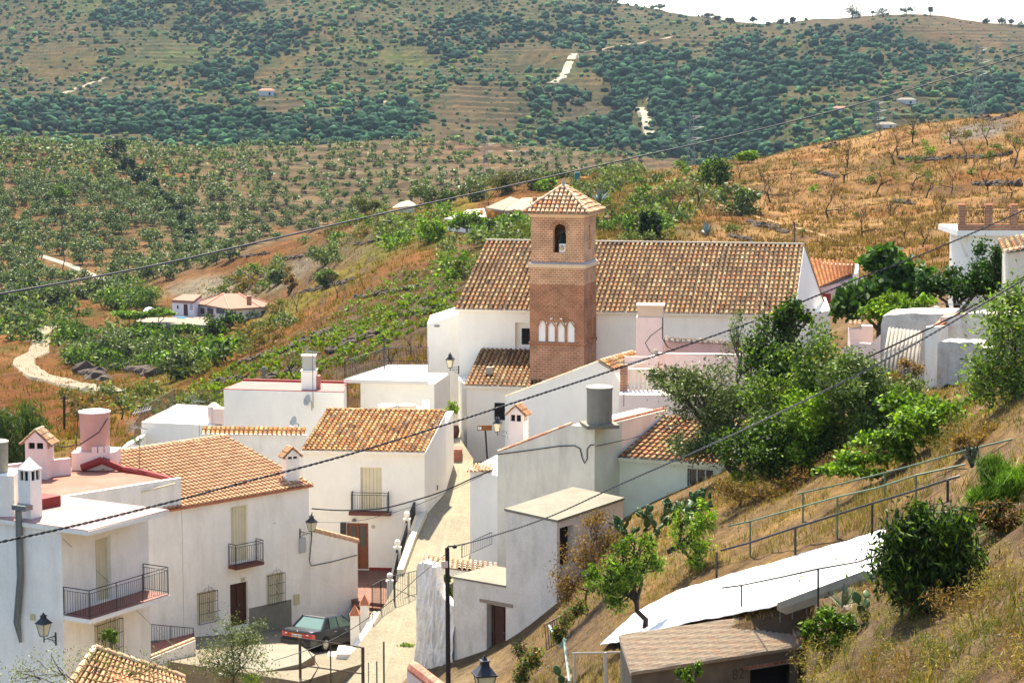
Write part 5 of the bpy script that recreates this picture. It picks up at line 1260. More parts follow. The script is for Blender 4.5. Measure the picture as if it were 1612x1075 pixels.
MB().fbox(fJ, kd[0] - .1, kd[1] + .4, -.3, -.002, kd[2] - .2, kd[2] - .02).build('door_step', WHITE, hj)

# L: rough whitewashed wall with the tiled porch behind
Lw = thing('stone_wall', P(690, 1075, 87), 'rough whitewashed stone wall curving down beside the lane', 'wall')
prof = [(657, 890), (664, 884), (674, 886), (683, 893), (687, 921), (694, 936), (702, 948), (716, 956)]
fL = Fr(P(657, 950, 89.0), K0_ - P(657, 950, 89.0)); mb = MB(); pv = None; rl = random.Random(4)
pts2 = []
for i in range(len(prof) - 1):
    for k in range(4): t = k / 4; pts2.append((prof[i][0] * (1 - t) + prof[i + 1][0] * t, prof[i][1] * (1 - t) + prof[i + 1][1] * t))
pts2.append(prof[-1]); G_ = []
for (px, py) in pts2:
    u, z = fL.hit(px, py); z += rl.uniform(-.05, .05); col = []
    for q in range(13): zz = -25.6 + (z + 25.6) * q / 12; b_ = rl.uniform(-.07, .07) - (0.25 * (1 - q / 12)); col.append(fL.pt(u, b_, zz))
    col.append(fL.pt(u + rl.uniform(-.03, .03), .25, z + .05 + rl.uniform(-.03, .03))); col.append(fL.pt(u, .5, z - .02)); col.append(fL.pt(u, .55, -25.6)); G_.append(col)
vs = [p for c in G_ for p in c]; m = len(G_[0]); fs = [(i * m + j, (i + 1) * m + j, (i + 1) * m + j + 1, i * m + j + 1) for i in range(len(G_) - 1) for j in range(m - 1)]
fs.append(tuple(range(m))); mb.add(vs, fs); mb.build('wall', STONE, Lw)
pr_ = thing('tiled_porch', P(725, 900, 92), 'small porch roof of pale clay tiles behind the rough stone wall', 'porch')
Pa, Pb = P(664, 889, 91.5), P(784, 891, 89.5); Pc, Pd = P(784, 876, 91.2), P(668, 874, 93.0)
Pb.z = Pa.z; Pc.z = Pd.z
tiles(Pa, Pb, Pc, Pd, .26, .32, [(.72, .55, .42), (.75, .62, .50), (.70, .48, .34), (.78, .68, .58)], .42, seed=5, lift=.05).build('roof', TILE, pr_)
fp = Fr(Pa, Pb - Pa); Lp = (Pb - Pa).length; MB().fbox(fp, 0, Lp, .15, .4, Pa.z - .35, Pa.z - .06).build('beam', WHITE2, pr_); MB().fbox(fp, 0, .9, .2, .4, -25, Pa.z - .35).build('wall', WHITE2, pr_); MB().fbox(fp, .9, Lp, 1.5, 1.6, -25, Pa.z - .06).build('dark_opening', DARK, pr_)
# ================================================================ STREET AND LANE
secs = [((700, 676), (726, 676), 125.5), ((703, 690), (724, 690), 120.2), ((704, 722), (745, 722), 117.5), ((700, 774), (742, 774), 111.6), ((668, 811), (742, 811), 107.2), ((650, 850), (742, 850), 104.3), ((630, 905), (735, 905), 99.5), ((612, 940), (668, 940), 96.6), ((582, 990), (662, 990), 93.0), ((545, 1040), (662, 1040), 90.0), ((500, 1110), (662, 1110), 86.0), ((430, 1250), (650, 1250), 79)]
rows = []
for (l, r_, Y) in secs:
    z = zat(l[1], Y); a = P(l[0], l[1], Y); b = P(r_[0], r_[1], Y); rows.append((Vector((a.x, Y, z)), Vector((b.x, Y, z))))
def dens(rows, k=5):
    out = []
    for i in range(len(rows) - 1):
        for q in range(k): t = q / k; out.append((rows[i][0].lerp(rows[i + 1][0], t), rows[i][1].lerp(rows[i + 1][1], t)))
    out.append(rows[-1]); return out
rd = dens(rows); mb = MB(); nX = 8; vs = []; rl = random.Random(8)
for a, b in rd:
    vs.append(a - Vector((0, 0, 3)))
    for k in range(nX + 1): p = a.lerp(b, k / nX); vs.append(p + Vector((0, 0, -.05 * (1 - abs(2 * k / nX - 1)) + rl.uniform(-.01, .01))))
    vs.append(b - Vector((0, 0, 3)))
m = nX + 3; mb.add(vs, [(i * m + j, i * m + j + 1, (i + 1) * m + j + 1, (i + 1) * m + j) for i in range(len(rd) - 1) for j in range(m - 1)])
tag(mb.build('street', PAVE), kind='structure')
# lighter central runnel and a scored line
mb = MB()
for i in range(len(rd) - 8):
    a, b = rd[i]; a2, b2 = rd[i + 1]; c, c2 = a.lerp(b, .55), a2.lerp(b2, .55); w = Vector((.09, 0, 0)); up = Vector((0, 0, .012 - .045))
    mb.poly(c - w + up, c2 - w + up, c2 + w + up, c + w + up)
tag(mb.build('street_gutter', mat('light_stone', (.24, .205, .14), .9, .1, 3)), kind='structure')
# courtyard of the house with the wooden door, with its steps
yd = MB(); zy = zgC + .15; ya = fC.pt(uCl, -.02, 0); yb = fC.pt(fC.hit(655, 880)[0], -.02, 0)
zy = fC.hit(565, 896)[1]
yq = [P(556, 940, 100.8), P(633, 925, 99.8)]
yd.prism([Vector((yq[0].x, yq[0].y, 0)), Vector((yq[1].x, yq[1].y, 0)), yb, ya], -26, zy - .02); tag(yd.build('courtyard_paving', mat('courtyard_tiles', (.15, .065, .042), .7, .25, 5, stain=(.25, .15, .1))), kind='structure')
sm = MB()
for k in range(3): 
    a, b = Vector((yq[0].x, yq[0].y - .35 * k, 0)), Vector((yq[1].x - .15 * k, yq[1].y - .35 * k, 0)); sm.prism([a + Vector((0, -.35, 0)), b + Vector((0, -.35, 0)), b, a], -26, zy - .02 - .16 * (k + 1))
tag(sm.build('courtyard_steps', brick_mat('step_brick', (.22, .09, .05), (.28, .13, .08), (.15, .1, .07))), kind='structure')
# yard surface where the car stands (a ramp dropping away)
carY = 92.5
c0 = P(497, 1022, 91.4)
fwd = Vector((.47, .88, 0)).normalized(); lft = Vector((-fwd.y, fwd.x, 0)); 
slope = -.12
zc_ = c0.z - .42 + .0
org = Vector((c0.x, c0.y, P(497, 1030, 91.4).z))
mb = MB(); 
def yardp(a, l): return org + fwd * a + lft * l + Vector((0, 0, slope * a))
q = [yardp(-6, -3.2), yardp(9, -1.8), yardp(9, 6), yardp(-6, 7.5)]
mb.hexa([p - Vector((0, 0, 4)) for p in q], q); tag(mb.build('parking_yard', mat('yard_concrete', (.20, .165, .115), .95, .25, 1, fine=.25, stain=(.14, .11, .07), stain_scale=(1, 1, 1))), kind='structure')

# parapet with finial posts up the left side of the lane
pp = thing('lane_parapet', rows[5][0], 'white parapet with ball topped posts and dark infill panels along the lane', 'parapet')
posts = [(657, 768, 801, 107.9), (641, 806, 843, 104.9), (626, 849, 893, 102.0), (614, 900, 950, 99.3)]
ctr = []
for i, (px, yt, yb_, Y) in enumerate(posts):
    b = P(px, yb_, Y); t = P(px, yt, Y); H_ = t.z - b.z; ctr.append((b, H_)); hw = .15
    o = MB().cbox((b.x, b.y, b.z + H_ * .35 - .3), hw, hw, H_ * .35 + .3); o.cbox((b.x, b.y, b.z + H_ * .72), hw + .03, hw + .03, .03); o = o.build('post', WHITE2, pp)
    MB().lathe((b.x, b.y, b.z + H_ * .74), [(.08, 0), (.06, .06), (.13, .13), (.15, .22), (.12, .31), (.02, .37)], 12).build('ball_finial', WHITE2, o)
for i in range(3):
    (a, Ha), (b, Hb) = ctr[i], ctr[i + 1]; d = (b - a); d.z = 0; d.normalize(); n = Vector((-d.y, d.x, 0)) * .05
    A0_, B0_ = a + d * .16, b - d * .16
    MB().hexa([A0_ - n + Vector((0, 0, .1)), B0_ - n + Vector((0, 0, .1)), B0_ + n + Vector((0, 0, .1)), A0_ + n + Vector((0, 0, .1))], [A0_ - n + Vector((0, 0, Ha * .66)), B0_ - n + Vector((0, 0, Hb * .66)), B0_ + n + Vector((0, 0, Hb * .66)), A0_ + n + Vector((0, 0, Ha * .66))]).build('panel', mat('dark_panel', (.02, .02, .022), .7), pp)
k_ = MB(); 
for i in range(3, 6):
    a, b = rows[i + 1][0] if False else rows[i][0], rows[i + 1][0]
    if i == 3: a = rows[4][0]; continue
    k_.hexa([a + Vector((-.15, 0, -3)), a + Vector((.15, 0, -3)), b + Vector((.15, 0, -3)), b + Vector((-.15, 0, -3))][::-1], [a + Vector((-.15, 0, .28)), a + Vector((.15, 0, .28)), b + Vector((.15, 0, .28)), b + Vector((-.15, 0, .28))][::-1])
k_.build('kerb_wall', mat('cream_render', (.60, .54, .40), .9, .1), pp)
# railing across the lane, then down to the white ramp wall
rb = [P(586, 984, 94.2), P(600, 968, 95.2), P(621, 951, 96.2), P(643, 941, 96.8), P(664, 934, 97.4)]
top_line = [P(579 + (664 - 579) * t, 923 + (896 - 923) * t, 94.0 + 3.4 * t) for t in (0, .25, .5, .76, 1)]
hs = [max(.9, (tl.z - b.z)) for tl, b in zip(top_line, rb)]
rt_ = thing('lane_railing', rb[2], 'black iron railing standing across the lower end of the paved lane', 'railing')
railing(rt_, rb, hs, .14, .012, name='bars', second=False); 
b0 = rb[2]; MB().tube([b0 - Vector((0, 0, .3)), b0 + Vector((0, 0, 1.3))], .035, 6).build('post', IRON, rt_)
# white stepped ramp wall with terracotta capped pillars
rw_ = thing('ramp_wall', P(560, 1040, 91), 'white stepped wall beside the lane with two pillars under pointed terracotta caps', 'wall')
def zp(px, py, Y): return P(px, py, Y)
pl = [zp(594, 962, 95.0), zp(583, 985, 93.6), zp(566, 1012, 92.2), zp(548, 1048, 90.4)]
mb = MB()
for a, b in zip(pl[:-1], pl[1:]):
    mb.hexa([Vector((p.x + dx, p.y, -26.5)) for p, dx in ((b, -.22), (b, .22), (a, .22), (a, -.22))], [p + Vector((dx, 0, 0)) for p, dx in ((b, -.22), (b, .22), (a, .22), (a, -.22))])
mb.build('wall', WHITE2, rw_)
mb = MB(); st_ = P(548, 1030, 91.5)
for k in range(2): mb.prism([(st_.x - .9 + .45 * k, st_.y - .9), (st_.x + .2, st_.y - .9), (st_.x + .2, st_.y + .5), (st_.x - .9 + .45 * k, st_.y + .5)], -26.5, st_.z + .28 * k)
mb.build('step_block', WHITE2, rw_)
for (px, y0, y1, Y) in ((558.5, 967, 1012, 92.8), (574, 951, 985, 94.6)):
    a, b = P(px, y0, Y), P(px, y1, Y); o = MB().cbox((a.x, a.y, (a.z + b.z) / 2 - .4), .19, .19, (a.z - b.z) / 2 + .4).build('pillar', WHITE2, rw_)
    c = MB(); c.cbox((a.x, a.y, a.z + .02), .23, .23, .02); c.add([(a.x + x * .22, a.y + y * .22, a.z + .04) for x, y in ((-1, -1), (1, -1), (1, 1), (-1, 1))] + [(a.x, a.y, a.z + .46)], [(0, 1, 4), (1, 2, 4), (2, 3, 4), (3, 0, 4)]); c.build('pyramid_cap', TERRA, o)
# foreground steel gate frame and posts
gt = thing('gate_frame', P(520, 1080, 84), 'bare steel gate frame with diagonal braces in front of the car', 'gate')
gY0, gY1 = 85.5, 84.2; mb = MB()
g00, g01 = P(472, 1003, gY0), P(571, 1018, gY1); dn = Vector((0, 0, -3.2))
for p, r in ((g00, .06), (g00.lerp(g01, .49), .03), (g01, .07)): mb.tube([p, p + dn], r, 6)
for f in (0.02, 1.15): mb.tube([g00 - Vector((0, 0, f)), g01 - Vector((0, 0, f * .95))], .03, 5)
mb.tube([g00, g00.lerp(g01, .3) - Vector((0, 0, 1.1)), g00 - Vector((0, 0, 2.6))], .02, 4); mb.tube([g00.lerp(g01, .3) - Vector((0, 0, 1.1)), g00 - Vector((0, 0, 2.4))], .02, 4)
mb.build('frame', RUSTMETAL, gt)
wf = thing('wire_fence', P(600, 1080, 84), 'galvanised fence posts with thin wire beside the bare steel gate frame', 'fence')
mb = MB(); 
for px, py, Y, r in ((604, 1009, 84, .04), (593, 1040, 83, .03), (580, 1042, 83, .02)): p = P(px, py, Y); mb.tube([p, p + Vector((0, 0, -3))], r, 6)
mb.build('posts', GREYMETAL, wf); mb = MB()
for k in range(16): a, b = P(572, 1012 + k * 5, 84.2), P(604, 1010 + k * 5, 84); mb.tube([a, b], .004, 3)
mb.build('wire', GREYMETAL, wf)
# rock wall with concrete top, bottom centre-left
rk_ = thing('rock_wall', P(440, 1080, 86), 'brown rock retaining wall with a lit concrete top beside the gate frame', 'wall')
zr = zat(1045, 87.5); tp = [hz(405, 1052, zr), hz(474, 1045, zr), hz(498, 1040, zr), hz(475, 1018, zr), hz(300, 1028, zr), hz(250, 1060, zr)]
tp = [hz(345, 1062, zr), hz(420, 1056, zr), hz(474, 1044, zr), hz(496, 1030, zr), hz(470, 1014, zr), hz(395, 1014, zr), hz(335, 1034, zr)]
MB().prism(tp, zr - .12, zr).build('top', CONC, rk_); MB().prism([p for p in tp], -27, zr - .12).build('face', mat('brown_rock', (.22, .13, .075), .95, .3, 2, bump=.1, bscale=5, stain=(.4, .3, .2)), rk_)
# small courtyard with railing left of it
cy_ = thing('courtyard_wall', P(265, 1030, 88), 'low white courtyard wall with tile edge and black railing below the door', 'wall')
zc1 = zat(1018, 88.5); w0, w1 = P(233, 1036, 86.5), P(308, 1009, 89.6); w0.z = w1.z = zc1
MB().prism([w0, w1, w1 + Vector((-.15, .25, 0)), w0 + Vector((-.15, .25, 0))], -27, zc1).build('wall', WHITE, cy_)
mb = MB()
for i in range(14): a = w0.lerp(w1, i / 14); b = w0.lerp(w1, (i + .9) / 14); mb.tube([a + Vector((-.08, .12, .02)), b + Vector((-.08, .12, .02))], .10, 6, tint=random.Random(i).choice(NEWPAL))
mb.build('tile_edge', TILE, cy_)
railing(cy_, [P(233, 1012, 91.0), P(305, 1018, 92.5)], .85, .13, .012, post=1.2, second=False)
MB().prism([P(233, 1036, 86.7), P(306, 1010, 89.7), P(306, 1000, 93), P(232, 1000, 91)], -27, zc1 - .55).build('floor', mat('red_floor_tiles', (.24, .09, .06), .6, .2, 6), cy_)

# ---- parked saloon car
def car():
    t = bpy.data.objects.new('parked_car', None); COL.objects.link(t); tag(t, 'dark green grey saloon car parked tail out against the white house wall', 'car')
    PAINT = mat('dark_car_paint', (.035, .037, .040), .28, .04, 2, spec=.6, metal=.35); TRIM = mat('black_trim', (.012, .012, .013), .6); CL = mat('lower_cladding', (.07, .068, .065), .5, .03, metal=.3)
    CG = mat('tinted_car_glass', (.05, .12, .085), .07, 0, spec=.9); SEAT = mat('pale_upholstery', (.30, .34, .28), .9)
    L_, Wd = 4.74, 1.74
    # body lofted along its length (x = 0 at tail): (x, half width, floor z, belt z)
    st = [(0.0, .70, .42, .86), (.05, .80, .34, .93), (.25, .85, .27, .955), (.95, .87, .20, .95), (1.6, .87, .19, .945), (2.6, .87, .19, .93), (3.35, .87, .20, .90), (4.2, .84, .24, .80), (4.6, .80, .30, .72), (4.74, .72, .40, .62)]
    mb = MB(); vs = []; K = 12
    for x, w, z0, z1 in st:
        zm = (z0 + z1) / 2; ring = [(w * .86, z0), (w, z0 + .12), (w * 1.0, zm), (w * .985, z1 - .12), (w * .93, z1 - .02), (w * .60, z1 + .01)]
        full = ring + [(-a, b) for a, b in ring[::-1]]
        vs += [(x, a, b) for a, b in full]
    fs = [(i * K + j, i * K + (j + 1) % K, (i + 1) * K + (j + 1) % K, (i + 1) * K + j) for i in range(len(st) - 1) for j in range(K)]
    fs += [tuple(range(K)), tuple((len(st) - 1) * K + k for k in range(K))[::-1]]
    mb.add(vs, [f[::-1] for f in fs]); 
    o = mesh_obj('body', np.array(mb.v, float), mb.f, PAINT, None, True, (0, 0, 0)); o.parent = t
    bv = o.modifiers.new('b', 'BEVEL'); bv.width = .03; bv.segments = 2; bv.limit_method = 'ANGLE'; bv.angle_limit = rad(25)
    body = o
    def sub(mb, name, m, parent=t, sm=False):
        o = mesh_obj(name, np.array(mb.v, float), mb.f, m, None, sm, (0, 0, 0)); o.parent = parent; return o
    # cabin: pillars + roof + glass
    zb = .94; zt = 1.40
    base = [(.78, .74), (3.45, .76)]; R_ = [(1.32, .56), (2.55, .58)]
    rf = MB(); rf.hexa([(1.28, -.58, zt - .02), (2.62, -.60, zt - .02), (2.62, .60, zt - .02), (1.28, .58, zt - .02)], [(1.40, -.50, zt + .035), (2.5, -.52, zt + .03), (2.5, .52, zt + .03), (1.40, .50, zt + .035)]); sub(rf, 'roof', PAINT)
    pil = MB()
    for s in (-1, 1):
        for (xb, xt_, r0) in ((.80, 1.30, .07), (1.42, 1.50, .045), (2.18, 2.12, .04), (3.42, 2.60, .035)):
            pil.tube([(xb, s * .76, zb - .02), (xt_, s * .585, zt)], [r0, r0 * .7], 6)
        pil.add([(.78, s * .77, zb), (1.40, s * .775, zb), (1.46, s * .59, zt - .02), (1.28, s * .585, zt - .02)], [(0, 1, 2, 3)])
    sub(pil, 'pillars', PAINT)
    gl = MB()
    gl.poly((.80, -.70, zb), (.80, .70, zb), (1.29, .545, zt - .02), (1.29, -.545, zt - .02)); ob = sub(gl, 'rear_window', mat('rear_glass', (.12, .20, .16), .05, 0, spec=1.0))
    fr_ = MB(); c = [(.79, -.71, zb + .005), (.79, .71, zb + .005), (1.285, .55, zt - .01), (1.285, -.55, zt - .01), (.79, -.71, zb + .005)]; fr_.tube(c, .014, 4); sub(fr_, 'seal', TRIM, ob)
    g2 = MB(); g2.poly((3.42, -.70, zb - .02), (2.62, -.545, zt - .02), (2.62, .545, zt - .02), (3.42, .70, zb - .02)); sub(g2, 'windscreen', CG)
    for s in (-1, 1):
        for a, b, c_, d in ((1.44, 2.16, 2.10, 1.52), (2.22, 3.34, 2.58, 2.15)):
            g3 = MB(); g3.poly((a, s * .775, zb), (b, s * .78, zb), (c_, s * .60, zt - .03), (d, s * .60, zt - .03)); sub(g3, 'side_window', mat('side_glass', (.07, .13, .095), .06, 0, spec=1.0))
    se = MB(); se.box((1.35, -.6, .8), (.15, 0, 0), (0, 1.2, 0), (0, 0, .3)); se.box((2.3, -.55, .8), (.15, 0, 0), (0, .45, 0), (0, 0, .45)); se.box((2.3, .1, .8), (.15, 0, 0), (0, .45, 0), (0, 0, .45)); sub(se, 'seats', SEAT)
    # lower cladding, bumpers
    cl = MB()
    for s in (-1, 1): cl.box((.95, s * .875 - .012, .24), (2.6, 0, 0), (0, .024, 0), (0, 0, .24))
    sub(cl, 'side_cladding', CL)
    bp = MB(); bp.hexa([(-.10, -.78, .30), (.20, -.885, .30), (.20, .885, .30), (-.10, .78, .30)], [(-.10, -.78, .56), (.20, -.885, .56), (.20, .885, .56), (-.10, .78, .56)]); bpo = sub(bp, 'rear_bumper', PAINT)
    b2 = MB(); b2.box((-.115, -.76, .52), (.03, 0, 0), (0, 1.52, 0), (0, 0, .05)); sub(b2, 'bumper_strip', TRIM, bpo)
    fb = MB(); fb.box((4.62, -.82, .28), (.2, 0, 0), (0, 1.64, 0), (0, 0, .26)); sub(fb, 'front_bumper', PAINT)
    # boot panel recess with lamps
    for s in (-1, 1):
        l = MB(); l.hexa([(-.035, s * .40, .64), (-.03, s * .78, .64), (.12, s * .865, .64), (.12, s * .40, .64)] if s > 0 else [(.12, -.40, .64), (.12, -.865, .64), (-.03, -.78, .64), (-.035, -.40, .64)], [(-.03, s * .40, .82), (-.02, s * .78, .82), (.12, s * .855, .82), (.12, s * .40, .82)] if s > 0 else [(.12, -.40, .82), (.12, -.855, .82), (-.02, -.78, .82), (-.03, -.40, .82)])
        lo_ = sub(l, 'tail_light', mat('red_lens', (.50, .03, .02), .15, 0, spec=.8))
        l2 = MB(); l2.box((-.045, s * .55 - .06, .75), (.02, 0, 0), (0, .12, 0), (0, 0, .05)); sub(l2, 'reversing_lens', mat('clear_lens', (.7, .62, .55), .2, 0), lo_)
    pn = MB(); pn.box((-.03, -.40, .62), (.1, 0, 0), (0, .80, 0), (0, 0, .2)); sub(pn, 'plate_panel', mat('amber_trim', (.42, .10, .03), .3, 0))
    pl_ = MB(); pl_.box((-.045, -.26, .66), (.012, 0, 0), (0, .52, 0), (0, 0, .115)); po = sub(pl_, 'number_plate', mat('plate_white', (.8, .78, .68), .5, 0))
    text_mesh('plate_characters', 'MA1106CN', .105, .002, TRIM, po, Matrix.Translation((-.050, 0, .680)) @ Matrix(((0, 0, -1, 0), (-1, 0, 0, 0), (0, 1, 0, 0), (0, 0, 0, 1))))
    em = MB(); em.tube([(-.005 + .0, .04 * math.cos(a), .92 + .04 * math.sin(a)) for a in [k * math.pi / 6 for k in range(13)]], .006, 4)
    for k in range(3): a = math.pi / 2 + k * 2.094; em.tube([(-.005, 0, .92), (-.005, .04 * math.cos(a), .92 + .04 * math.sin(a))], .006, 4)
    sub(em, 'emblem', mat('chrome', (.7, .7, .7), .15, 0, metal=1))
    # door seams and handles
    for s in (-1, 1):
        d = MB()
        for x in (1.36, 2.17, 3.2): d.tube([(x + (.1 if x < 1.5 else 0), s * .872, .95), (x, s * .882, .75), (x, s * .882, .28)], .006, 4)
        d.tube([(1.0, s * .878, .62), (3.6, s * .878, .60)], .012, 4); sub(d, 'door_seams', TRIM)
        for x in (1.62, 2.45): hd = MB(); hd.box((x, s * .885 - .012, .80), (.2, 0, 0), (0, .024, 0), (0, 0, .035)); sub(hd, 'door_handle', mat('chrome', (.7, .7, .7), .15, 0, metal=1))
    for x in (.98, 3.75):
        for s in (-1, 1):
            w = MB(); w.lathe((x, s * .70, .31), [(.30, -.08), (.315, -.05), (.315, .16), (.30, .19)], 24, ax=(0, s, 0)); wo = sub(w, 'wheel', TRIM, t, True)
            r = MB(); r.lathe((x, s * .70, .31), [(.20, .19), (.20, .20), (.16, .215), (.05, .20), (.02, .21)], 20, ax=(0, s, 0))
            sub(r, 'wheel_cover', mat('wheel_silver', (.55, .53, .48), .4, 0, metal=.3), wo)
            sl_ = MB()
            for k in range(12): a = k * math.pi / 6; sl_.box((x + .14 * math.cos(a) - .012, s * .70 + s * .212, .31 + .14 * math.sin(a) - .02), (.024, 0, 0), (0, s * .006, 0), (0, 0, .04))
            sub(sl_, 'cover_slots', TRIM, wo)
            ar_ = MB(); ar_.lathe((x, s * .80, .33), [(.36, 0), (.37, .075)], 24, ax=(0, s, 0)); sub(ar_, 'wheel_arch', DARK)
    t.rotation_mode = 'XYZ'
    return t
cr_ = car(); 
cp0 = yardp(.0, 0) ; rp = P(497, 1022, 91.4)
# the rear right corner is at (497, 1010)
tail = P(466, 1010, 91.9); k = (tail - org); a_ = k.dot(fwd); l_ = k.dot(lft); base = yardp(a_, l_)
M = Matrix.Translation(base) @ Matrix.Rotation(math.atan2(fwd.y, fwd.x), 4, 'Z') @ Matrix.Rotation(-math.atan(slope), 4, 'Y')
cr_.matrix_world = M; cr_.location = base; cr_.rotation_euler = M.to_euler()

# ---- plant pot, sign post, orange box in the lane
pot = hz(712, 690, zat(690, 121)); pt = thing('potted_tree', pot, 'small clipped tree in a round brown pot at the top of the lane', 'potted plant')
MB().lathe(pot, [(.28, 0), (.38, .2), (.42, .45), (.36, .72), (.40, .76)], 16).build('pot', mat('brown_pot', (.10, .04, .025), .5, .1), pt)
POT_TOP = pot + Vector((0, 0, .7)); POT = pt
st2 = thing('lane_steps', hz(712, 708, zat(708, 118.6)), 'low red tiled step across the top of the lane', 'steps')
a, b = hz(703, 712, zat(705, 118.6)), hz(727, 712, zat(705, 118.6)); MB().prism([a, b, b + Vector((0, 1.2, 0)), a + Vector((0, 1.2, 0))], a.z - .5, a.z + .15).build('step', mat('red_floor_tiles', (.24, .09, .06), .6, .2, 6), st2)
sg = thing('direction_sign', P(768, 722, 119), 'brown direction sign with a small white square on a dark post', 'sign')
MB().tube([P(767, 722, 119), P(764, 676, 119)], .05, 6).build('post', IRON, sg)
a = P(751.5, 678, 118.9); bsg = MB().box(a, (.82, -.05, .03), (0, .04, 0), (0, 0, .30)).build('panel', mat('brown_sign', (.22, .085, .02), .5, .05), sg)
wm = MB(); wm.box(a + Vector((.05, -.012, .06)), (.07, -.004, 0), (0, .01, 0), (0, 0, .18)); wm.box(a + Vector((.15, -.018, .06)), (.07, -.004, 0), (0, .01, 0), (0, 0, .18)); wm.build('white_symbol', WHITEPAINT, bsg)
# telegraph pole in the lane
pb = P(706, 1120, 84); tp_ = P(704, 862, 84); pole = thing('utility_pole', pb, 'thin dark utility pole rising in front of the rough stone wall', 'pole')
MB().tube([pb, tp_], [.10, .085], 8).build('pole', BARKDARK, pole)
MB().tube([tp_, tp_ + Vector((.05, 0, .06)), tp_ + Vector((.28, -.1, .09))], .035, 5).build('arm', IRON, pole)
MB().lathe(tp_ + Vector((.3, -.1, .06)), [(.02, -.07), (.09, -.04), (.10, .03), (.03, .08)], 8).build('insulator', DARK, pole)
MB().cbox(P(700, 888, 83.9), .13, .03, .13).build('small_notice', PINKWALL, pole)
# street lantern whose head rises into the bottom edge
lb = P(763, 1090, 50); tl = thing('street_lantern', lb - Vector((0, 0, 3.4)), 'black post lantern in the foreground at the bottom edge', 'street lamp')
MB().tube([lb - Vector((0, 0, 3.4)), lb], .05, 8).build('post', IRON, tl); lantern(tl, Vector((lb.x, lb.y, P(763, 1032, 50).z - 1.0)), 1.25, (.97, .24, 0))
# pink-red tiled parapet end at the bottom edge
pe = thing('tiled_parapet', P(670, 1080, 70), 'pink red tiled parapet end at the bottom edge beside the pole', 'parapet')
a, b = P(650, 1050, 69), P(705, 1092, 67); mb = MB()
for i in range(10):
    p = a.lerp(b, i / 10); q = a.lerp(b, (i + .92) / 10); mb.tube([p, q], .22, 8, tint=random.Random(i).choice([(.55, .22, .16), (.6, .28, .2)]))
mb.build('coping_tiles', TILE, pe); MB().hexa([a + Vector((-.2, 0, -2)), b + Vector((-.2, 0, -2)), b + Vector((.2, 0, -2)), a + Vector((.2, 0, -2))], [a + Vector((-.2, 0, -.05)), b + Vector((-.2, 0, -.05)), b + Vector((.2, 0, -.05)), a + Vector((.2, 0, -.05))]).build('wall', PINKWALL, pe)

# ---- V: tiled roof at the bottom left, foreground
vz = zat(1019, 71); vt = P(149, 1019, 71); 
vr = thing('tiled_outbuilding', P(180, 1100, 69), 'orange tiled roof of a low outbuilding at the bottom left edge', 'outbuilding')
vR, vL = P(290, 1066, 72.3), P(60, 1092, 67.5)
dv = Vector((vR.x - vt.x, vR.y - vt.y, 0)).normalized(); dvl = Vector((-dv.y, dv.x, 0)) * -1
Vd, Vc = vt, vR; dn = Vector((.35, -.94, 0)).normalized() * 4.2 + Vector((0, 0, -1.5))
Va, Vb = Vd + dn + Vector((-2.4, 0, 0)), Vc + dn
tV = tiles(Va, Vb, Vc, Vd, .24, .34, NEWPAL, .38, seed=17, jit=.4); ro = tV.build('roof', TILE, vr); roofdeck(Va, Vb, Vc, Vd, .15).build('roof_deck', TERRA, ro); ridge(Vd, Vc, .13, PALEPAL + NEWPAL, seed=3).build('ridge_tiles', TILE, ro)
ridge(Va, Vd, .13, PALEPAL + NEWPAL, seed=5).build('hip_tiles', TILE, ro)
pA_ = [Va, Vb, Vc, Vd]; pA_ = [Vector((p.x, p.y + .2, 0)) for p in pA_]; MB().prism(pA_, -25, [Va.z - .2, Vb.z - .2, Vc.z - .2, Vd.z - .2]).build('wall', WHITE, vr)

# ---- T: shed with fibre cement roof, bottom right
s0 = P(993, 1058, 57.0); zsh = s0.z; s1 = hz(1264, 1016, zsh); r0 = P(974, 1000, 59.6); r1 = r0 + (s1 - s0)
dS = (s1 - s0).normalized(); nS = Vector((-dS.y, dS.x, 0)); LS = (s1 - s0).length
shd = thing('shed', (s0 + s1) / 2 - Vector((0, 0, 3)), 'weathered shed with lichened corrugated roof, dark doorway and faded number on the wall', 'shed')
mb = MB(); nc_ = 150; nrw = 5; vs = []
def SP_(u, v): return s0.lerp(s1, u).lerp(r0.lerp(r1, u), v)
nrm = (s1 - s0).cross(r0 - s0).normalized(); nrm = nrm if nrm.z > 0 else -nrm
for j in range(nrw + 1):
    for i in range(nc_ * 2 + 1):
        u = i / (nc_ * 2); v = j / nrw
        vs.append(SP_(u, v) + nrm * (.0 + .0))
# corrugations run along the slope
vs = []; rows_ = []
NR = 22
for j in range(NR * 2 + 1):
    v = j / (NR * 2); off = .05 * (1 if j % 2 else 0)
    for i in range(31): vs.append(SP_(i / 30, v) + nrm * (off + .01 * math.sin(i * .9 + j)))
mb.add(vs, [(j * 31 + i, j * 31 + i + 1, (j + 1) * 31 + i + 1, (j + 1) * 31 + i) for j in range(NR * 2) for i in range(30)])
b_ = MB(); b_.hexa([s0 - nrm * .09, s1 - nrm * .09, r1 - nrm * .09, r0 - nrm * .09], [s0 - nrm * .01, s1 - nrm * .01, r1 - nrm * .01, r0 - nrm * .01])
FC = mat('lichened_fibre_cement', (.42, .335, .235), .95, .2, 5, bump=.01, stain=(.42, .13, .03), stain_amt=.45, stain_scale=(3.2, 3.2, 3.2), fine=.15)
ro = mb.build('roof', FC, shd); b_.build('roof_underside', FC, ro)
bl_ = MB(); 
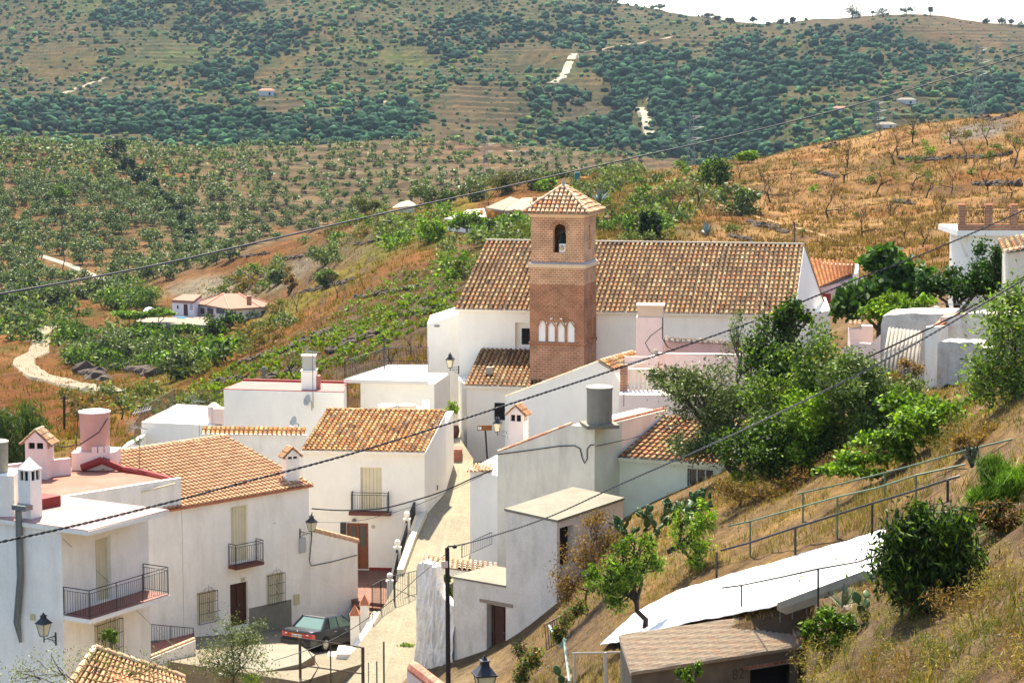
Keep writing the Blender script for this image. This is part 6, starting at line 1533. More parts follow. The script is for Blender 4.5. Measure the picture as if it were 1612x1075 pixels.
for k in range(7): p = s1.lerp(r1, k / 7) - dS * .16; q = s1.lerp(r1, (k + .93) / 7) - dS * .16; bl_.hexa([p, p + dS * .2, q + dS * .2, q], [x + nrm * (.13 + .03 * (k % 3)) for x in (p, p + dS * .2, q + dS * .2, q)])
bl_.build('brick_edging', BRICKB, ro)
fS = Fr(s0 + nS * .12 + dS * .1, dS); Ls = LS - .15; dw = fS.rect(1181, 1046, 1252, 1090)
SHED = mat('shaded_shed_render', (.20, .155, .10), .95, .25, 2, bump=.02, stain=(.10, .08, .06))  # dark base puts the shade below the roof into the wall, plus stains
dvv = (r0 - s0) * .92; dvv.z = 0; pa = [fS.pt(0, 0, 0), fS.pt(Ls, 0, 0), fS.pt(Ls, 0, 0) + dvv, fS.pt(0, 0, 0) + dvv]
shell(shd, 'wall', pa, -18.5, [zsh - .1, zsh - .1, r0.z - .15, r0.z - .15], SHED, {0: [dw]}, rev=.3)
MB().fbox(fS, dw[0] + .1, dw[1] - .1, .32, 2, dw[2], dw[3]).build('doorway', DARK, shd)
MB().fbox(fS, dw[0] - .25, Ls - .02, -.06, -.002, dw[3] + .02, dw[3] + .09).build('brick_lintel', BRICKB, shd); 
MB().fbox(fS, dw[0] - .1, dw[1] + .1, -.05, .0 - .003, dw[3] - .03, dw[3] + .015).build('wood_beam', mat('weathered_wood', (.32, .24, .17), .9, .2, 8), shd)
u, z = fS.hit(1162, 1068); p = fS.pt(u, -.006, z)
text_mesh('painted_number', '82', .42, .003, mat('faded_black_paint', (.09, .07, .05), .95, 0), shd, Matrix.Translation(p - abspos(shd)) @ Matrix.Rotation(math.atan2(dS.y, dS.x), 4, 'Z') @ Matrix.Rotation(math.pi / 2, 4, 'X'))
# white door frame left of the shed
wf_ = thing('wire_pen_frame', P(930, 1075, 61), 'pale timber frame standing on the slope left of the shed', 'frame'); mb = MB()
for a, b, r in (((905, 1028), (905, 1085), .035), ((953, 1026), (954, 1090), .06), ((900, 1028), (980, 1026), .03)): mb.tube([P(*a, 61), P(*b, 61)], r, 5)
mb.build('timber', mat('whitened_timber', (.5, .45, .36), .9, .1), wf_)

# ---- U: white tarpaulin
def above(px, py, h): return ground(px, py, 40, 120, h)
UP = [(945, 1013), (1000, 963), (1060, 931), (1110, 915), (1200, 889), (1300, 860), (1395, 831)]
LO = [(946, 1014), (978, 1009), (1040, 990), (1110, 974), (1180, 962), (1240, 948), (1384, 900)]
tpm = MB(); NU, NV = 40, 14; vs = []; hs = [.1, .35, .5, .55, .6, .65, .8]
Ups = [P(x, y, float(np.interp(x, [945, 1000, 1060, 1110, 1200, 1300, 1395], [68.5, 69.4, 69.6, 68.3, 66.1, 62.6, 58.9]))) for x, y in UP]; Lps = [P(x, y, float(np.interp(x, [945, 978, 1040, 1110, 1180, 1240, 1300, 1384], [68.3, 66.5, 64.6, 62.7, 60.9, 60.3, 56.9, 52.7]))) for x, y in LO]
def lerpl(L_, t): k = t * (len(L_) - 1); i = min(int(k), len(L_) - 2); return L_[i].lerp(L_[i + 1], k - i)
for i in range(NU + 1):
    for j in range(NV + 1):
        u, v = i / NU, j / NV; p = lerpl(Lps, u).lerp(lerpl(Ups, u), v); s_ = math.sin(math.pi * v) * .05 * (1 - abs(math.sin(u * 12)) * .7)
        vs.append(p + Vector((0, 0, -s_ + .02 * math.sin(u * 31 + v * 5) * math.sin(v * 9 + u * 3) + .012 * math.sin(u * 90))))
tpm.add(vs, [(i * (NV + 1) + j, (i + 1) * (NV + 1) + j, (i + 1) * (NV + 1) + j + 1, i * (NV + 1) + j + 1) for i in range(NU) for j in range(NV)])
tp2 = thing('tarpaulin', Lps[3], 'large white tarpaulin stretched low over the slope behind the shed', 'tarpaulin')
to = tpm.build('sheet', mat('white_tarpaulin', (.66, .65, .62), .6, .08, 1, spec=.3, bump=.02, bscale=2, stain=(.42, .38, .30), stain_amt=.4, stain_scale=(.6, .6, .6)), tp2, smooth=True); to.modifiers.new('s', 'SOLIDIFY').thickness = .02
e_ = MB(); a, b, c = Ups[-1], Lps[-1], P(1407, 842, 57.5); e_.add([a, b, c, (a + b) / 2 + Vector((.25, .1, .1))], [(0, 3, 2), (3, 1, 2)]); e_.build('folded_end', mat('beige_canvas', (.45, .36, .26), .8, .1), tp2)
lg = MB()
for px in (1240, 1270, 1290, 1320, 1345): 
    p = lerpl(Lps, .80 + (px - 1240) / 140 * .2); lg.tube([p, p + Vector((0, -.1, -.5))], .02, 4)
lg.build('prop_sticks', GREYMETAL, tp2)
cr2 = MB(); p0, p1 = P(1238, 958, 59.4), P(1378, 908, 52.4); cr2.hexa([p0 + Vector((0, 0, -.16)), p1 + Vector((0, 0, -.16)), p1 + Vector((-.2, .5, -.16)), p0 + Vector((-.2, .5, -.16))], [p0 + Vector((0, 0, .05)), p1 + Vector((0, 0, .05)), p1 + Vector((-.2, .5, .05)), p0 + Vector((-.2, .5, .05))])
o = tag(cr2.build('garden_kerb', CONC), 'broken concrete kerb along the lower edge of the white tarpaulin', 'kerb')

# ---- hillside rails
def hill_rail(pts, m, r, label, posts):
    t = thing('hill_railing', pts[0], label, 'railing'); MB().tube(pts, r, 5).build('handrail', m, t)
    for a, b in posts: MB().tube([a, b], r * 1.1, 5).build('post', m, t)
def railset(rail, posts, m, r, label):
    """rail: picture points of the handrail; posts: (px, ytop, ybottom)"""
    D = {}; pp_ = []
    for px, yt, yb in posts:
        g = ground(px, yb, 40, 140); 
        if g is None: g = gat(px, 70)
        D[px] = g.y; pp_.append((P(px, yt, g.y), g - Vector((0, 0, .15))))
    xs = sorted(D); ys = [D[x] for x in xs]
    rp = [P(x, y, float(np.interp(x, xs, ys)) + (0 if xs[0] <= x <= xs[-1] else 0)) for x, y in rail]; hill_rail(rp, m, r, label, pp_)
railset([(1135, 866), (1180, 854), (1252, 830), (1310, 812), (1373, 792), (1430, 775), (1491, 755), (1511, 749)], [(1128, 868, 912), (1252, 830, 878), (1373, 792, 836), (1492, 755, 789)], IRON, .035, 'long black pipe handrail crossing the dry slope above the tarpaulin')
railset([(1146, 828), (1181, 820), (1318, 782), (1380, 768), (1442, 748), (1519, 731)], [(1181, 820, 876), (1318, 782, 848), (1442, 748, 797)], mat('green_pipe', (.12, .17, .10), .6, .1), .028, 'thin green pipe handrail on the dry slope, nearer of the two')
railset([(1256, 777), (1310, 765), (1393, 744), (1450, 729), (1519, 709), (1612, 687)], [(1264, 776, 822), (1393, 744, 786), (1540, 704, 740)], mat('green_pipe', (.12, .17, .10), .6, .1), .028, 'thin green pipe handrail on the dry slope, farther one below the trees')
railset([(1136, 925), (1167, 921), (1230, 908), (1288, 895), (1350, 884), (1390, 871)], [(1167, 921, 966), (1288, 895, 968)], IRON, .026, 'short black handrail in front of the white tarpaulin')
# short leaning fence panels and pipe near the peach tree
fp_ = thing('leaning_fence', P(870, 1000, 68), 'leaning rusty fence panel and green pipe on the slope below the leafy tree', 'fence')
mb = MB()
for k in range(10): x = 858 + 33 * k / 9; y = 984 - 20 * k / 9; mb.tube([P(x, y, 71 + .2 * k), P(x + 3, y + 38, 70.6 + .2 * k)], .02, 4)
mb.tube([P(857, 983, 71), P(892, 964, 73)], .025, 4); mb.tube([P(861, 1022, 70.6), P(893, 1002, 72.6)], .02, 4); mb.build('panel', RUSTMETAL, fp_)
mb = MB(); mb.tube([P(864, 984, 69), P(884, 1018, 68), P(888, 1005, 67.5), P(896, 1072, 66)], .045, 5); mb.build('pipe', mat('pale_green_pipe', (.32, .42, .36), .6, .1), fp_)

# ---- P: house right of the church; Q: balustrade house; R: ruin
hp2 = thing('pink_house', P(1310, 480, 148), 'small pink house with a rusty orange roof just right of the church', 'house')
Pa, Pb = P(1284, 455, 146), P(1326, 437, 147.5); Pd, Pc = P(1268, 407, 152), P(1348, 414, 153); Pb2 = P(1315, 443, 146)
tiles(P(1284, 456, 146), P(1345, 430, 148), Pc, Pd, .3, .36, [(.60, .28, .11), (.55, .24, .09), (.66, .36, .16)], .4, seed=3).build('roof', TILE, hp2)
MB().prism([P(1278, 458, 146.3), P(1342, 458, 147.6), P(1346, 420, 152), P(1270, 420, 151.5)], -22, [zat(457, 146.3), zat(440, 147.6), zat(416, 152), zat(412, 151.5)]).build('wall', PINKWALL, hp2)
MB().prism([P(1342, 440, 148.2), P(1350, 440, 149), P(1352, 420, 153.4), P(1346, 420, 152.2)], -22, [zat(432, 148), zat(432, 148), zat(413, 153), zat(413, 153)]).build('gable', WHITE2, hp2)
a = P(1297, 492, 145.9); MB().box((a.x - .3, a.y - .02, a.z), (.75, 0, 0), (0, .1, 0), (0, 0, 1.3)).build('window', REDPAINT, hp2)
hq = thing('balustrade_house', P(1570, 400, 113), 'white house with red brick pillars and railings round its roof terrace, at the right edge', 'house')
zq = zat(361, 113); qa, qb = hz(1507, 363, zq), hz(1640, 363, zq)
MB().prism([qa, qb, qb + Vector((0, 5, 0)), qa + Vector((0, 5, 0))], zq - .28, zq).build('terrace_slab', WHITE2, hq)
fq2 = Fr(qa, qb - qa); u0 = fq2.hit(1526, 370)[0]; MB().fbox(fq2, u0, 6, .25, 5, -16, zq - .28).build('wall', WHITE2, hq)
MB().tube([fq2.pt(.1, .1, zq - .3), fq2.pt(.6, .4, zq - 1.4)], .06, 5).build('bracket', WHITE2, hq)
MB().fbox(fq2, .05, 6, .05, .3, zq, zq + .32).build('brick_base', BRICKB, hq)
for px in (1515, 1557, 1597, 1637):
    u = fq2.hit(px, 340)[0]; MB().fbox(fq2, u - .16, u + .16, .0, .34, zq + .32, zq + 1.28).build('brick_pillar', BRICKB, hq); MB().fbox(fq2, u - .2, u + .2, -.04, .38, zq + 1.28, zq + 1.35).build('pillar_cap', TERRA, hq)
for a, b in ((1515, 1557), (1557, 1597), (1597, 1637)): ua, ub = fq2.hit(a, 340)[0] + .17, fq2.hit(b, 340)[0] - .17; railing(hq, [fq2.pt(ua, .17, zq + .3), fq2.pt(ub, .17, zq + .3)], .85, .13, .013, m=RUSTMETAL)
r_ = fq2.rect(1598, 372, 1625, 395, .25); MB().fbox(fq2, r_[0], r_[1], .2, .247, r_[2], r_[3]).build('window', WHITEPAINT, hq)
hr2 = thing('beige_house', P(1600, 430, 104), 'beige wall with a tiled edge at the right edge below the balustrade house', 'house')
qa = P(1587, 396, 104); MB().prism([qa, qa + Vector((3, -.4, 0)), qa + Vector((3, 3, 0)), qa + Vector((.4, 3, 0))], -14, [qa.z - .1, qa.z + .45, qa.z + .45, qa.z - .1]).build('wall', BEIGEWALL, hr2)
tiles(qa + Vector((-.3, -.25, -.1)), qa + Vector((3, -.6, .5)), qa + Vector((3.2, 2, 1.0)), qa + Vector((-.1, 2, .4)), .28, .34, OLDPAL, .4, seed=8).build('roof', TILE, hr2)
rn = thing('ruined_house', P(1480, 600, 90), 'crumbling whitewashed house ruin with a flat roof among the trees on the right', 'ruin')
def rough_wall(parent, pts, Y0, Y1, z0, m, name, th_=.4, seed=1):
    """wall whose top follows picture points"""
    rl = random.Random(seed); n = len(pts); a = P(pts[0][0], pts[0][1], Y0); b = P(pts[-1][0], pts[-1][1], Y1); fr = Fr(a, b - a); mb = MB(); col = []
    dp = []
    for i in range(n - 1):
        for k in range(3): t = k / 3; dp.append((pts[i][0] * (1 - t) + pts[i + 1][0] * t, pts[i][1] * (1 - t) + pts[i + 1][1] * t + rl.uniform(-1, 1)))
    dp.append(pts[-1])
    for px, py in dp:
        u, z = fr.hit(px, py); col.append([fr.pt(u, rl.uniform(-.03, .03), z0), fr.pt(u, rl.uniform(-.05, .05), (z0 + z) / 2), fr.pt(u, 0, z), fr.pt(u, th_, z), fr.pt(u, th_, z0)])
    mb.add([p for c in col for p in c], [(i * 5 + j, (i + 1) * 5 + j, (i + 1) * 5 + j + 1, i * 5 + j + 1) for i in range(len(col) - 1) for j in range(4)] + [(0, 1, 2, 3, 4), tuple(range(len(col) * 5 - 1, len(col) * 5 - 6, -1))]); return mb.build(name, m, parent)
rough_wall(rn, [(1387, 510), (1390, 498), (1398, 495), (1440, 494), (1500, 494)], 96, 95, -16, DIRTY, 'rear_wall', 2.5)
rough_wall(rn, [(1418, 492), (1470, 483), (1475, 484)], 99, 98, -16, DIRTY, 'parapet', .3)
rough_wall(rn, [(1480, 500), (1510, 495), (1545, 492), (1585, 500)], 92, 90, -16, DIRTY, 'side_wall', 3)
rough_wall(rn, [(1476, 541), (1482, 537), (1500, 539), (1530, 539), (1541, 541), (1552, 550)], 88, 87, -16, DIRTY, 'front_wall', 1.2, 3)
rough_wall(rn, [(1457, 515), (1479, 514)], 90, 89.6, -16, WHITE, 'corner_pillar', .8)
rough_wall(rn, [(1326, 548), (1352, 540), (1370, 541), (1392, 522)], 98, 96.5, -18, PINKWALL, 'pink_parapet', .3)
for px, py, w in ((1346, 517, .28), (1364, 512, .26)): q = P(px, py, 98.3); MB().cbox((q.x, q.y, q.z - .5), w, w, .5).build('small_chimney', PINKWALL, rn)
tiles(P(1335, 512, 98), P(1357, 512, 98), P(1357, 506, 98.8), P(1335, 506, 98.8), .2, .3, PALEPAL, .42, seed=2).build('chimney_tiles', TILE, rn)
a = P(1470, 520, 91.5); MB().hexa([P(1468, 518, 91), P(1482, 515, 91), P(1510, 497, 94), P(1488, 498, 94)], [p + Vector((0, 0, .12)) for p in (P(1468, 518, 91), P(1482, 515, 91), P(1510, 497, 94), P(1488, 498, 94))]).build('red_roof_edge', TERRA, rn)
railing(rn, [P(1472, 490, 99), P(1556, 493, 98)], .35, 2.0, .02, m=GREYMETAL, second=False)
MB().lathe(P(1493, 617, 87.6), [(.35, -.02), (.02, .1)], 7, ax=(0, -1, 0)).build('wall_hole', DARK, rn)
cs = thing('corrugated_sheets', P(1420, 600, 92), 'grey corrugated sheets leaning against the ruined house', 'roofing sheets'); mb = MB(); vs = []
N_ = 56
for i in range(N_ + 1):
    u = i / N_; a = P(1399 + (1452 - 1399) * u, 516 + 6 * u, 93.2); b = P(1385 + (1443 - 1385) * u, 598 + 8 * u, 90.4); nn_ = Vector((0, -.8, .6)) * (.07 * math.sin(i / N_ * 9 * 2 * math.pi))
    vs += [a + nn_, a.lerp(b, .5) + nn_, b + nn_]
mb.add(vs, [(i * 3 + j, (i + 1) * 3 + j, (i + 1) * 3 + j + 1, i * 3 + j + 1) for i in range(N_) for j in range(2)]); o = mb.build('sheet', mat('grey_corrugated_sheet', (.26, .235, .20), .9, .15, 2), cs, smooth=True); o.modifiers.new('s', 'SOLIDIFY').thickness = .02

# ---- N: villa in the valley; O: upper house with orange pillars
vl = thing('villa', hz(350, 500, zat(500, 332)), 'white villa with a broad pink hipped roof beyond the village', 'villa'); ze = zat(482.5, 334)
ev = [hz(304, 477.5, ze), hz(324, 480, ze), hz(361, 486.5, ze), hz(410, 483.5, ze), hz(434, 480.5, ze)]
bk = [hz(410, 476, ze), hz(345, 474.5, ze)]
r1_, r2_ = P(352, 467, 343), P(375, 468, 343); r1_.z = r2_.z = ze + 1.15
al = ev + bk; zg_v = zat(503, 332) - 1.5
RP = mat('pink_hip_roof', (.27, .135, .09), .9, .08, .6)
mb = MB(); mb.add([p for p in al] + [r1_, r2_], [(0, 1, 7), (1, 2, 7), (2, 3, 8, 7), (3, 4, 8), (4, 5, 8), (5, 6, 7, 8), (6, 0, 7)]); mb.add([p - Vector((0, 0, .2)) for p in al] + list(al), [(i, (i + 1) % 7, 7 + (i + 1) % 7, 7 + i) for i in range(7)] + [tuple(range(6, -1, -1))]); ro = mb.build('roof', RP, vl)
cen = Vector((sum(p.x for p in al) / 7, sum(p.y for p in al) / 7, 0)); fp3 = [Vector((cen.x + (p.x - cen.x) * .93, cen.y + (p.y - cen.y) * .93, 0)) for p in al]
MB().prism(fp3, zg_v, ze - .2).build('wall', WHITE2, vl)
hp_ = MB()
for i, a in enumerate(al): hp_.tube([a + Vector((0, 0, .05)), (r1_ if i in (0, 1, 2, 6) else r2_) + Vector((0, 0, .05))], .12, 4)
hp_.build('hip_ridges', mat('dark_pink_tile', (.42, .2, .14), .9, .05), ro)
c = onroof(391, 482, ev[2], ev[3], r2_) if False else P(391, 478, 334); MB().cbox((c.x, c.y + 1, c.z - .2), .35, .35, 1.3).build('chimney', BRICKB, ro)
lw_ = [P(271, 477, 334), P(305, 478, 332), P(318, 470, 342), P(290, 470, 343)]; zl = zat(476, 334)
MB().prism([Vector((p.x, p.y, 0)) for p in lw_], zg_v, zl).build('side_wing', mat('lilac_white', (.72, .66, .66), .9, .04), vl); MB().prism([Vector((p.x, p.y - .3, 0)) for p in lw_], zl + .002, zl + .45).build('wing_roof', RP, vl)
def facep(a, b, px0, py0, px1, py1, m, name, out=.06):
    fr = Fr(a, b - a); r = fr.rect(px0, py0, px1, py1); MB().fbox(fr, r[0], r[1], -out, .05, r[2], r[3]).build(name, m, vl)
facep(lw_[0], lw_[1], 289.5, 479, 295.5, 497, DARKWOOD, 'door'); facep(lw_[0], lw_[1], 279, 481, 281, 486, DARK, 'window'); facep(lw_[0], lw_[1], 299, 479, 303.5, 488, mat('curtain', (.35, .3, .33), .7, 0), 'window')
for a, b, rc in ((1, 2, (327, 485, 336, 494)), (1, 2, (341, 486, 353, 494)), (0, 1, (316, 485, 322, 494)), (2, 3, (361, 489.5, 371, 498)), (3, 4, (411, 489, 418, 500))):
    facep(fp3[a], fp3[b], *rc, mat('shaded_glass', (.10, .10, .11), .3, 0), 'window')
te = thing('villa_terrace', P(300, 510, 326), 'pale terrace with low walls and a white dome on the villa side', 'terrace')
zt_ = zat(503, 328); MB().prism([hz(215, 508, zt_), hz(330, 512, zt_), hz(330, 499, zt_), hz(215, 500, zt_)], zt_ - .9, zt_).build('floor', mat('pale_terrace', (.22, .18, .13), .9, .05), te)
MB().lathe(P(235, 488, 334) - Vector((0, 0, .6)), [(1.0, 0), (.95, .5), (.6, .9), (.1, 1.05)], 12).build('dome', WHITEPAINT, te)
MB().prism([hz(278, 500, zt_ + .1), hz(292, 500.6, zt_ + .1), hz(292, 499.2, zt_ + .1), hz(278, 499, zt_ + .1)], zt_, zt_ + .12).build('pool', mat('pool_blue', (.12, .42, .60), .1, 0), te)
uh = thing('upper_house', P(790, 350, 300), 'house with orange pillars and a long white terrace on the slope behind the church', 'house')
ze = zat(331, 300); a0, a1, a2, a3 = hz(764, 329.5, ze), hz(792, 334, ze), hz(850, 331, ze), hz(830, 316, ze)
rr1 = P(800, 318, 305); rr2 = P(845, 308, 312)
mb = MB(); mb.hexa([a0, a1, a1 + Vector((2.5, 7, 0)), a0 + Vector((3.5, 9, 0))], [p + Vector((0, 0, .25)) for p in (a0, a1)] + [a1 + Vector((2.5, 7, 1.3)), a0 + Vector((3.5, 9, 1.3))]); mb.build('porch_roof', mat('pale_roof', (.20, .165, .12), .9, .05), uh)
b1_ = a1 + Vector((.1, 0, 0)); b2 = a2; mb = MB(); up7 = Vector((2.5, 7, 1.3)); mb.hexa([b1_ + Vector((0, 0, -.05)), b2 + Vector((0, 0, -.05)), b2 + up7, b1_ + up7], [b1_ + Vector((0, 0, .2)), b2 + Vector((0, 0, .2)), b2 + up7 + Vector((0, 0, .25)), b1_ + up7 + Vector((0, 0, .25))]); mb.build('roof', mat('ochre_tiles', (.44, .32, .20), .9, .15, 3), uh)
zg_u = zat(360, 300); MB().prism([b1_ + Vector((.4, .5, 0)), b2 + Vector((0, .5, 0)), b2 + Vector((2, 6, 0)), b1_ + Vector((2.4, 6, 0))], zg_u, ze - .05).build('wall', mat('cream_wall', (.55, .47, .33), .9, .06), uh)
mb = MB(); mb.prism([a0 + Vector((1.5, 3, 0)), a1 + Vector((0, 3, 0)), a1 + Vector((1.5, 6, 0)), a0 + Vector((2.5, 7, 0))], zg_u, ze - .02); mb.build('porch_rear_wall', TERRA, uh)
for px in (758, 771, 781, 791): q = P(px, 345, 300 - (px - 758) * .02); MB().cbox((q.x, q.y + .3, (zg_u + ze) / 2), .22, .22, (ze - zg_u) / 2).build('pillar', ORANGE, uh)
MB().prism([P(754, 345, 300.4), P(782, 345, 299.5), P(782, 345, 299.8), P(754, 345, 300.7)], zg_u, zat(344, 300)).build('low_wall', TERRA, uh)
r_ = Fr(b1_ + Vector((.4, .5, 0)), (b2 - b1_)).rect(800, 339, 804, 350); fr_ = Fr(b1_ + Vector((.4, .5, 0)), (b2 - b1_)); MB().fbox(fr_, r_[0], r_[1], -.05, .02, r_[2], r_[3]).build('window', DARK, uh)
q = P(842, 322, 302); MB().cbox((q.x, q.y, q.z - .3), .35, .35, 1.3).build('chimney', BRICKB, uh)
zt_ = zat(338, 300); MB().prism([hz(704, 344, zt_), hz(750, 351, zt_), hz(766, 342, zt_), hz(762, 328, zt_), hz(735, 331, zt_)], zt_ - 1.6, zt_).build('terrace', mat('sunlit_render', (.66, .62, .55), .9, .05), uh)
MB().tube([hz(762, 330, zt_), hz(700, 345, zt_)], .1, 4).build('kerb', WHITEPAINT, uh)
# small hut left of it and excavator behind the tower roof
ht = ground(634, 312, 200, 500) or gat(634, 345); hu = thing('stone_hut', ht, 'small pale hut on the ridge between the trees', 'hut'); MB().cbox(ht + Vector((.6, .5, .5)), 1.2, .9, 1.0).build('wall', BEIGEWALL, hu); MB().hexa([ht + Vector(v) for v in ((-1.6, -1.3, .9), (2.0, -1.2, 1.3), (2.0, 1.8, 1.3), (-1.6, 1.8, .9))], [ht + Vector(v) for v in ((-.4, -.3, 1.7), (1.0, -.2, 2.0), (1.0, .8, 2.0), (-.4, .8, 1.7))]).build('roof', mat('pale_ochre_render', (.68, .52, .38), .9, .06), hu)
eq = P(915, 286, 330); ex_ = thing('excavator', eq - Vector((0, 0, .8)), 'tiny orange digger with a teal cab behind the tower roof', 'digger')
MB().cbox(eq + Vector((0, 0, -.3)), 1.3, .5, .25).build('tracks', DARK, ex_); MB().cbox(eq + Vector((.5, 0, .3)), .9, .5, .35).build('body', ORANGE, ex_); MB().cbox(eq + Vector((-.6, 0, .7)), .4, .45, .7).build('cab', mat('teal_paint', (.03, .16, .16), .5), ex_); MB().tube([eq + Vector((.6, 0, .4)), eq + Vector((2.3, 0, 1.3)), eq + Vector((3.4, 0, .2))], .15, 5).build('arm', ORANGE, ex_)
# far farmhouses
def far_house(px, py, w, d, h, rc, label, D=None, wm=mat('far_white_wall', (.5, .48, .44), .9, .05)):
    g = ground(px, py, D or 950, 2600)
    if g is None: return
    t = thing('farmhouse', g, label, 'farmhouse'); g = g - Vector((0, 0, .5))
    MB().cbox(g + Vector((0, 0, h / 2)), w / 2, d / 2, h / 2, .2).build('wall', wm, t)
    mb = MB(); q = [Vector((x * (w / 2 + .4), y * (d / 2 + .4), h)) for x, y in ((-1, -1), (1, -1), (1, 1), (-1, 1))]; R2 = Matrix.Rotation(.2, 4, 'Z'); rg = [Vector((-w * .3, 0, h + d * .22)), Vector((w * .3, 0, h + d * .22))]
    pts = [g + (R2 @ v) for v in q + rg]; mb.add(pts, [(0, 1, 5, 4), (1, 2, 5), (2, 3, 4, 5), (3, 0, 4), (3, 2, 1, 0)]); mb.build('roof', rc, t)
    w_ = MB(); w_.cbox(g + R2 @ Vector((w * .15, -d / 2 - .03, h * .4)), w * .06, .05, h * .28, .2); w_.build('door', DARK, t)
RT = mat('far_red_roof', (.28, .13, .08), .9, .05)
far_house(420, 150, 9, 6, 3.0, RT, 'small white farmhouse with a reddish roof on the far green hillside'); 0 and far_house(457, 152, 4, 3, 1.8, mat('pale_roof', (.20, .165, .12), .9, .05), 'tiny white shed to the right of the reddish roofed far farmhouse')
far_house(1427, 163, 10, 5, 2.6, mat('pale_roof', (.20, .165, .12), .9, .05), 'long low white farmhouse in the far valley on the right'); far_house(1322, 176, 7, 5, 2.4, RT, 'small far farmhouse under the cable on the right hillside')
0 and far_house(335, 137, 6, 4, 2.2, mat('pale_roof', (.20, .165, .12), .9, .05), 'half hidden white farm building among far trees on the left')
far_house(1326, 21, 6, 5, 3.5, TERRA, 'tiny building on the skyline left of the round pines', 1300, BEIGEWALL); far_house(1603, 38, 12, 8, 5, TERRA, 'building on the skyline at the right edge', 1300, BEIGEWALL)
0 and far_house(745, 213, 7, 4, 2.0, mat('pale_roof', (.20, .165, .12), .9, .05), 'low shed on the mid ridge among the olive rows', 600)
far_house(1395, 200, 9, 6, 1.8, mat('pale_roof', (.20, .165, .12), .9, .05), 'pale roofed farm building just behind the dry hill crest', 250)
# lattice pylons and poles
def pylon(px, py0, py1, D, label, w=3.2):
    a = P(px, py1, D); b = P(px, py0, D); H_ = b.z - a.z; a.z -= 12; H2 = b.z - a.z; t = thing('pylon', a, label, 'pylon'); mb = MB(); n = 13
    def c(k, i): f = 1 - k / n; ww = w * (.22 + .78 * f ** 1.3) / 2; return a + Vector((ww * (-1, 1, 1, -1)[i], ww * (-1, -1, 1, 1)[i], H2 * k / n))
    for k in range(n):
        for i in range(4): mb.tube([c(k, i), c(k + 1, i)], .06, 3, cap=False); mb.tube([c(k, i), c(k + 1, (i + 1) % 4)], .035, 3, cap=False); mb.tube([c(k + 1, i), c(k, (i + 1) % 4)], .05, 3, cap=False)
    mb.build('lattice_mast', GREYMETAL, t); ar = MB()
    for f, l in ((.98, 2.4), (.88, 3.2), (.78, 2.6)):
        for s in (-1, 1): ar.tube([a + Vector((0, 0, H2 * f)), a + Vector((s * l, 0, H2 * f))], .09, 3); ar.tube([a + Vector((0, 0, H2 * (f - .03))), a + Vector((s * l, 0, H2 * f))], .06, 3)
    ar.build('cross_arms', GREYMETAL, t)
pylon(1539, 72, 182, 520, 'tall lattice pylon behind the dry hill crest on the right', 5); pylon(1088, 180, 275, 560, 'lattice pylon left of the dry hill where the valley road shows', 4); pylon(1380, 158, 215, 600, 'slender lattice pylon partly hidden behind the middle of the dry hill', 3); pylon(765, 212, 275, 700, 'faint lattice pylon over the mid slope olive rows', 3.5)
def post_(px, y0, y1, Y, r, label, name='utility_pole', m=BARKDARK):
    a, b = P(px, y1, Y), P(px, y0, Y); t = thing(name, a, label, 'pole'); MB().tube([a - Vector((0, 0, .5)), b], r, 6).build('pole', m, t); MB().tube([b + Vector((-.3, 0, -.2)), b + Vector((.3, 0, -.2))], r * .6, 4).build('crossbar', m, t)
post_(101, 623, 665, 160, .10, 'short dark pole standing in the brown scrub left of the villa road'); post_(415, 577, 605, 150, .14, 'grey concrete post behind the pink flat roof', m=CONC); post_(1251, 350, 395, 152, .05, 'thin metal post beside the dirt path on the dry hill', m=IRON)

# ================================================================ CABLES
cable([P(-60, 472, 30), P(0, 463, 31), P(233, 420, 35), P(400, 383, 38), P(640, 328, 42), P(806, 292, 44.5), P(1000, 248, 47), P(1200, 203, 50), P(1400, 151, 53), P(1612, 86, 56), P(1700, 60, 57)], .017, 'thick black overhead cable sagging across the whole view from left to top right', twist=.0)
cable([P(-60, 866, 60), P(0, 853, 61), P(140, 822, 64), P(287, 785, 67), P(380, 760, 70), P(560, 712, 74), P(780, 643, 80), P(976, 579, 85), P(1180, 508, 89), P(1346, 441, 93), P(1456, 399, 95), P(1570, 350, 98), P(1680, 300, 100)], .030, 'black and white twisted cable crossing in front of the houses and the church', m=CABLE, twist=.5)
cable([tp_ + Vector((.3, -.1, .09)), P(760, 848, 80), P(860, 815, 76), P(982, 760, 72), P(1160, 681, 66), P(1391, 568, 60), P(1612, 440, 55), P(1680, 400, 54)], .022, 'grey twisted cable rising from the utility pole to the right edge', m=GREYCABLE, twist=.4)
cable([P(1315, 585, 84), P(1388, 552, 80), P(1505, 496, 76), P(1612, 436, 72), P(1680, 400, 71)], .034, 'short thick black cable running out of the trees past the ruin')
e1_ = fHf0.pt(fHf0.hit(783, 715)[0], -.05, fHf0.hit(783, 715)[1])
cable([fB.pt(fB.hit(489, 800)[0], -.1, fB.hit(489, 800)[1]), P(540, 803, 101), P(600, 800, 100), P(650, 788, 99), P(700, 772, 98), P(745, 752, 97), P(775, 740, 97)], .034, 'thick black cable swinging from the corner lantern across the lane')
cable([fB.pt(fB.hit(430, 823)[0], -.05, fB.hit(430, 823)[1]), P(480, 822, 100), P(560, 820, 101), P(640, 800, 100), P(700, 776, 99), P(760, 748, 97)], .014, 'thin dark wire under the thick cable across the lane', m=GREYCABLE)
cable([fAw.pt(.05, -.05, fAw.hit(98, 848)[1]), P(160, 905, 78), P(240, 985, 80), P(300, 1040, 82)], .012, 'thin pale wire hanging from the corner of the near house', m=mat('pale_wire', (.35, .33, .28), .7, 0))
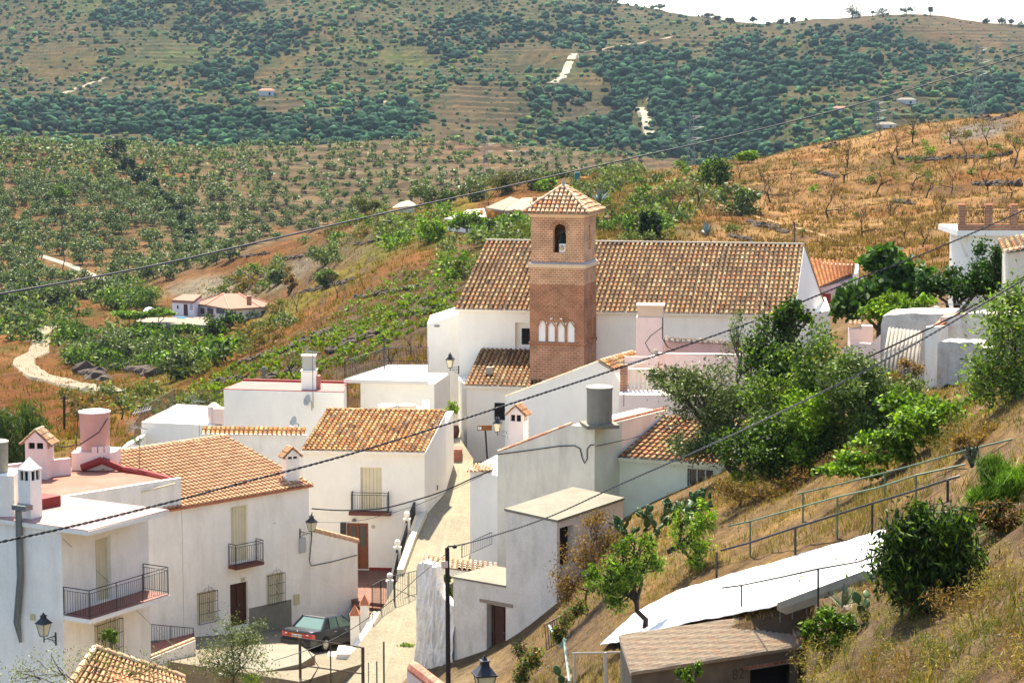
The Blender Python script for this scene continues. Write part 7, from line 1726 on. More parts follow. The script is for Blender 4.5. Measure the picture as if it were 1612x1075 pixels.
cable([tp_ - Vector((0, 0, .2)), P(660, 906, 83), P(600, 958, 82), P(520, 1008, 81), P(430, 1040, 80)], .016, 'thin wire dropping from the utility pole down to the left')
cable([e1_ * 1 + (fHs.pt(.1, -.05, fHs.hit(945, 700)[1]) - e1_), P(1000, 688, 94), P(1100, 660, 90), P(1200, 620, 88)], .018, 'dark cable running from the tall lime washed house into the trees')
# ================================================================ FAR ROADS
def road(pts, w, m, D0=60, name='dirt_road', D1=3000, lift=.12):
    out = []
    for i in range(len(pts) - 1):
        a, b = pts[i], pts[i + 1]
        n = max(2, int(math.hypot(b[0] - a[0], b[1] - a[1]) / 3))
        for k in range(n): t = k / n; out.append(ground(a[0] * (1 - t) + b[0] * t, a[1] * (1 - t) + b[1] * t, D0, D1))
    out = [p for p in out if p is not None]; out2 = []
    for p in out:
        if not out2 or abs(p.y - out2[-1].y) < 60 + p.y * .06: out2.append(p)
    for _ in range(3): out2 = [out2[0]] + [(out2[i - 1] + out2[i] * 2 + out2[i + 1]) / 4 for i in range(1, len(out2) - 1)] + [out2[-1]]
    vs = []; n = len(out2)
    for i, p in enumerate(out2):
        d = out2[min(i + 1, n - 1)] - out2[max(i - 1, 0)]; d.z = 0
        if d.length < 1e-6: d = Vector((1, 0, 0))
        d.normalize(); s = Vector((-d.y, d.x, 0)) * w / 2; zz = max(float(gz((p + s * f).x, (p + s * f).y)) for f in (-1, -.5, 0, .5, 1)) + lift
        for f in (-1.3, -1, 1, 1.3): q = p + s * f; vs.append((q.x, q.y, zz if abs(f) == 1 else min(zz, float(gz(q.x, q.y)) - .3)))
    mb = MB(); mb.add(vs, [(i * 4 + j, i * 4 + j + 1, (i + 1) * 4 + j + 1, (i + 1) * 4 + j) for i in range(n - 1) for j in range(3)]); return tag(mb.build(name, m), kind='structure')
RD = mat('dirt_road', (.21, .165, .105), .95, .1, .4, stain=(.17, .12, .06), stain_scale=(.3, .3, .3)); RP_ = mat('pale_road', (.30, .25, .175), .95, .08, .2)
road([(90, 512), (68, 520), (62, 530), (66, 545), (60, 556), (38, 566), (36, 576), (60, 592), (110, 604), (150, 613), (190, 622)], 2.7, RD, 200, D1=420)
road([(0, 392), (60, 402), (110, 418), (150, 436), (171, 449)], 2.0, RP_, 300, D1=700)
road([(905, 86), (895, 100), (892, 112), (884, 124), (862, 133)], 4.5, RP_, 1000)
road([(1056, 60), (1000, 70), (940, 80), (912, 84)], 4, mat('ochre_road', (.24, .165, .09), .95, .1, .2), 1000)
road([(1008, 172), (1018, 184), (1019, 200), (1026, 218)], 5, RP_, 900); road([(1036, 143), (1018, 162)], 3.5, RD, 1000); road([(98, 148), (140, 134), (172, 122)], 3.5, RD, 1000); road([(590, 168), (612, 160)], 5, RD, 900)
road([(1048, 284), (1052, 300), (1075, 306), (1110, 316), (1200, 345), (1290, 370), (1375, 398)], .55, mat('footpath', (.27, .17, .07), .95, .1, 2), 150, 'footpath', 420, .06)
road([(800, 238), (830, 240), (870, 244)], 3, RP_, 600)
# ================================================================ VEGETATION
def leafmat(name, col, tr=.24, rough=.6): return mat(name, col, rough, .10, .8, attr=True, transl=tr, spec=.2)
LG = leafmat('green_leaf', (1, 1, 1)); LO_ = leafmat('olive_leaf', (1, 1, 1), .18, .5); LD = leafmat('dry_leaf', (1, 1, 1), .35); FARL = mat('far_foliage', (1, 1, 1), .9, .15, .3, attr=True, spec=.05)
FARL2 = leafmat('mid_foliage', (1, 1, 1), .15)
GRASSM = mat('dry_grass_blade', (1, 1, 1), .9, 0, attr=True, transl=.25, spec=.05)
def quads(c, ln, wd, tint, rs, droop=0., up=0.):
    """random leaf quads at centres c (N,3)"""
    N = len(c); a = rs.normal(size=(N, 3)); a[:, 2] = a[:, 2] * (1 - up * .5) + up * 1.2 - droop * 1.5; a /= np.linalg.norm(a, axis=1)[:, None]
    b = rs.normal(size=(N, 3)); b -= a * (a * b).sum(1)[:, None]; b /= np.linalg.norm(b, axis=1)[:, None] + 1e-9
    L_ = (ln * rs.uniform(.6, 1.3, N))[:, None]; W_ = (wd * rs.uniform(.7, 1.2, N))[:, None]
    V = np.stack([c - a * L_ / 2, c + b * W_ / 2, c + a * L_ / 2, c - b * W_ / 2], 1).reshape(-1, 3)
    return V, np.arange(4 * N).reshape(N, 4), tint
def tints(N, cols, rs, lo=.75, hi=1.25, w=None):
    cols = np.array(cols) ** 1.18 * np.array([.92, .92, .72]); k = rs.choice(len(cols), N, p=w); return cols[k] * rs.uniform(lo, hi, N)[:, None]
def merge(parts):
    Vs, Fs, Ts = [], [], []; o = 0
    for V, F_, T in parts: Vs.append(V); Fs.append(F_ + o); Ts.append(T); o += len(V)
    return np.concatenate(Vs), np.concatenate(Fs), np.concatenate(Ts)
def clumps(center, R3, K, n, rs, spread=.2, shell=.55):
    d = rs.normal(size=(K, 3)); d /= np.linalg.norm(d, axis=1)[:, None]; r = shell + (1 - shell) * rs.rand(K) ** .7; r *= rs.uniform(.72, 1.12, K)
    cc = d * r[:, None]; o = np.repeat(cc, n, 0) + rs.normal(size=(K * n, 3)) * spread
    return np.array(center) + o * np.array(R3), np.array(center) + cc * np.array(R3)
def branch(mb, a, b, r0, r1, rs, wig=.12, n=4):
    a, b = Vector(a), Vector(b); L_ = (b - a).length; pts = [a]
    for k in range(1, n): pts.append(a.lerp(b, k / n) + Vector(rs.normal(size=3) * wig * L_ * .35))
    pts.append(b); mb.tube(pts, [r0 + (r1 - r0) * k / n for k in range(n + 1)], 5, cap=False); return pts
def tree(name, label, cat, Y, blobs, leaf, n, cols, m=LG, base=None, tr=.14, seed=0, group=None, K=None, spread=.2, droop=0, up=0, bark=BARK, depth=.9, shell=.5, branches=True, lo=.6, hi=1.3, w=None, crown='crown'):
    """crown of leaf clumps filling ellipsoids given by picture centre and half sizes; stands on the ground below (or at picture point base)"""
    rs = np.random.RandomState(seed + 100); b0 = blobs[0]; c0 = P(b0[0], b0[1], Y)
    if base: bp = P(base[0], base[1], Y)
    else: bp = Vector((c0.x, c0.y, float(gz(c0.x, c0.y)) - .1))
    t = thing(name, bp, label, cat, group); parts = []; br = MB(); area = sum(b[2] * b[3] for b in blobs)
    fork = bp.lerp(c0, .45) if (c0 - bp).length > .5 else c0
    if branches: branch(br, bp, fork, tr, tr * .7, rs)
    for q, b in enumerate(blobs):
        yy = Y + (b[4] if len(b) > 4 else 0); c = P(b[0], b[1], yy); s = 1 / ppm(c); R3 = (b[2] * s, (b[2] + b[3]) / 2 * s * depth, b[3] * s)
        nb = max(20, int(n * b[2] * b[3] / area)); k = K or max(6, int(9 * (R3[0] * R3[2]) ** .5 / max(leaf[0] * 4, .2) ** .5)); k = min(k, nb // 6 + 1)
        cc, ctr = clumps(c, R3, k, nb // k, rs, spread, shell); ck = rs.uniform(.7, 1.25, k)
        tt = tints(len(cc), cols, rs, lo, hi, w) * np.repeat(ck, nb // k)[:, None]; parts.append(quads(cc, leaf[0], leaf[1], tt, rs, droop, up))
        if branches:
            branch(br, fork, c, tr * .6, tr * .3, rs)
            for j in range(min(9, k)): branch(br, c.lerp(Vector(fork), .3), ctr[j], tr * .28, .012, rs, .2)
    V, F_, T = merge(parts); mesh_obj(crown, V, F_, m, t, tint=T)
    if br.v: br.build('trunk', bark, t, smooth=True)
    return t
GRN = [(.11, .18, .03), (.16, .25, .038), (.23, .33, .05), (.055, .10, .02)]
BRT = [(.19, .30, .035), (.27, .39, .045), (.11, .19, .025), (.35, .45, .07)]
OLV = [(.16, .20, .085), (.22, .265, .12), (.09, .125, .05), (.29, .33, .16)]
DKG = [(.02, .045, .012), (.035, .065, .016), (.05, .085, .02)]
DRY = [(.29, .16, .065), (.22, .12, .05), (.37, .25, .13), (.16, .095, .05)]

def gy(px, py, d0=36): g = ground(px, py, d0, 140); return g.y if g is not None else 60.
# --- right-hand group of trees below the church
tree('olive_tree', 'broad grey green olive tree overhanging the weathered tiles of the pale green house', 'tree', 89, [(1105, 625, 78, 52), (1060, 600, 42, 32), (1150, 660, 60, 50), (1110, 690, 55, 45)], (.20, .07), 15000, OLV, LO_, tr=.25, seed=1, lo=.5, base=(1165, 770))
tree('slender_tree', 'thin wispy tree top standing against the white church wall', 'tree', 92, [(1165, 560, 26, 60), (1160, 520, 14, 34)], (.16, .05), 1300, OLV, LO_, tr=.08, seed=2)
G1 = 'leafy trees crowded together right of the olive tree'
tree('leafy_tree', 'tall dark leafy tree rising highest in the crowded group beneath the church gable', 'tree', 86, [(1232, 545, 50, 62), (1250, 500, 34, 28), (1210, 620, 55, 60), (1240, 690, 60, 65)], (.18, .11), 17000, GRN + DKG, LG, tr=.2, seed=3, group=G1, lo=.5)
tree('leafy_tree', 'bright green tree in the crowded group, in front of the tallest', 'tree', 82, [(1290, 575, 54, 56), (1325, 630, 70, 66), (1280, 690, 60, 60), (1220, 660, 50, 60)], (.17, .10), 16000, GRN + BRT + OLV, LG, tr=.18, seed=4, group=G1, lo=.5)
tree('leafy_tree', 'wide grey green tree below the corrugated sheets', 'tree', 79.5, [(1370, 640, 62, 60), (1400, 680, 70, 56), (1340, 600, 50, 50), (1420, 640, 50, 44)], (.19, .065), 17000, OLV + GRN, LO_, tr=.18, seed=5, group=G1, lo=.45)
tree('leafy_tree', 'small yellow green tree at the foot of the crowded group', 'tree', 80, [(1270, 640, 38, 60), (1262, 700, 36, 40)], (.15, .09), 4000, BRT, LG, tr=.1, seed=6, group=G1, lo=.6)
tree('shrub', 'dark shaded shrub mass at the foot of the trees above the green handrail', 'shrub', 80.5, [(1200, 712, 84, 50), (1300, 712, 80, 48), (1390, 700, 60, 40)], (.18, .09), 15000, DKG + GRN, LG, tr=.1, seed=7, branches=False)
tree('creeper_bank', 'light green creeper covering the bank below the ruined house', 'shrub', 76.5, [(1440, 650, 60, 36), (1490, 660, 56, 30), (1420, 695, 70, 26), (1545, 645, 50, 24)], (.20, .18), 9000, BRT + GRN, LG, tr=.08, seed=8, branches=False, up=.2)
tree('creeper_bank', 'leafy green thicket spreading right of the grey green tree', 'shrub', gy(1450, 715, 66), [(1440, 680, 50, 30), (1480, 668, 44, 26), (1410, 705, 50, 24), (1350, 735, 60, 18)], (.17, .10), 8500, GRN + BRT, LG, tr=.06, seed=88, branches=False)
tree('shrub', 'dry brown shrub beside the grey corrugated sheets', 'shrub', 86, [(1425, 590, 28, 22), (1440, 620, 30, 20)], (.16, .05), 1800, DRY, LD, tr=.05, seed=9)
tree('fig_tree', 'big leaved green fig tree right of the church roof', 'tree', 112, [(1385, 450, 62, 44), (1340, 470, 32, 32), (1400, 415, 46, 26), (1440, 430, 30, 24)], (.42, .30), 5200, [(.07, .14, .03), (.10, .19, .04), (.15, .26, .06), (.045, .09, .02)], LG, tr=.2, seed=10, lo=.5)
tree('tree', 'rounded green tree mass between the fig tree and the ruined house', 'tree', 106, [(1400, 485, 44, 24), (1430, 478, 36, 22)], (.22, .14), 3000, BRT, LG, tr=.1, seed=11)
tree('evergreen_tree', 'dense dark green evergreen tree below the balustrade house', 'tree', 108, [(1505, 440, 46, 34), (1550, 425, 34, 36), (1470, 455, 30, 26), (1575, 410, 22, 30)], (.22, .12), 8000, [(.035, .085, .02), (.055, .12, .025), (.08, .15, .03)], LG, tr=.18, seed=12, lo=.5, up=.3)
tree('leafy_tree', 'airy pale green tree hanging in at the right edge above the dirt bank', 'tree', 66, [(1590, 520, 44, 70), (1560, 590, 40, 50), (1600, 600, 50, 46), (1585, 460, 26, 34)], (.17, .07), 7000, OLV + BRT, LG, tr=.09, seed=13, spread=.3, lo=.6, base=(1600, 665))
tree('leafy_tree', 'tree outside the right edge with leaves reaching over the beige house', 'tree', 70, [(1650, 480, 60, 80)], (.17, .08), 2500, GRN, LG, tr=.1, seed=14)
# --- near slope
tree('peach_tree', 'drooping leafy fruit tree in front of the white tarpaulin tip', 'tree', 66.5, [(980, 880, 46, 36), (950, 905, 32, 34), (1015, 885, 30, 34), (985, 935, 44, 30), (1000, 850, 28, 16)], (.19, .055), 4200, BRT + GRN, LG, base=(1020, 1002), tr=.11, seed=20, droop=.5, lo=.5, bark=BARKDARK)
tree('peach_tree', 'bright green fruit tree with hanging branches left of the black handrail', 'tree', 71, [(1090, 850, 36, 40), (1110, 820, 22, 26), (1075, 820, 16, 22), (1105, 890, 26, 26)], (.19, .055), 2300, BRT, LG, base=(1050, 868), tr=.10, seed=21, droop=.5, lo=.6, bark=BARKDARK)
tree('dry_shrub', 'rusty brown dried shrub against the rough outhouse wall', 'shrub', 76, [(925, 880, 40, 38), (960, 850, 30, 26), (895, 920, 26, 30), (940, 820, 26, 16)], (.14, .04), 5000, DRY, LD, tr=.05, seed=22, spread=.3, shell=.2)
tree('dry_shrub', 'brown dead twiggy shrub on the slope below the trees', 'shrub', 78, [(1190, 775, 50, 20), (1150, 770, 30, 18)], (.2, .03), 2200, DRY + [(.2, .18, .05)], LD, tr=.05, seed=23, spread=.3, shell=.2)
tree('shrub', 'yellow green shrub below the window of the pale green house', 'shrub', 80, [(1165, 750, 22, 16), (1240, 772, 26, 14)], (.16, .08), 900, BRT, LG, tr=.05, seed=24)
tree('laurel_bush', 'large dark drooping bush to the right of the white tarpaulin', 'shrub', gy(1480, 945), [(1465, 870, 62, 56), (1510, 850, 36, 56), (1430, 895, 44, 50), (1480, 915, 60, 40), (1440, 815, 26, 22), (1410, 850, 24, 30), (1520, 920, 30, 30)], (.20, .055), 8500, GRN + DKG, LG, tr=.09, seed=25, droop=.8, lo=.35, spread=.34, shell=.45)
tree('shrub', 'pale straggly shrub between the tarpaulin end and the dark bush', 'shrub', gy(1425, 975) , [(1420, 925, 28, 42), (1440, 950, 30, 26)], (.16, .04), 1500, [(.26, .2, .08), (.15, .14, .05), (.1, .12, .03)], LG, tr=.04, seed=26, spread=.3)
tree('shrub', 'low dark green bush just right of the shed roof', 'shrub', gy(1300, 1030), [(1300, 985, 36, 32), (1335, 1000, 28, 24), (1280, 1010, 20, 20)], (.18, .07), 2200, GRN, LG, tr=.04, seed=27)
tree('broom_bush', 'bright green feathery bush at the right edge above the dark bush', 'shrub', gy(1590, 815), [(1590, 765, 52, 36), (1555, 775, 34, 30), (1625, 755, 34, 36)], (.42, .022), 9000, [(.16, .26, .03), (.22, .34, .05), (.11, .18, .025)], LG, tr=.04, seed=28, up=1.2, shell=.1, branches=False)
tree('shrub', 'dark tangled undergrowth beneath the feathery bush', 'shrub', gy(1570, 845), [(1560, 812, 54, 24), (1605, 830, 44, 22)], (.2, .04), 2600, DKG + DRY, LD, tr=.04, seed=29, branches=False, shell=.1)
tree('shrub', 'orange brown dry brush on the bank above the handrails', 'shrub', 60, [(1560, 690, 50, 24), (1510, 700, 30, 16)], (.28, .03), 3600, DRY + [(.42, .26, .1)], LD, tr=.04, seed=30, up=.6, shell=.1, branches=False)
tree('shrub', 'leafy weed growing at the front wall of the shed', 'shrub', 54.5, [(1085, 1062, 18, 14), (1100, 1050, 8, 12)], (.14, .06), 420, GRN, LG, tr=.02, seed=31)
tree('shrub', 'green weeds in the little yard behind the rough stone wall', 'shrub', 90, [(700, 925, 14, 20)], (.16, .1), 700, GRN, LG, tr=.03, seed=32)
tree('shrub', 'tangled green and brown weeds among rocks left of the leaning fence', 'shrub', 68, [(830, 1040, 30, 30), (900, 965, 22, 30), (880, 1000, 20, 20)], (.16, .05), 3000, DKG + DRY + GRN, LG, tr=.03, seed=33, branches=False, shell=.1)
# --- bottom left
tree('olive_sapling', 'small grey green olive growing in front of the parked car', 'tree', 76, [(365, 1010, 44, 38), (395, 1000, 30, 26), (340, 1040, 36, 30), (385, 1045, 46, 28)], (.13, .035), 5200, [(.16, .19, .09), (.22, .25, .12), (.10, .13, .05), (.3, .32, .16)], LO_, tr=.05, seed=40, spread=.28, base=(370, 1110))
tree('thorny_shrub', 'nearly bare straggling shrub with pale leaves at the bottom left edge', 'shrub', 62, [(90, 1050, 70, 26), (160, 1045, 60, 26), (235, 1050, 50, 30), (40, 1060, 40, 16)], (.10, .035), 1700, [(.26, .28, .08), (.18, .2, .06), (.34, .32, .14)], LO_, tr=.035, seed=41, spread=.35, base=(150, 1120))
tree('shrub', 'green shrub showing against the lower barred window of the near house', 'shrub', 72.5, [(172, 1005, 16, 14)], (.12, .06), 500, GRN, LG, tr=.02, seed=42)
tree('shrub', 'low yellow green grass clump beside the rock wall', 'shrub', 84, [(405, 1066, 28, 12)], (.2, .02), 700, BRT + [(.3, .26, .08)], LG, tr=.02, seed=43, up=1, branches=False)
tree('shrub', 'small bright green weed patch on the lane', 'weed', 91.5, [(645, 1016, 14, 5)], (.12, .05), 300, BRT, LG, tr=.02, seed=44, branches=False)
# potted tree crown
rs = np.random.RandomState(5); cc, _ = clumps(POT_TOP + Vector((0, 0, .95)), (.42, .4, .34), 16, 40, rs); V_, F_, T_ = quads(cc, .14, .09, tints(len(cc), BRT, rs), rs); mesh_obj('crown', V_, F_, LG, POT, tint=T_); MB().tube([POT_TOP, POT_TOP + Vector((0, 0, .8))], .03, 5).build('stem', BARK, POT)
# --- prickly pears
def pear(px, py, Y, n, label, seed, s=1.0):
    rs = random.Random(seed); b = ground(px, py, 40, 120) if n > 30 else P(px, py, Y); t = thing('prickly_pear', b, label, 'cactus'); mb = MB(); tips = [(b + Vector((rs.uniform(-1.1, 1.1), rs.uniform(-.4, .4), rs.uniform(-.1, .25))), Vector((rs.uniform(-.5, .5), 0, 1)).normalized(), 0) for _ in range(7 if n > 30 else 3)]; tips = [(Vector((p.x, p.y, float(gz(p.x, p.y)) - .16)), d, g) for p, d, g in tips]; cnt = 0
    while cnt < n and tips:
        p, d, g = tips.pop(rs.randrange(len(tips))); L_ = rs.uniform(.34, .50) * s; W_ = L_ * .36; c = p + d * L_ * .45
        sd = Vector((rs.uniform(-1, 1), rs.uniform(-1, 1), 0)); sd -= d * sd.dot(d); sd.normalize(); nn = d.cross(sd); vs = []; fs = []; M_, N_ = 6, 10
        for i in range(M_ + 1):
            f = i / M_; w = W_ * math.sin(math.pi * min(.98, .06 + f * .92)) ** .7
            for k in range(N_): a = 2 * math.pi * k / N_; vs.append(p + d * L_ * f + sd * w * math.cos(a) + nn * .035 * s * math.sin(a) * (w / W_ + .2))
        fs = [(i * N_ + k, i * N_ + (k + 1) % N_, (i + 1) * N_ + (k + 1) % N_, (i + 1) * N_ + k) for i in range(M_) for k in range(N_)] + [tuple(range(N_ - 1, -1, -1)), tuple(M_ * N_ + k for k in range(N_))]
        kk = rs.uniform(.8, 1.25); mb.add(vs, fs, (.05 * kk, .095 * kk, .026 * kk)); cnt += 1
        if g < (3 if n > 30 else 4):
            for _ in range(rs.choice((1, 2, 2, 3))): tips.append((p + d * L_ * .93 + sd * rs.uniform(-.5, .5) * W_, (d + sd * rs.uniform(-.9, .9) + Vector((rs.uniform(-.5, .5), rs.uniform(-.5, .5), rs.uniform(-.2, .5)))).normalized(), g + 1))
    mb.build('pads', mat('cactus_skin', (1, 1, 1), .5, .1, 3, attr=True), t, smooth=True)
pear(1014, 836, 78.6, 85, 'tall prickly pear cactus left of the concrete roof corner', 1, .8); pear(1078, 826, 79.5, 75, 'prickly pear cactus in front of the pale green wall', 2, .8); pear(1400, 952, gy(1400, 952), 16, 'pale prickly pear below the end of the tarpaulin', 3, .62); pear(860, 1062, 66, 14, 'prickly pear pads among the rocks at the bottom', 5, .9)
def agave(px, py, Y, n, s, label, col=(.13, .17, .10), seed=1, up=.5):
    rs = random.Random(seed); b = P(px, py, Y); t = thing('agave', b, label, 'agave'); mb = MB()
    for k in range(n):
        a = rs.uniform(0, 6.283); e = rs.uniform(up, 1.45); d = Vector((math.cos(a) * math.cos(e), math.sin(a) * math.cos(e), math.sin(e))); sd = Vector((-math.sin(a), math.cos(a), 0)); L_ = s * rs.uniform(.7, 1.1); w = L_ * .075; kk = rs.uniform(.8, 1.3); pts = [b + d * L_ * f - Vector((0, 0, .25 * L_ * f * f * (1.2 - e))) for f in (0, .35, .7, 1)]
        vs = []
        for p, ww in zip(pts, (w, w * 1.15, w * .8, .004)): vs += [p - sd * ww, p + Vector((0, 0, -ww * .5)), p + sd * ww]
        mb.add(vs, [(i * 3 + j, i * 3 + j + 1, i * 3 + j + 4, i * 3 + j + 3) for i in range(3) for j in range(2)], tuple(c * kk for c in col))
    mb.build('leaves', mat('agave_leaf', (1, 1, 1), .5, .1, 3, attr=True), t)
agave(1328, 958, gy(1328, 958), 22, .6, 'blue green agave at the lower edge of the tarpaulin'); agave(1530, 735, 53, 14, .75, 'dark spiky agave behind the feathery bush', (.06, .075, .05), 2, .7); agave(1112, 372, 188, 30, 1.3, 'blue grey agave clump behind the church ridge, right one', (.15, .20, .19), 3); agave(944, 318, 236, 30, 1.6, 'blue grey agave clump just right of the tower roof', (.15, .20, .19), 4)
# --- giant reeds at left
for k, (px, top, sp_) in enumerate(((10, 640, 22), (45, 628, 22), (62, 655, 14), (-20, 640, 24))):
    Y = 138 + 2 * k; rs = np.random.RandomState(k + 60); c = P(px, 700, Y); z1 = P(px, top, Y).z; h_ = z1 - c.z + 1.5; t = thing('reed_clump', Vector((c.x, c.y, z1 - h_)), 'tall green reed clump behind the pink chimneys at the left edge', 'reeds', 'reed clumps at the left edge'); n = 2400
    x = c.x + rs.normal(size=n) * sp_ / 50; f = rs.rand(n); z = z1 - h_ + h_ * f * rs.uniform(.75, 1.0, n); y = c.y + rs.normal(size=n) * .6
    V_, F_, T_ = quads(np.stack([x, y, z], 1), .62, .07, tints(n, [(.07, .12, .03), (.10, .15, .035), (.04, .08, .02), (.16, .18, .06)], rs), rs, up=1.1); mesh_obj('leaves', V_, F_, LG, t, tint=T_)
tree('cactus_bush', 'small grey green succulent behind the orange roof ridge', 'shrub', 118, [(213, 693, 9, 6)], (.3, .03), 160, OLV, LO_, seed=70, up=.6, branches=False)

# --- generic small plants, built once and copied
def variant(name, kind, seed, pal, R3, nq, leaf, m, trunk=None, up=0, droop=0, K=12):
    rs = np.random.RandomState(seed); t = bpy.data.objects.new(name, None); COL.objects.link(t); zc = (trunk[0] if trunk else 0) + R3[2] * .8
    cc, ctr = clumps((0, 0, zc), R3, K, nq // K, rs, .26, .45); tt = tints(len(cc), pal, rs, .65, 1.25) * np.repeat(rs.uniform(.75, 1.2, K), nq // K)[:, None]
    V_, F_, T_ = quads(cc, leaf[0], leaf[1], tt, rs, droop, up); o = mesh_obj('crown' if trunk else 'leaves', V_, F_, m, None, loc=(0, 0, 0), tint=T_); o.parent = t
    if trunk:
        br = MB(); f = Vector((rs.normal() * .1, rs.normal() * .1, trunk[0] * .8)); branch(br, (0, 0, -.6), f, trunk[1], trunk[1] * .7, rs)
        for j in range(min(7, K)): branch(br, f, ctr[j], trunk[1] * .45, .03, rs, .2)
        o = mesh_obj('trunk', np.array(br.v, float), br.f, BARKDARK, None, False, (0, 0, 0)); o.parent = t
    return t
used = {}
def put(protos, p, rz, sc, label, cat, group):
    o = protos[rnd.randrange(len(protos))]
    if o.name not in used: used[o.name] = 1; c = o; c.location = p; c.rotation_euler = (0, 0, rz); c.scale = (sc,) * 3
    else: c = copy_tree(o, p, None, rz, sc)
    tag(c, label, cat, group); return c
class Scatter:
    """keeps picture distance between plants"""
    def __init__(s): s.g = {}
    def ok(s, x, y, d, ay=1.0):
        c = 12.0; i, j = int(x // c), int(y // c); R_ = int(d // c) + 1
        for a in range(i - R_, i + R_ + 1):
            for b in range(j - R_, j + R_ + 1):
                for (u, v) in s.g.get((a, b), ()):
                    if (u - x) ** 2 + ((v - y) / ay) ** 2 < d * d: return False
        s.g.setdefault((i, j), []).append((x, y)); return True
def inb(x, y, b): 
    a = rad(b[4] if len(b) > 4 else 0); dx, dy = x - b[0], y - b[1]; u = dx * math.cos(a) + dy * math.sin(a); v = -dx * math.sin(a) + dy * math.cos(a); return (u / b[2]) ** 2 + (v / b[3]) ** 2 < 1

# ---- far mountain: woods and groves, one mass (beyond anyone's counting)
ico_v = []; 
def ico():
    bm = bmesh.new(); bmesh.ops.create_icosphere(bm, subdivisions=2, radius=1); V_ = np.array([v.co[:] for v in bm.verts]); F_ = np.array([[v.index for v in f.verts] for f in bm.faces]); bm.free(); return V_, F_
IV, IF = ico(); lumps = []
for k in range(8):
    rs = np.random.RandomState(200 + k); d = rs.normal(size=(7, 3)); d /= np.linalg.norm(d, axis=1)[:, None]; am = rs.uniform(.15, .45, 7); s_ = .85 + (np.maximum(0, IV @ d.T - .45) * am * 2.4).sum(1) - .45 * rs.rand(len(IV)); v = IV * s_[:, None]; v[:, 2] = np.maximum(v[:, 2] * .85, -.45); lumps.append(v)
def quadtrees(name, pts, pal, m, nq, leaf):
    rs = np.random.RandomState(19); Cc = []; Tc = []
    for p, r in pts:
        cc, _ = clumps(p + Vector((0, 0, r * .45)), (r, r, r * .65), 6, nq // 6, rs, .3, .35); Cc.append(cc); Tc.append(tints(len(cc), pal, rs, .6, 1.3) * rs.uniform(.8, 1.2))
    cc = np.concatenate(Cc); V_, F_, T_ = quads(cc, leaf[0], leaf[1], np.concatenate(Tc), rs); return tag(mesh_obj(name, V_, F_, m, None, loc=(0, 0, 0), tint=T_), kind='stuff')
def blobtrees(name, pts, pal, m, nq=0, label=None):
    """pts: (pos, radius, tintscale)"""
    Vs, Fs, Ts = [], [], []; o = 0; rs = np.random.RandomState(9); pal = np.array(pal)
    for p, r, tk in pts:
        v = lumps[rs.randint(8)]; a = rs.rand() * 6.28; ca, sa = math.cos(a), math.sin(a); q = np.stack([v[:, 0] * ca - v[:, 1] * sa, v[:, 0] * sa + v[:, 1] * ca, v[:, 2] * rs.uniform(.7, 1.05)], 1) * r * rs.uniform(.9, 1.1) + np.array(p) + np.array([0, 0, r * .35])
        Vs.append(q); Fs.append(IF + o); o += len(q); c = pal[rs.randint(len(pal))] * tk * rs.uniform(.75, 1.2); Ts.append(np.repeat((c * 1.0)[None, :], len(IF), 0) * rs.uniform(.45, 1.5, (len(IF), 1)))
    V_ = np.concatenate(Vs); F_ = np.concatenate(Fs); T_ = np.concatenate(Ts); o = mesh_obj(name, V_, F_, m, None, loc=(0, 0, 0), tint=T_); return tag(o, kind='stuff')
DENSE = [(1080, 185, 150, 62), (1010, 115, 90, 42), (910, 45, 70, 34), (760, 50, 90, 22), (1180, 110, 80, 50), (600, 185, 70, 26), (880, 152, 45, 18), (330, 50, 60, 22), (430, 60, 60, 30), (130, 185, 180, 26), (330, 195, 170, 22), (500, 215, 180, 20), (200, 30, 60, 16), (350, 120, 60, 22), (1340, 60, 70, 24), (1300, 110, 90, 30), (1560, 150, 60, 30), (300, 10, 120, 14), (1130, 235, 120, 14), (1450, 85, 50, 30), (700, 75, 60, 20), (980, 215, 130, 20)]
SPARSE = [(95, 95, 62, 26), (755, 172, 75, 40), (1535, 50, 110, 28), (440, 105, 50, 14, -25), (260, 85, 60, 22), (640, 90, 50, 18), (840, 92, 70, 18), (930, 135, 36, 20, 25), (440, 165, 40, 12), (1330, 35, 60, 12), (1010, 190, 16, 34), (900, 105, 14, 34), (700, 210, 60, 16), (930, 175, 40, 12), (420, 148, 22, 8), (1060, 66, 70, 5), (1420, 200, 60, 10)]
far_pts = []; far_dark = []; sc1 = Scatter(); rs = random.Random(77); tries = 0
while len(far_pts) + len(far_dark) < 7800 and tries < 42000:
    tries += 1; x = rs.uniform(-60, 1680); y = rs.uniform(-30, 262)
    dn = any(inb(x, y, b) for b in DENSE); sp = any(inb(x, y, b) for b in SPARSE)
    if sp and rs.random() < .86: continue
    if not dn and rs.random() < .15: continue
    md = rs.uniform(3.6, 5.5) if dn else rs.choice((4.5, 6, 8, 10))
    if not sc1.ok(x, y, md, .75): continue
    p = ground(x, y, 970, 2300)
    if p is None: continue
    f = ppm(p); r = rs.choice((.9, 1.3, 1.8, 2.3, 2.9) if dn else (.7, 1.0, 1.4, 1.8, 2.3)) * rs.uniform(.85, 1.15) * (1.15 if dn else 1)
    if sp: r *= .55
    (far_dark if dn else far_pts).append((p, r, 1.0))
blobtrees('distant_olive_groves', far_pts, [(.030, .085, .036), (.04, .105, .04), (.026, .066, .028), (.06, .125, .036), (.085, .125, .026)], FARL)
blobtrees('distant_woodland', far_dark, [(.014, .045, .022), (.019, .055, .026), (.028, .075, .03), (.010, .032, .017)], FARL)
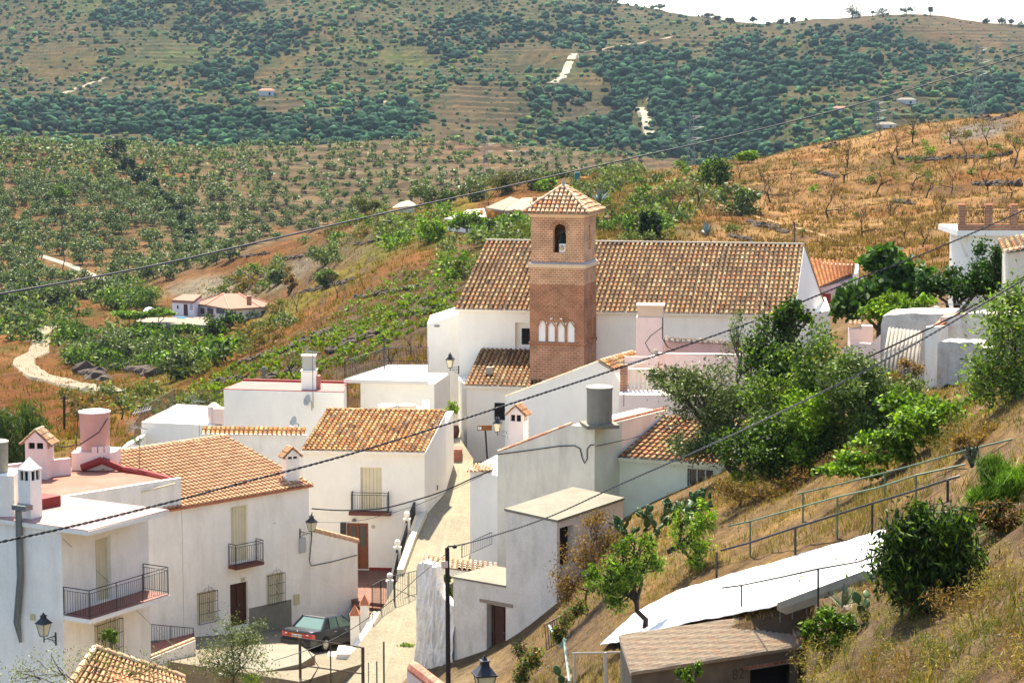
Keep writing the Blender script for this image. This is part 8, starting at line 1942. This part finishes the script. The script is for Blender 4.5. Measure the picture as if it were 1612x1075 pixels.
# umbrella pines and round trees standing on the skyline
SK = [(1038, 10, 5.5, 1), (1115, 24, 4.5, 1), (1130, 28, 4, 1), (1148, 31, 4, 1), (1152, 36, 3, 0), (1186, 31, 3, 0), (1209, 38, 2.2, 0), (945, 2, 6, 1), (965, 0, 6, 1), (1342, 15, 6, 0), (1347, 24, 5, 0), (1390, 21, 5.5, 0), (1427, 16, 6.5, 1), (1465, 15, 3, 0), (1374, 20, 1.2, 0), (1552, 33, 3, 0), (1577, 33, 3.5, 0), (1592, 34, 2, 0), (1605, 42, 5, 0), (1230, 34, 3, 0), (1248, 31, 2.6, 0), (1420, 30, 3, 0)]
for k, (px, py, r, um) in enumerate(SK):
    Y = 1830.; c = P(px, py, Y); g = Vector((c.x, c.y, float(gz(c.x, c.y)) - 1)); rs_ = np.random.RandomState(k)
    t = thing('umbrella_pine' if um else 'round_tree', g, 'flat topped umbrella pine standing on the far skyline' if um else 'small round dark tree standing on the far skyline', 'tree', 'umbrella pines on the skyline' if um else 'round trees on the skyline')
    cc, _ = clumps(c, (r, r, r * (.38 if um else .75)), 22, 22, rs_, .22, .4); V_, F_, T_ = quads(cc, 1.1, .8, tints(len(cc), [(.03, .055, .03), (.045, .08, .04)], rs_), rs_); mesh_obj('crown', V_, F_, FARL, t, tint=T_)
    MB().tube([g, c], [.5, .25], 5).build('trunk', BARKDARK, t)
# ---- middle hills: olive and almond groves; the 300 nearest are things, the rest one mass
mo = [variant('olive_tree', 0, 300 + k, OLV + [(.06, .11, .035)], (2.1, 2.1, 1.45), 330, (.62, .42), FARL2, (.8, .13), K=13) for k in range(6)]
def midok(x, y):
    # crest of the near spur, below which its own plants grow
    cr = np.interp(x, [0, 200, 300, 400, 500, 600, 700, 800, 900, 1000], [560, 452, 420, 388, 352, 322, 298, 290, 288, 272]); return y < cr + 10
cand = []; sc2 = Scatter(); rs = random.Random(5); tries = 0
ROAD1 = [(0, 392), (60, 402), (110, 418), (150, 436), (171, 449)]
while tries < 6500:
    tries += 1; x = rs.uniform(-40, 1010); y = rs.uniform(206, 560)
    if not midok(x, y): continue
    if abs(y - np.interp(x, [q[0] for q in ROAD1], [q[1] for q in ROAD1])) < 8 and x < 185: continue
    if any(inb(x, y, b) for b in ((330, 360, 34, 50, 35), (120, 425, 60, 20), (780, 238, 70, 8), (240, 380, 50, 22))) and rs.random() < .8: continue
    s_ = np.interp(y, [210, 300, 400, 500], [8.5, 14, 21, 26]) * (1.0 if x > 420 else .82) * rs.uniform(.85, 1.25)
    if not sc2.ok(x, y, s_, .62): continue
    p = ground(x, y, 405, 1000)
    if p is None or p.y > 960: continue

    cand.append((p, x))
cand.sort(key=lambda c: c[0].y)
for p, x in cand[:300]: put(mo, p - Vector((0, 0, .1)), rnd.uniform(0, 6.28), rnd.uniform(.72, 1.2) * (.8 if x > 420 else 1.0), 'round grey green olive tree in the groves on the middle hill beyond the village', 'tree', 'olive trees on the middle hill')
quadtrees('distant_hill_olives', [(p + Vector((0, 0, .7)), rnd.uniform(1.2, 2.3) * (.82 if x > 420 else 1)) for p, x in cand[300:]], OLV, FARL2, 70, (1.0, .7))
# dark line of trees down the gully, and single dark trees
for k, (px, py, r) in enumerate([(182, 240, 20), (200, 262, 14), (222, 280, 13), (238, 295, 13), (250, 310, 14), (262, 322, 14), (276, 330, 12), (290, 345, 13), (300, 372, 15), (298, 385, 14), (230, 272, 11)]):
    g = ground(px, py + r * .8, 405, 900)
    if g is None: continue
    tree('oak_tree', 'dark evergreen oak in the gully line crossing the middle hill', 'tree', g.y, [(px, py, r, r * .85)], (1.0, .7), 420, [(.018, .04, .016), (.03, .06, .022), (.045, .075, .025)], FARL2, base=(px, py + r), tr=.25, seed=400 + k, group='dark oaks in the gully', lo=.6, K=10)
# ---- spur behind the village: shrubs, olives, vines
SHR = [variant('shrub', 0, 500 + k, pal, (1.0, 1.0, .62), 220, (.34, .16), LG, None, up=.3, K=10) for k, pal in enumerate([GRN, OLV + [(.16, .18, .05)], [(.20, .22, .05), (.14, .16, .04)], BRT, [(.28, .16, .06), (.2, .14, .06), (.14, .14, .05)], DKG + GRN])]
placed = Scatter(); rs = random.Random(31)
def shrubs(n, region, s0, s1, which, dm=140, dM=420, gap=1.0, txt='low green shrub on the hillside behind the village', grp='shrubs on the hillside'):
    k = 0; tr_ = 0
    while k < n and tr_ < n * 12:
        tr_ += 1; b = rs.choice(region); a = rad(b[4] if len(b) > 4 else 0); u, v = rs.uniform(-1, 1), rs.uniform(-1, 1)
        if u * u + v * v > 1: continue
        x = b[0] + u * b[2] * math.cos(a) - v * b[3] * math.sin(a); y = b[1] + u * b[2] * math.sin(a) + v * b[3] * math.cos(a); p = ground(x, y, dm, dM)
        if p is None: continue
        s = rs.uniform(s0, s1)
        if not placed.ok(x, y, s * ppm(p) * gap * .6, .7): continue
        put([SHR[rs.choice(which)]], p - Vector((0, 0, .1)), rs.uniform(0, 6.28), s, txt, 'shrub', grp); k += 1
shrubs(60, [(760, 400, 70, 34, -20), (650, 360, 60, 26, -25), (830, 360, 60, 20, -10)], .9, 1.9, (0, 2, 3, 1))
shrubs(80, [(1000, 350, 90, 34, 0), (930, 310, 60, 30, -20), (1080, 300, 70, 30, 0), (980, 280, 40, 16, 0)], .9, 1.8, (0, 1, 2, 5))
shrubs(50, [(500, 400, 110, 30, -25), (400, 450, 60, 20, -20), (560, 360, 60, 20, -20)], .9, 2.0, (1, 2, 0, 4))
shrubs(46, [(230, 560, 130, 30, 5), (150, 560, 60, 26, 10)], 1.3, 2.8, (1, 5, 0), 200)
shrubs(40, [(200, 640, 130, 24, 0), (420, 520, 60, 30, -30), (350, 560, 60, 20, -30)], .7, 1.6, (1, 2, 4))
shrubs(40, [(60, 500, 70, 40, 0), (30, 450, 40, 30, 0), (190, 470, 40, 20, 0)], 1.4, 3.0, (1, 5, 0), 250)
shrubs(36, [(1250, 300, 280, 80, -8), (1500, 240, 100, 40, -5)], .4, 1.0, (2, 3, 4), txt='low yellow green shrub on the dry orange hillside', grp='shrubs on the dry hillside')
for k, (px, py, rx, ry, D, pal, lab) in enumerate([(215, 462, 40, 26, 345, GRN, 'big yellow green tree left of the villa'), (330, 515, 24, 18, 318, DKG + GRN, 'dark fig tree below the villa front, left one'), (362, 505, 20, 14, 322, DKG + GRN, 'dark fig tree below the villa front, right one'), (225, 516, 34, 9, 321, DKG + GRN, 'dark hedge along the lower edge of the villa terrace, left part'), (295, 519, 30, 9, 320, GRN, 'green hedge along the lower edge of the villa terrace, right part'), (205, 495, 30, 8, 324, BRT, 'vine trellis foliage on the villa terrace, left part'), (250, 492, 22, 7, 324, BRT, 'vine trellis foliage on the villa terrace, right part'), (115, 520, 30, 20, 300, GRN, 'green bush above the bend of the dirt road'), (285, 570, 30, 24, 250, OLV, 'pale green bush at the foot of the dark bank'), (190, 545, 34, 22, 285, OLV, 'grey green bush on the dark bank'), (240, 550, 30, 20, 285, OLV, 'round grey green bush in the middle of the dark bank'),
    (1160, 312, 34, 24, 255, OLV, 'round olive tree alone on the lower dry hillside'), (1128, 268, 26, 26, 300, DKG + GRN, 'dark rounded tree at the left end of the dry crest'), (1024, 352, 20, 22, 195, DKG, 'very dark bush right above the church ridge'), (1178, 245, 18, 9, 320, BRT, 'bright green bush on the crest left of the dry hill'), (676, 362, 24, 20, 215, BRT, 'bright green fig bush on the slope left of the tower'), (735, 350, 30, 16, 235, BRT, 'bright green bush below the white upper terrace'), (770, 365, 22, 14, 220, GRN, 'green bush below the orange pillars'), (512, 398, 28, 18, 255, OLV, 'olive tree on the rocky ledges, upper one'), (515, 438, 24, 14, 235, OLV, 'olive tree on the rocky ledges, lower one'), (438, 435, 16, 12, 260, OLV, 'small olive tree beside the pale cut slope'), (575, 322, 26, 16, 300, [(.14, .15, .05), (.2, .2, .06)], 'yellowish tree on the spur crest left of centre'), (668, 302, 22, 16, 330, OLV, 'olive tree on the spur crest left of the upper house'), (740, 300, 26, 18, 335, OLV, 'wide olive tree on the spur crest behind the upper house'), (700, 312, 14, 15, 320, DKG + GRN, 'dark green tree between two olives on the spur crest'), (790, 285, 24, 17, 345, [(.18, .16, .05), (.13, .13, .04)], 'yellow green almond tree above the upper house'), (836, 285, 20, 13, 345, [(.18, .16, .05), (.13, .13, .04)], 'small yellow green almond tree right above the upper house'), (862, 292, 20, 10, 335, BRT, 'bright green bush left of the tower roof'), (457, 448, 12, 14, 245, DRY, 'rust coloured dead tree beside the pale cut slope'), (95, 300, 16, 10, 480, GRN, 'green tree on the left middle hill')]):
    g_ = ground(px, py + ry * (1.05 if ry > 9 else 1.3), 170, 420)
    if g_ is not None and px not in (205, 250, 225, 295): D = g_.y
    tree('fig_tree' if 'fig' in lab else 'olive_tree' if 'olive' in lab else 'round_bush', lab, 'tree' if 'tree' in lab else 'shrub', D, [(px, py, rx, ry), (px + rx * .4, py + ry * .25, rx * .7, ry * .7)], (.48, .26), int(500 + rx * 34), pal, LG if pal is not OLV else LO_, tr=.14, seed=600 + k, lo=.55)
# vineyard
vm = [variant('grape_vine', 0, 700 + k, [(.20, .28, .035), (.13, .20, .025), (.29, .34, .045)], (.50, .50, .34), 48, (.30, .24), LG, None, K=6) for k in range(4)]
VY = [(600, 500, 150, 46, -32), (460, 575, 150, 34, -30), (720, 500, 50, 30, -10), (330, 620, 90, 20, -28), (640, 460, 80, 22, -28)]
vc = []; sc3 = Scatter(); rs = random.Random(3)
for _ in range(9000):
    b = rs.choice(VY); a = rad(b[4]); u, v = rs.uniform(-1, 1), rs.uniform(-1, 1)
    if u * u + v * v > 1: continue
    x = b[0] + u * b[2] * math.cos(a) - v * b[3] * math.sin(a); y = b[1] + u * b[2] * math.sin(a) + v * b[3] * math.cos(a)
    if not sc3.ok(x, y, rs.uniform(7, 15), .7): continue
    p = ground(x, y, 135, 330)
    if p is not None and math.sin(x * .05 + y * .13) + math.sin(y * .31) > -1.3: vc.append(p)
vc.sort(key=lambda p: p.y)
for p in vc[:300]: put(vm, p - Vector((0, 0, .05)), rnd.uniform(0, 6.28), rnd.uniform(.6, 1.15), 'low bright green grape vine in the sloping vineyard', 'grape vine', 'vines in the sloping vineyard')
if len(vc) > 300: quadtrees('distant_vines', [(p, rnd.uniform(.3, .5)) for p in vc[300:]], [(.16, .25, .03), (.22, .30, .04)], LG, 22, (.30, .22))
# ---- bare almond trees on the dry hill
def almond(seed, twigs, leafy=0):
    rs = np.random.RandomState(seed); t = bpy.data.objects.new('almond_tree', None); COL.objects.link(t); mb = MB(); ends = []
    def grow(p, d, L_, r, g):
        q = p + d * L_; m_ = p.lerp(q, .5) + Vector(rs.normal(size=3) * L_ * .12); mb.tube([p, m_, q], [r, r * .85, r * .65], 5 if g < 2 else 3, cap=False)
        if g >= 4: ends.append(q); return
        for k in range(rs.randint(2, 4)):
            dd = (d + Vector(rs.normal(size=3)) * .55 + Vector((0, 0, .18))).normalized(); grow(q, dd, L_ * rs.uniform(.62, .85), r * .6, g + 1)
    grow(Vector((0, 0, -.5)), Vector((rs.normal() * .15, rs.normal() * .15, 1)).normalized(), 1.5, .15, 0)
    o = mesh_obj('trunk', np.array(mb.v, float), mb.f, BARKDARK, None, False, (0, 0, 0)); o.parent = t
    if twigs and ends:
        c = np.repeat(np.array([e[:] for e in ends]), twigs, 0) + rs.normal(size=(len(ends) * twigs, 3)) * .28; pal = [(.20, .17, .05), (.14, .15, .04)] if leafy else [(.16, .10, .06), (.11, .07, .045), (.22, .14, .08)]
        V_, F_, T_ = quads(c, .40, .035 if not leafy else .12, tints(len(c), pal, rs), rs, up=.4); o = mesh_obj('twigs' if not leafy else 'leaves', V_, F_, LD, None, loc=(0, 0, 0), tint=T_); o.parent = t
    return t
AB = [almond(k, 7) for k in range(5)]; AL = [almond(20 + k, 9, 1) for k in range(2)]; AN = [almond(30, 0)]
AP = [(1385, 305, 60, 1), (1325, 287, 44, 2), (1337, 265, 50, 0), (1412, 245, 46, 0), (1440, 225, 50, 0), (1494, 228, 46, 0), (1518, 258, 50, 0), (1555, 228, 42, 0), (1600, 262, 60, 0), (1247, 283, 34, 0), (1207, 318, 54, 0), (1248, 312, 30, 2), (1305, 345, 62, 0), (1408, 258, 46, 0), (1440, 292, 40, 1), (1408, 335, 36, 1), (1435, 305, 26, 2), (1459, 312, 50, 1), (1355, 378, 56, 0), (1400, 340, 30, 0), (1505, 280, 26, 0), (1555, 300, 50, 0), (1575, 268, 34, 0), (1590, 312, 40, 0), (1452, 390, 42, 0), (1400, 330, 26, 2), (1070, 345, 60, 0), (1100, 325, 40, 0), (1161, 282, 34, 0), (1310, 300, 30, 0), (1462, 205, 26, 0), (1385, 222, 30, 0), (1545, 340, 34, 0), (1480, 340, 40, 0), (1425, 375, 36, 0), (1200, 285, 30, 1), (1120, 320, 30, 1), (1360, 345, 30, 0), (1500, 305, 40, 0), (1530, 275, 30, 0)]
for k, (px, py, h_, kd) in enumerate(AP):
    g = ground(px, py, 150, 420)
    if g is None: continue
    put((AB, AL, AN)[kd], g, rnd.uniform(0, 6.28), h_ / ppm(g) / 4.6, ('bare dark almond tree with thin brown twigs on the dry orange hillside', 'almond tree with thin yellow green leaves on the dry orange hillside', 'leafless black almond trunk with forked limbs on the dry orange hillside')[kd], 'tree', ('bare almond trees on the dry hillside', 'leafy almond trees on the dry hillside', 'dead almond trees on the dry hillside')[kd])
for px, py, h_ in ((190, 660, 50), (645, 560, 40), (460, 600, 50), (530, 470, 40), (470, 490, 34), (155, 470, 30), (620, 580, 44), (770, 330, 36), (702, 305, 34)):
    g = ground(px, py, 135, 400)
    if g is not None: put(AB, g, rnd.uniform(0, 6.28), h_ / ppm(g) / 4.6, 'small bare almond tree on the scrubby slope behind the village', 'tree', 'bare almond trees behind the village')
SHN = [variant('dry_shrub', 0, 540 + k, pal, (1.0, 1.0, .7), 520, (.22, .035), LD, None, up=.5, K=14) for k, pal in enumerate([DRY, [(.34, .27, .12), (.25, .19, .08)], [(.16, .17, .05), (.10, .12, .03), (.24, .2, .07)]])]
rs = random.Random(91); k = 0
for _ in range(900):
    x, y = rs.uniform(1270, 1640), rs.uniform(770, 1100)
    if y < 1010 - (x - 1270) * .62: continue
    p = ground(x, y, 34, 75)
    if p is None: continue
    s = rs.uniform(.2, .6)
    if not placed.ok(x, y, s * ppm(p) * .8, .7): continue
    put([SHN[rs.choice((0, 0, 1, 1, 2))]], p - Vector((0, 0, .05)), rs.uniform(0, 6), s, 'small dry brown or straw coloured shrub on the stony bank', 'shrub', 'dry shrubs on the stony bank'); k += 1
    if k > 95: break
for _ in range(60):
    x = rs.uniform(1100, 1560); y = 800 - (x - 1100) * .24 + rs.uniform(-22, 14); p = ground(x, y, 40, 100)
    if p is not None and placed.ok(x, y, 12, .7): put([SHN[rs.choice((0, 0, 1, 2))]], p, rs.uniform(0, 6), rs.uniform(.3, .6), 'dry shrub at the foot of the trees above the handrails', 'shrub', 'dry shrubs below the trees')
# ---- grass as one mass: near slope, dry hill, spur
def grass(name, n, px0, px1, D0, D1, hgt, cols, seed, dens=None, blades=3, wid=.012):
    rs = np.random.RandomState(seed); px = rs.uniform(px0, px1, n); D = np.exp(rs.uniform(math.log(D0), math.log(D1), n)); x = (px - 806) / F * D; z = gz(x, D)
    keep = (fbm(x / 1.7, D / 2.2, 3, 5) + rs.uniform(-.35, .35, n) > -.05) if dens is None else dens(px, D, x, z, rs)
    x, D, z = x[keep], D[keep], z[keep]; N = len(x); tt = tints(N, cols, rs, .7, 1.25); Vs = []; Ts = []
    tuft = .5 + 1.0 * np.clip(fbm(x / 4, D / 5, 3, 2) + .5, 0, 1)
    for k in range(blades):
        bx = x + rs.normal(size=N) * hgt * .25; by = D + rs.normal(size=N) * hgt * .25; hh = hgt * rs.uniform(.5, 1.3, N) * tuft; w = wid * rs.uniform(.7, 1.4, N); lx = rs.normal(size=N) * hh * .35; a = rs.uniform(0, math.pi, N)
        b1 = np.stack([bx - w * np.cos(a), by - w * np.sin(a), z - .03], 1); b2 = np.stack([bx + w * np.cos(a), by + w * np.sin(a), z - .03], 1); tp = np.stack([bx + lx, by + rs.normal(size=N) * hh * .3, z + hh], 1)
        Vs.append(np.stack([b1, b2, tp], 1).reshape(-1, 3)); Ts.append(tt)
    V_ = np.concatenate(Vs); F_ = np.arange(len(V_)).reshape(-1, 3); o = mesh_obj(name, V_, F_, GRASSM, None, loc=(0, 0, 0), tint=np.concatenate(Ts)); return tag(o, kind='stuff')
DG = [(.38, .27, .13), (.29, .19, .085), (.45, .34, .18), (.21, .145, .075), (.20, .19, .07)]
def nearslope(px, D, x, z, rs):
    ok = fbm(x / 1.7, D / 2.2, 3, 5) + rs.uniform(-.35, .35, len(px)) > -.02
    ok &= ~((px > 1400 - (70 - D) * 8) & (D < 62) & (rs.rand(len(px)) < .90))
    return ok & ~((px > 985) & (px < 1270) & (D < 60.5)) & ~((px < 1000) & (D > 84)) & ~((px > 960) & (px < 1420) & (D > 52) & (D < 70) & (np.abs(proj_py(x, D, z) - np.interp(px, [945, 1100, 1395], [1000, 945, 868])) < 42))
def proj_py(x, y, z): d = y * CP - z * SP; return 537.5 - F * (y * SP + z * CP) / d
grass('dry_grass', 60000, 830, 1660, 36, 92, .20, DG, 1, nearslope)
grass('dry_weeds', 2500, 1250, 1660, 34, 62, .32, [(.18, .16, .05), (.12, .13, .04), (.3, .2, .07)], 2, lambda px, D, x, z, rs: fbm(x / 1.2, D / 1.5, 3, 1) > .12, wid=.014)
grass('hill_grass', 42000, 930, 1650, 150, 350, .42, [(.28, .175, .085), (.21, .12, .055), (.36, .25, .13), (.13, .085, .05)], 3, wid=.05)
grass('slope_grass', 30000, -30, 960, 140, 400, .42, [(.26, .20, .06), (.3, .15, .05), (.17, .17, .05), (.2, .12, .045)], 4, wid=.05)
# stones on the near bank
rkm = mat('grey_schist', (.20, .155, .11), .95, .25, 3, bump=.02)
for k in range(70):
    px = rnd.uniform(1290, 1640) if k < 50 else rnd.uniform(800, 900); D = rnd.uniform(38, 58) if k < 50 else rnd.uniform(64, 74); p = gat(px, D); s = rnd.choice((.03, .045, .06, .09, .14)) * rnd.uniform(.7, 1.3)
    if k < 4: me = None; mb = MB(); v = lumps[k] * np.array([1.3, 1, .6]); mb.add(v.tolist(), IF.tolist()); o = mesh_obj('stone', np.array(mb.v), mb.f, rkm, None, loc=(0, 0, 0)); stones = (stones + [o]) if k else [o]
    else: o = stones[k % 4].copy(); COL.objects.link(o)
    o.location = p; o.scale = (s,) * 3; o.rotation_euler = (0, 0, rnd.uniform(0, 6)); tag(o, 'small angular grey stone lying on the dry bank' if k < 50 else 'grey stone in the rubble beside the leaning fence', 'stone', 'stones on the dry bank' if k < 50 else 'stones by the leaning fence')
# ---- broken rock ledges on the slopes
LEDGE = mat('dark_schist_ledge', (.085, .062, .045), .95, .35, 2, bump=.1, bscale=3)
def ledge(pts, h_, dm, label, grp):
    rs_ = random.Random(int(pts[0][0])); mb = MB(); first = None
    for i in range(len(pts) - 1):
        a, b = pts[i], pts[i + 1]; n = max(2, int(math.hypot(b[0] - a[0], b[1] - a[1]) / (h_ * 3.2)))
        for k in range(n):
            t = k / n; p = ground(a[0] * (1 - t) + b[0] * t + rs_.uniform(-2, 2), a[1] * (1 - t) + b[1] * t + rs_.uniform(-1.5, 1.5), dm, 430)
            if p is None: continue
            v = lumps[rs_.randrange(8)] * np.array([rs_.uniform(.8, 1.6), .8, rs_.uniform(.5, 1.0)]) * h_ * rs_.uniform(.5, 1.1); mb.add((v + np.array(p)).tolist(), IF.tolist(), (1, 1, 1)); first = first or p
    if mb.v: o = mb.build('rock_ledge', LEDGE); tag(o, label, 'rock ledge', grp)
for pts in ([(1418, 250), (1480, 251)], [(1486, 250), (1540, 248), (1592, 243)], [(1534, 290), (1606, 291)], [(1296, 234), (1322, 228)], [(1288, 272), (1320, 280)], [(1410, 318), (1436, 322)], [(1180, 350), (1240, 366)], [(1510, 180), (1560, 190), (1600, 178)], [(1430, 182), (1500, 178)], [(1150, 372), (1185, 382)]):
    ledge(pts, .45, 150, 'dark broken rock ledge on the dry orange hillside', 'rock ledges on the dry hillside')
for pts in ([(560, 386), (620, 372)], [(600, 352), (640, 346)], [(430, 412), (500, 398)], [(470, 462), (560, 440)], [(380, 404), (425, 398)], [(440, 556), (520, 520)], [(520, 556), (600, 520)], [(560, 470), (660, 452)], [(330, 606), (380, 596)], [(660, 476), (720, 462)], [(380, 572), (430, 556)], [(420, 596), (470, 584)], [(620, 500), (690, 486)]):
    ledge(pts, .42, 140, 'dark broken rock ledge on the slope behind the village', 'rock ledges behind the village')
for pts in ([(110, 560), (140, 575)], [(130, 585), (170, 600)], [(190, 580), (250, 592)], [(150, 545), (210, 552)]):
    ledge(pts, 1.1, 200, 'dark rock outcrop in the bank below the villa terrace', 'rock outcrops below the villa')
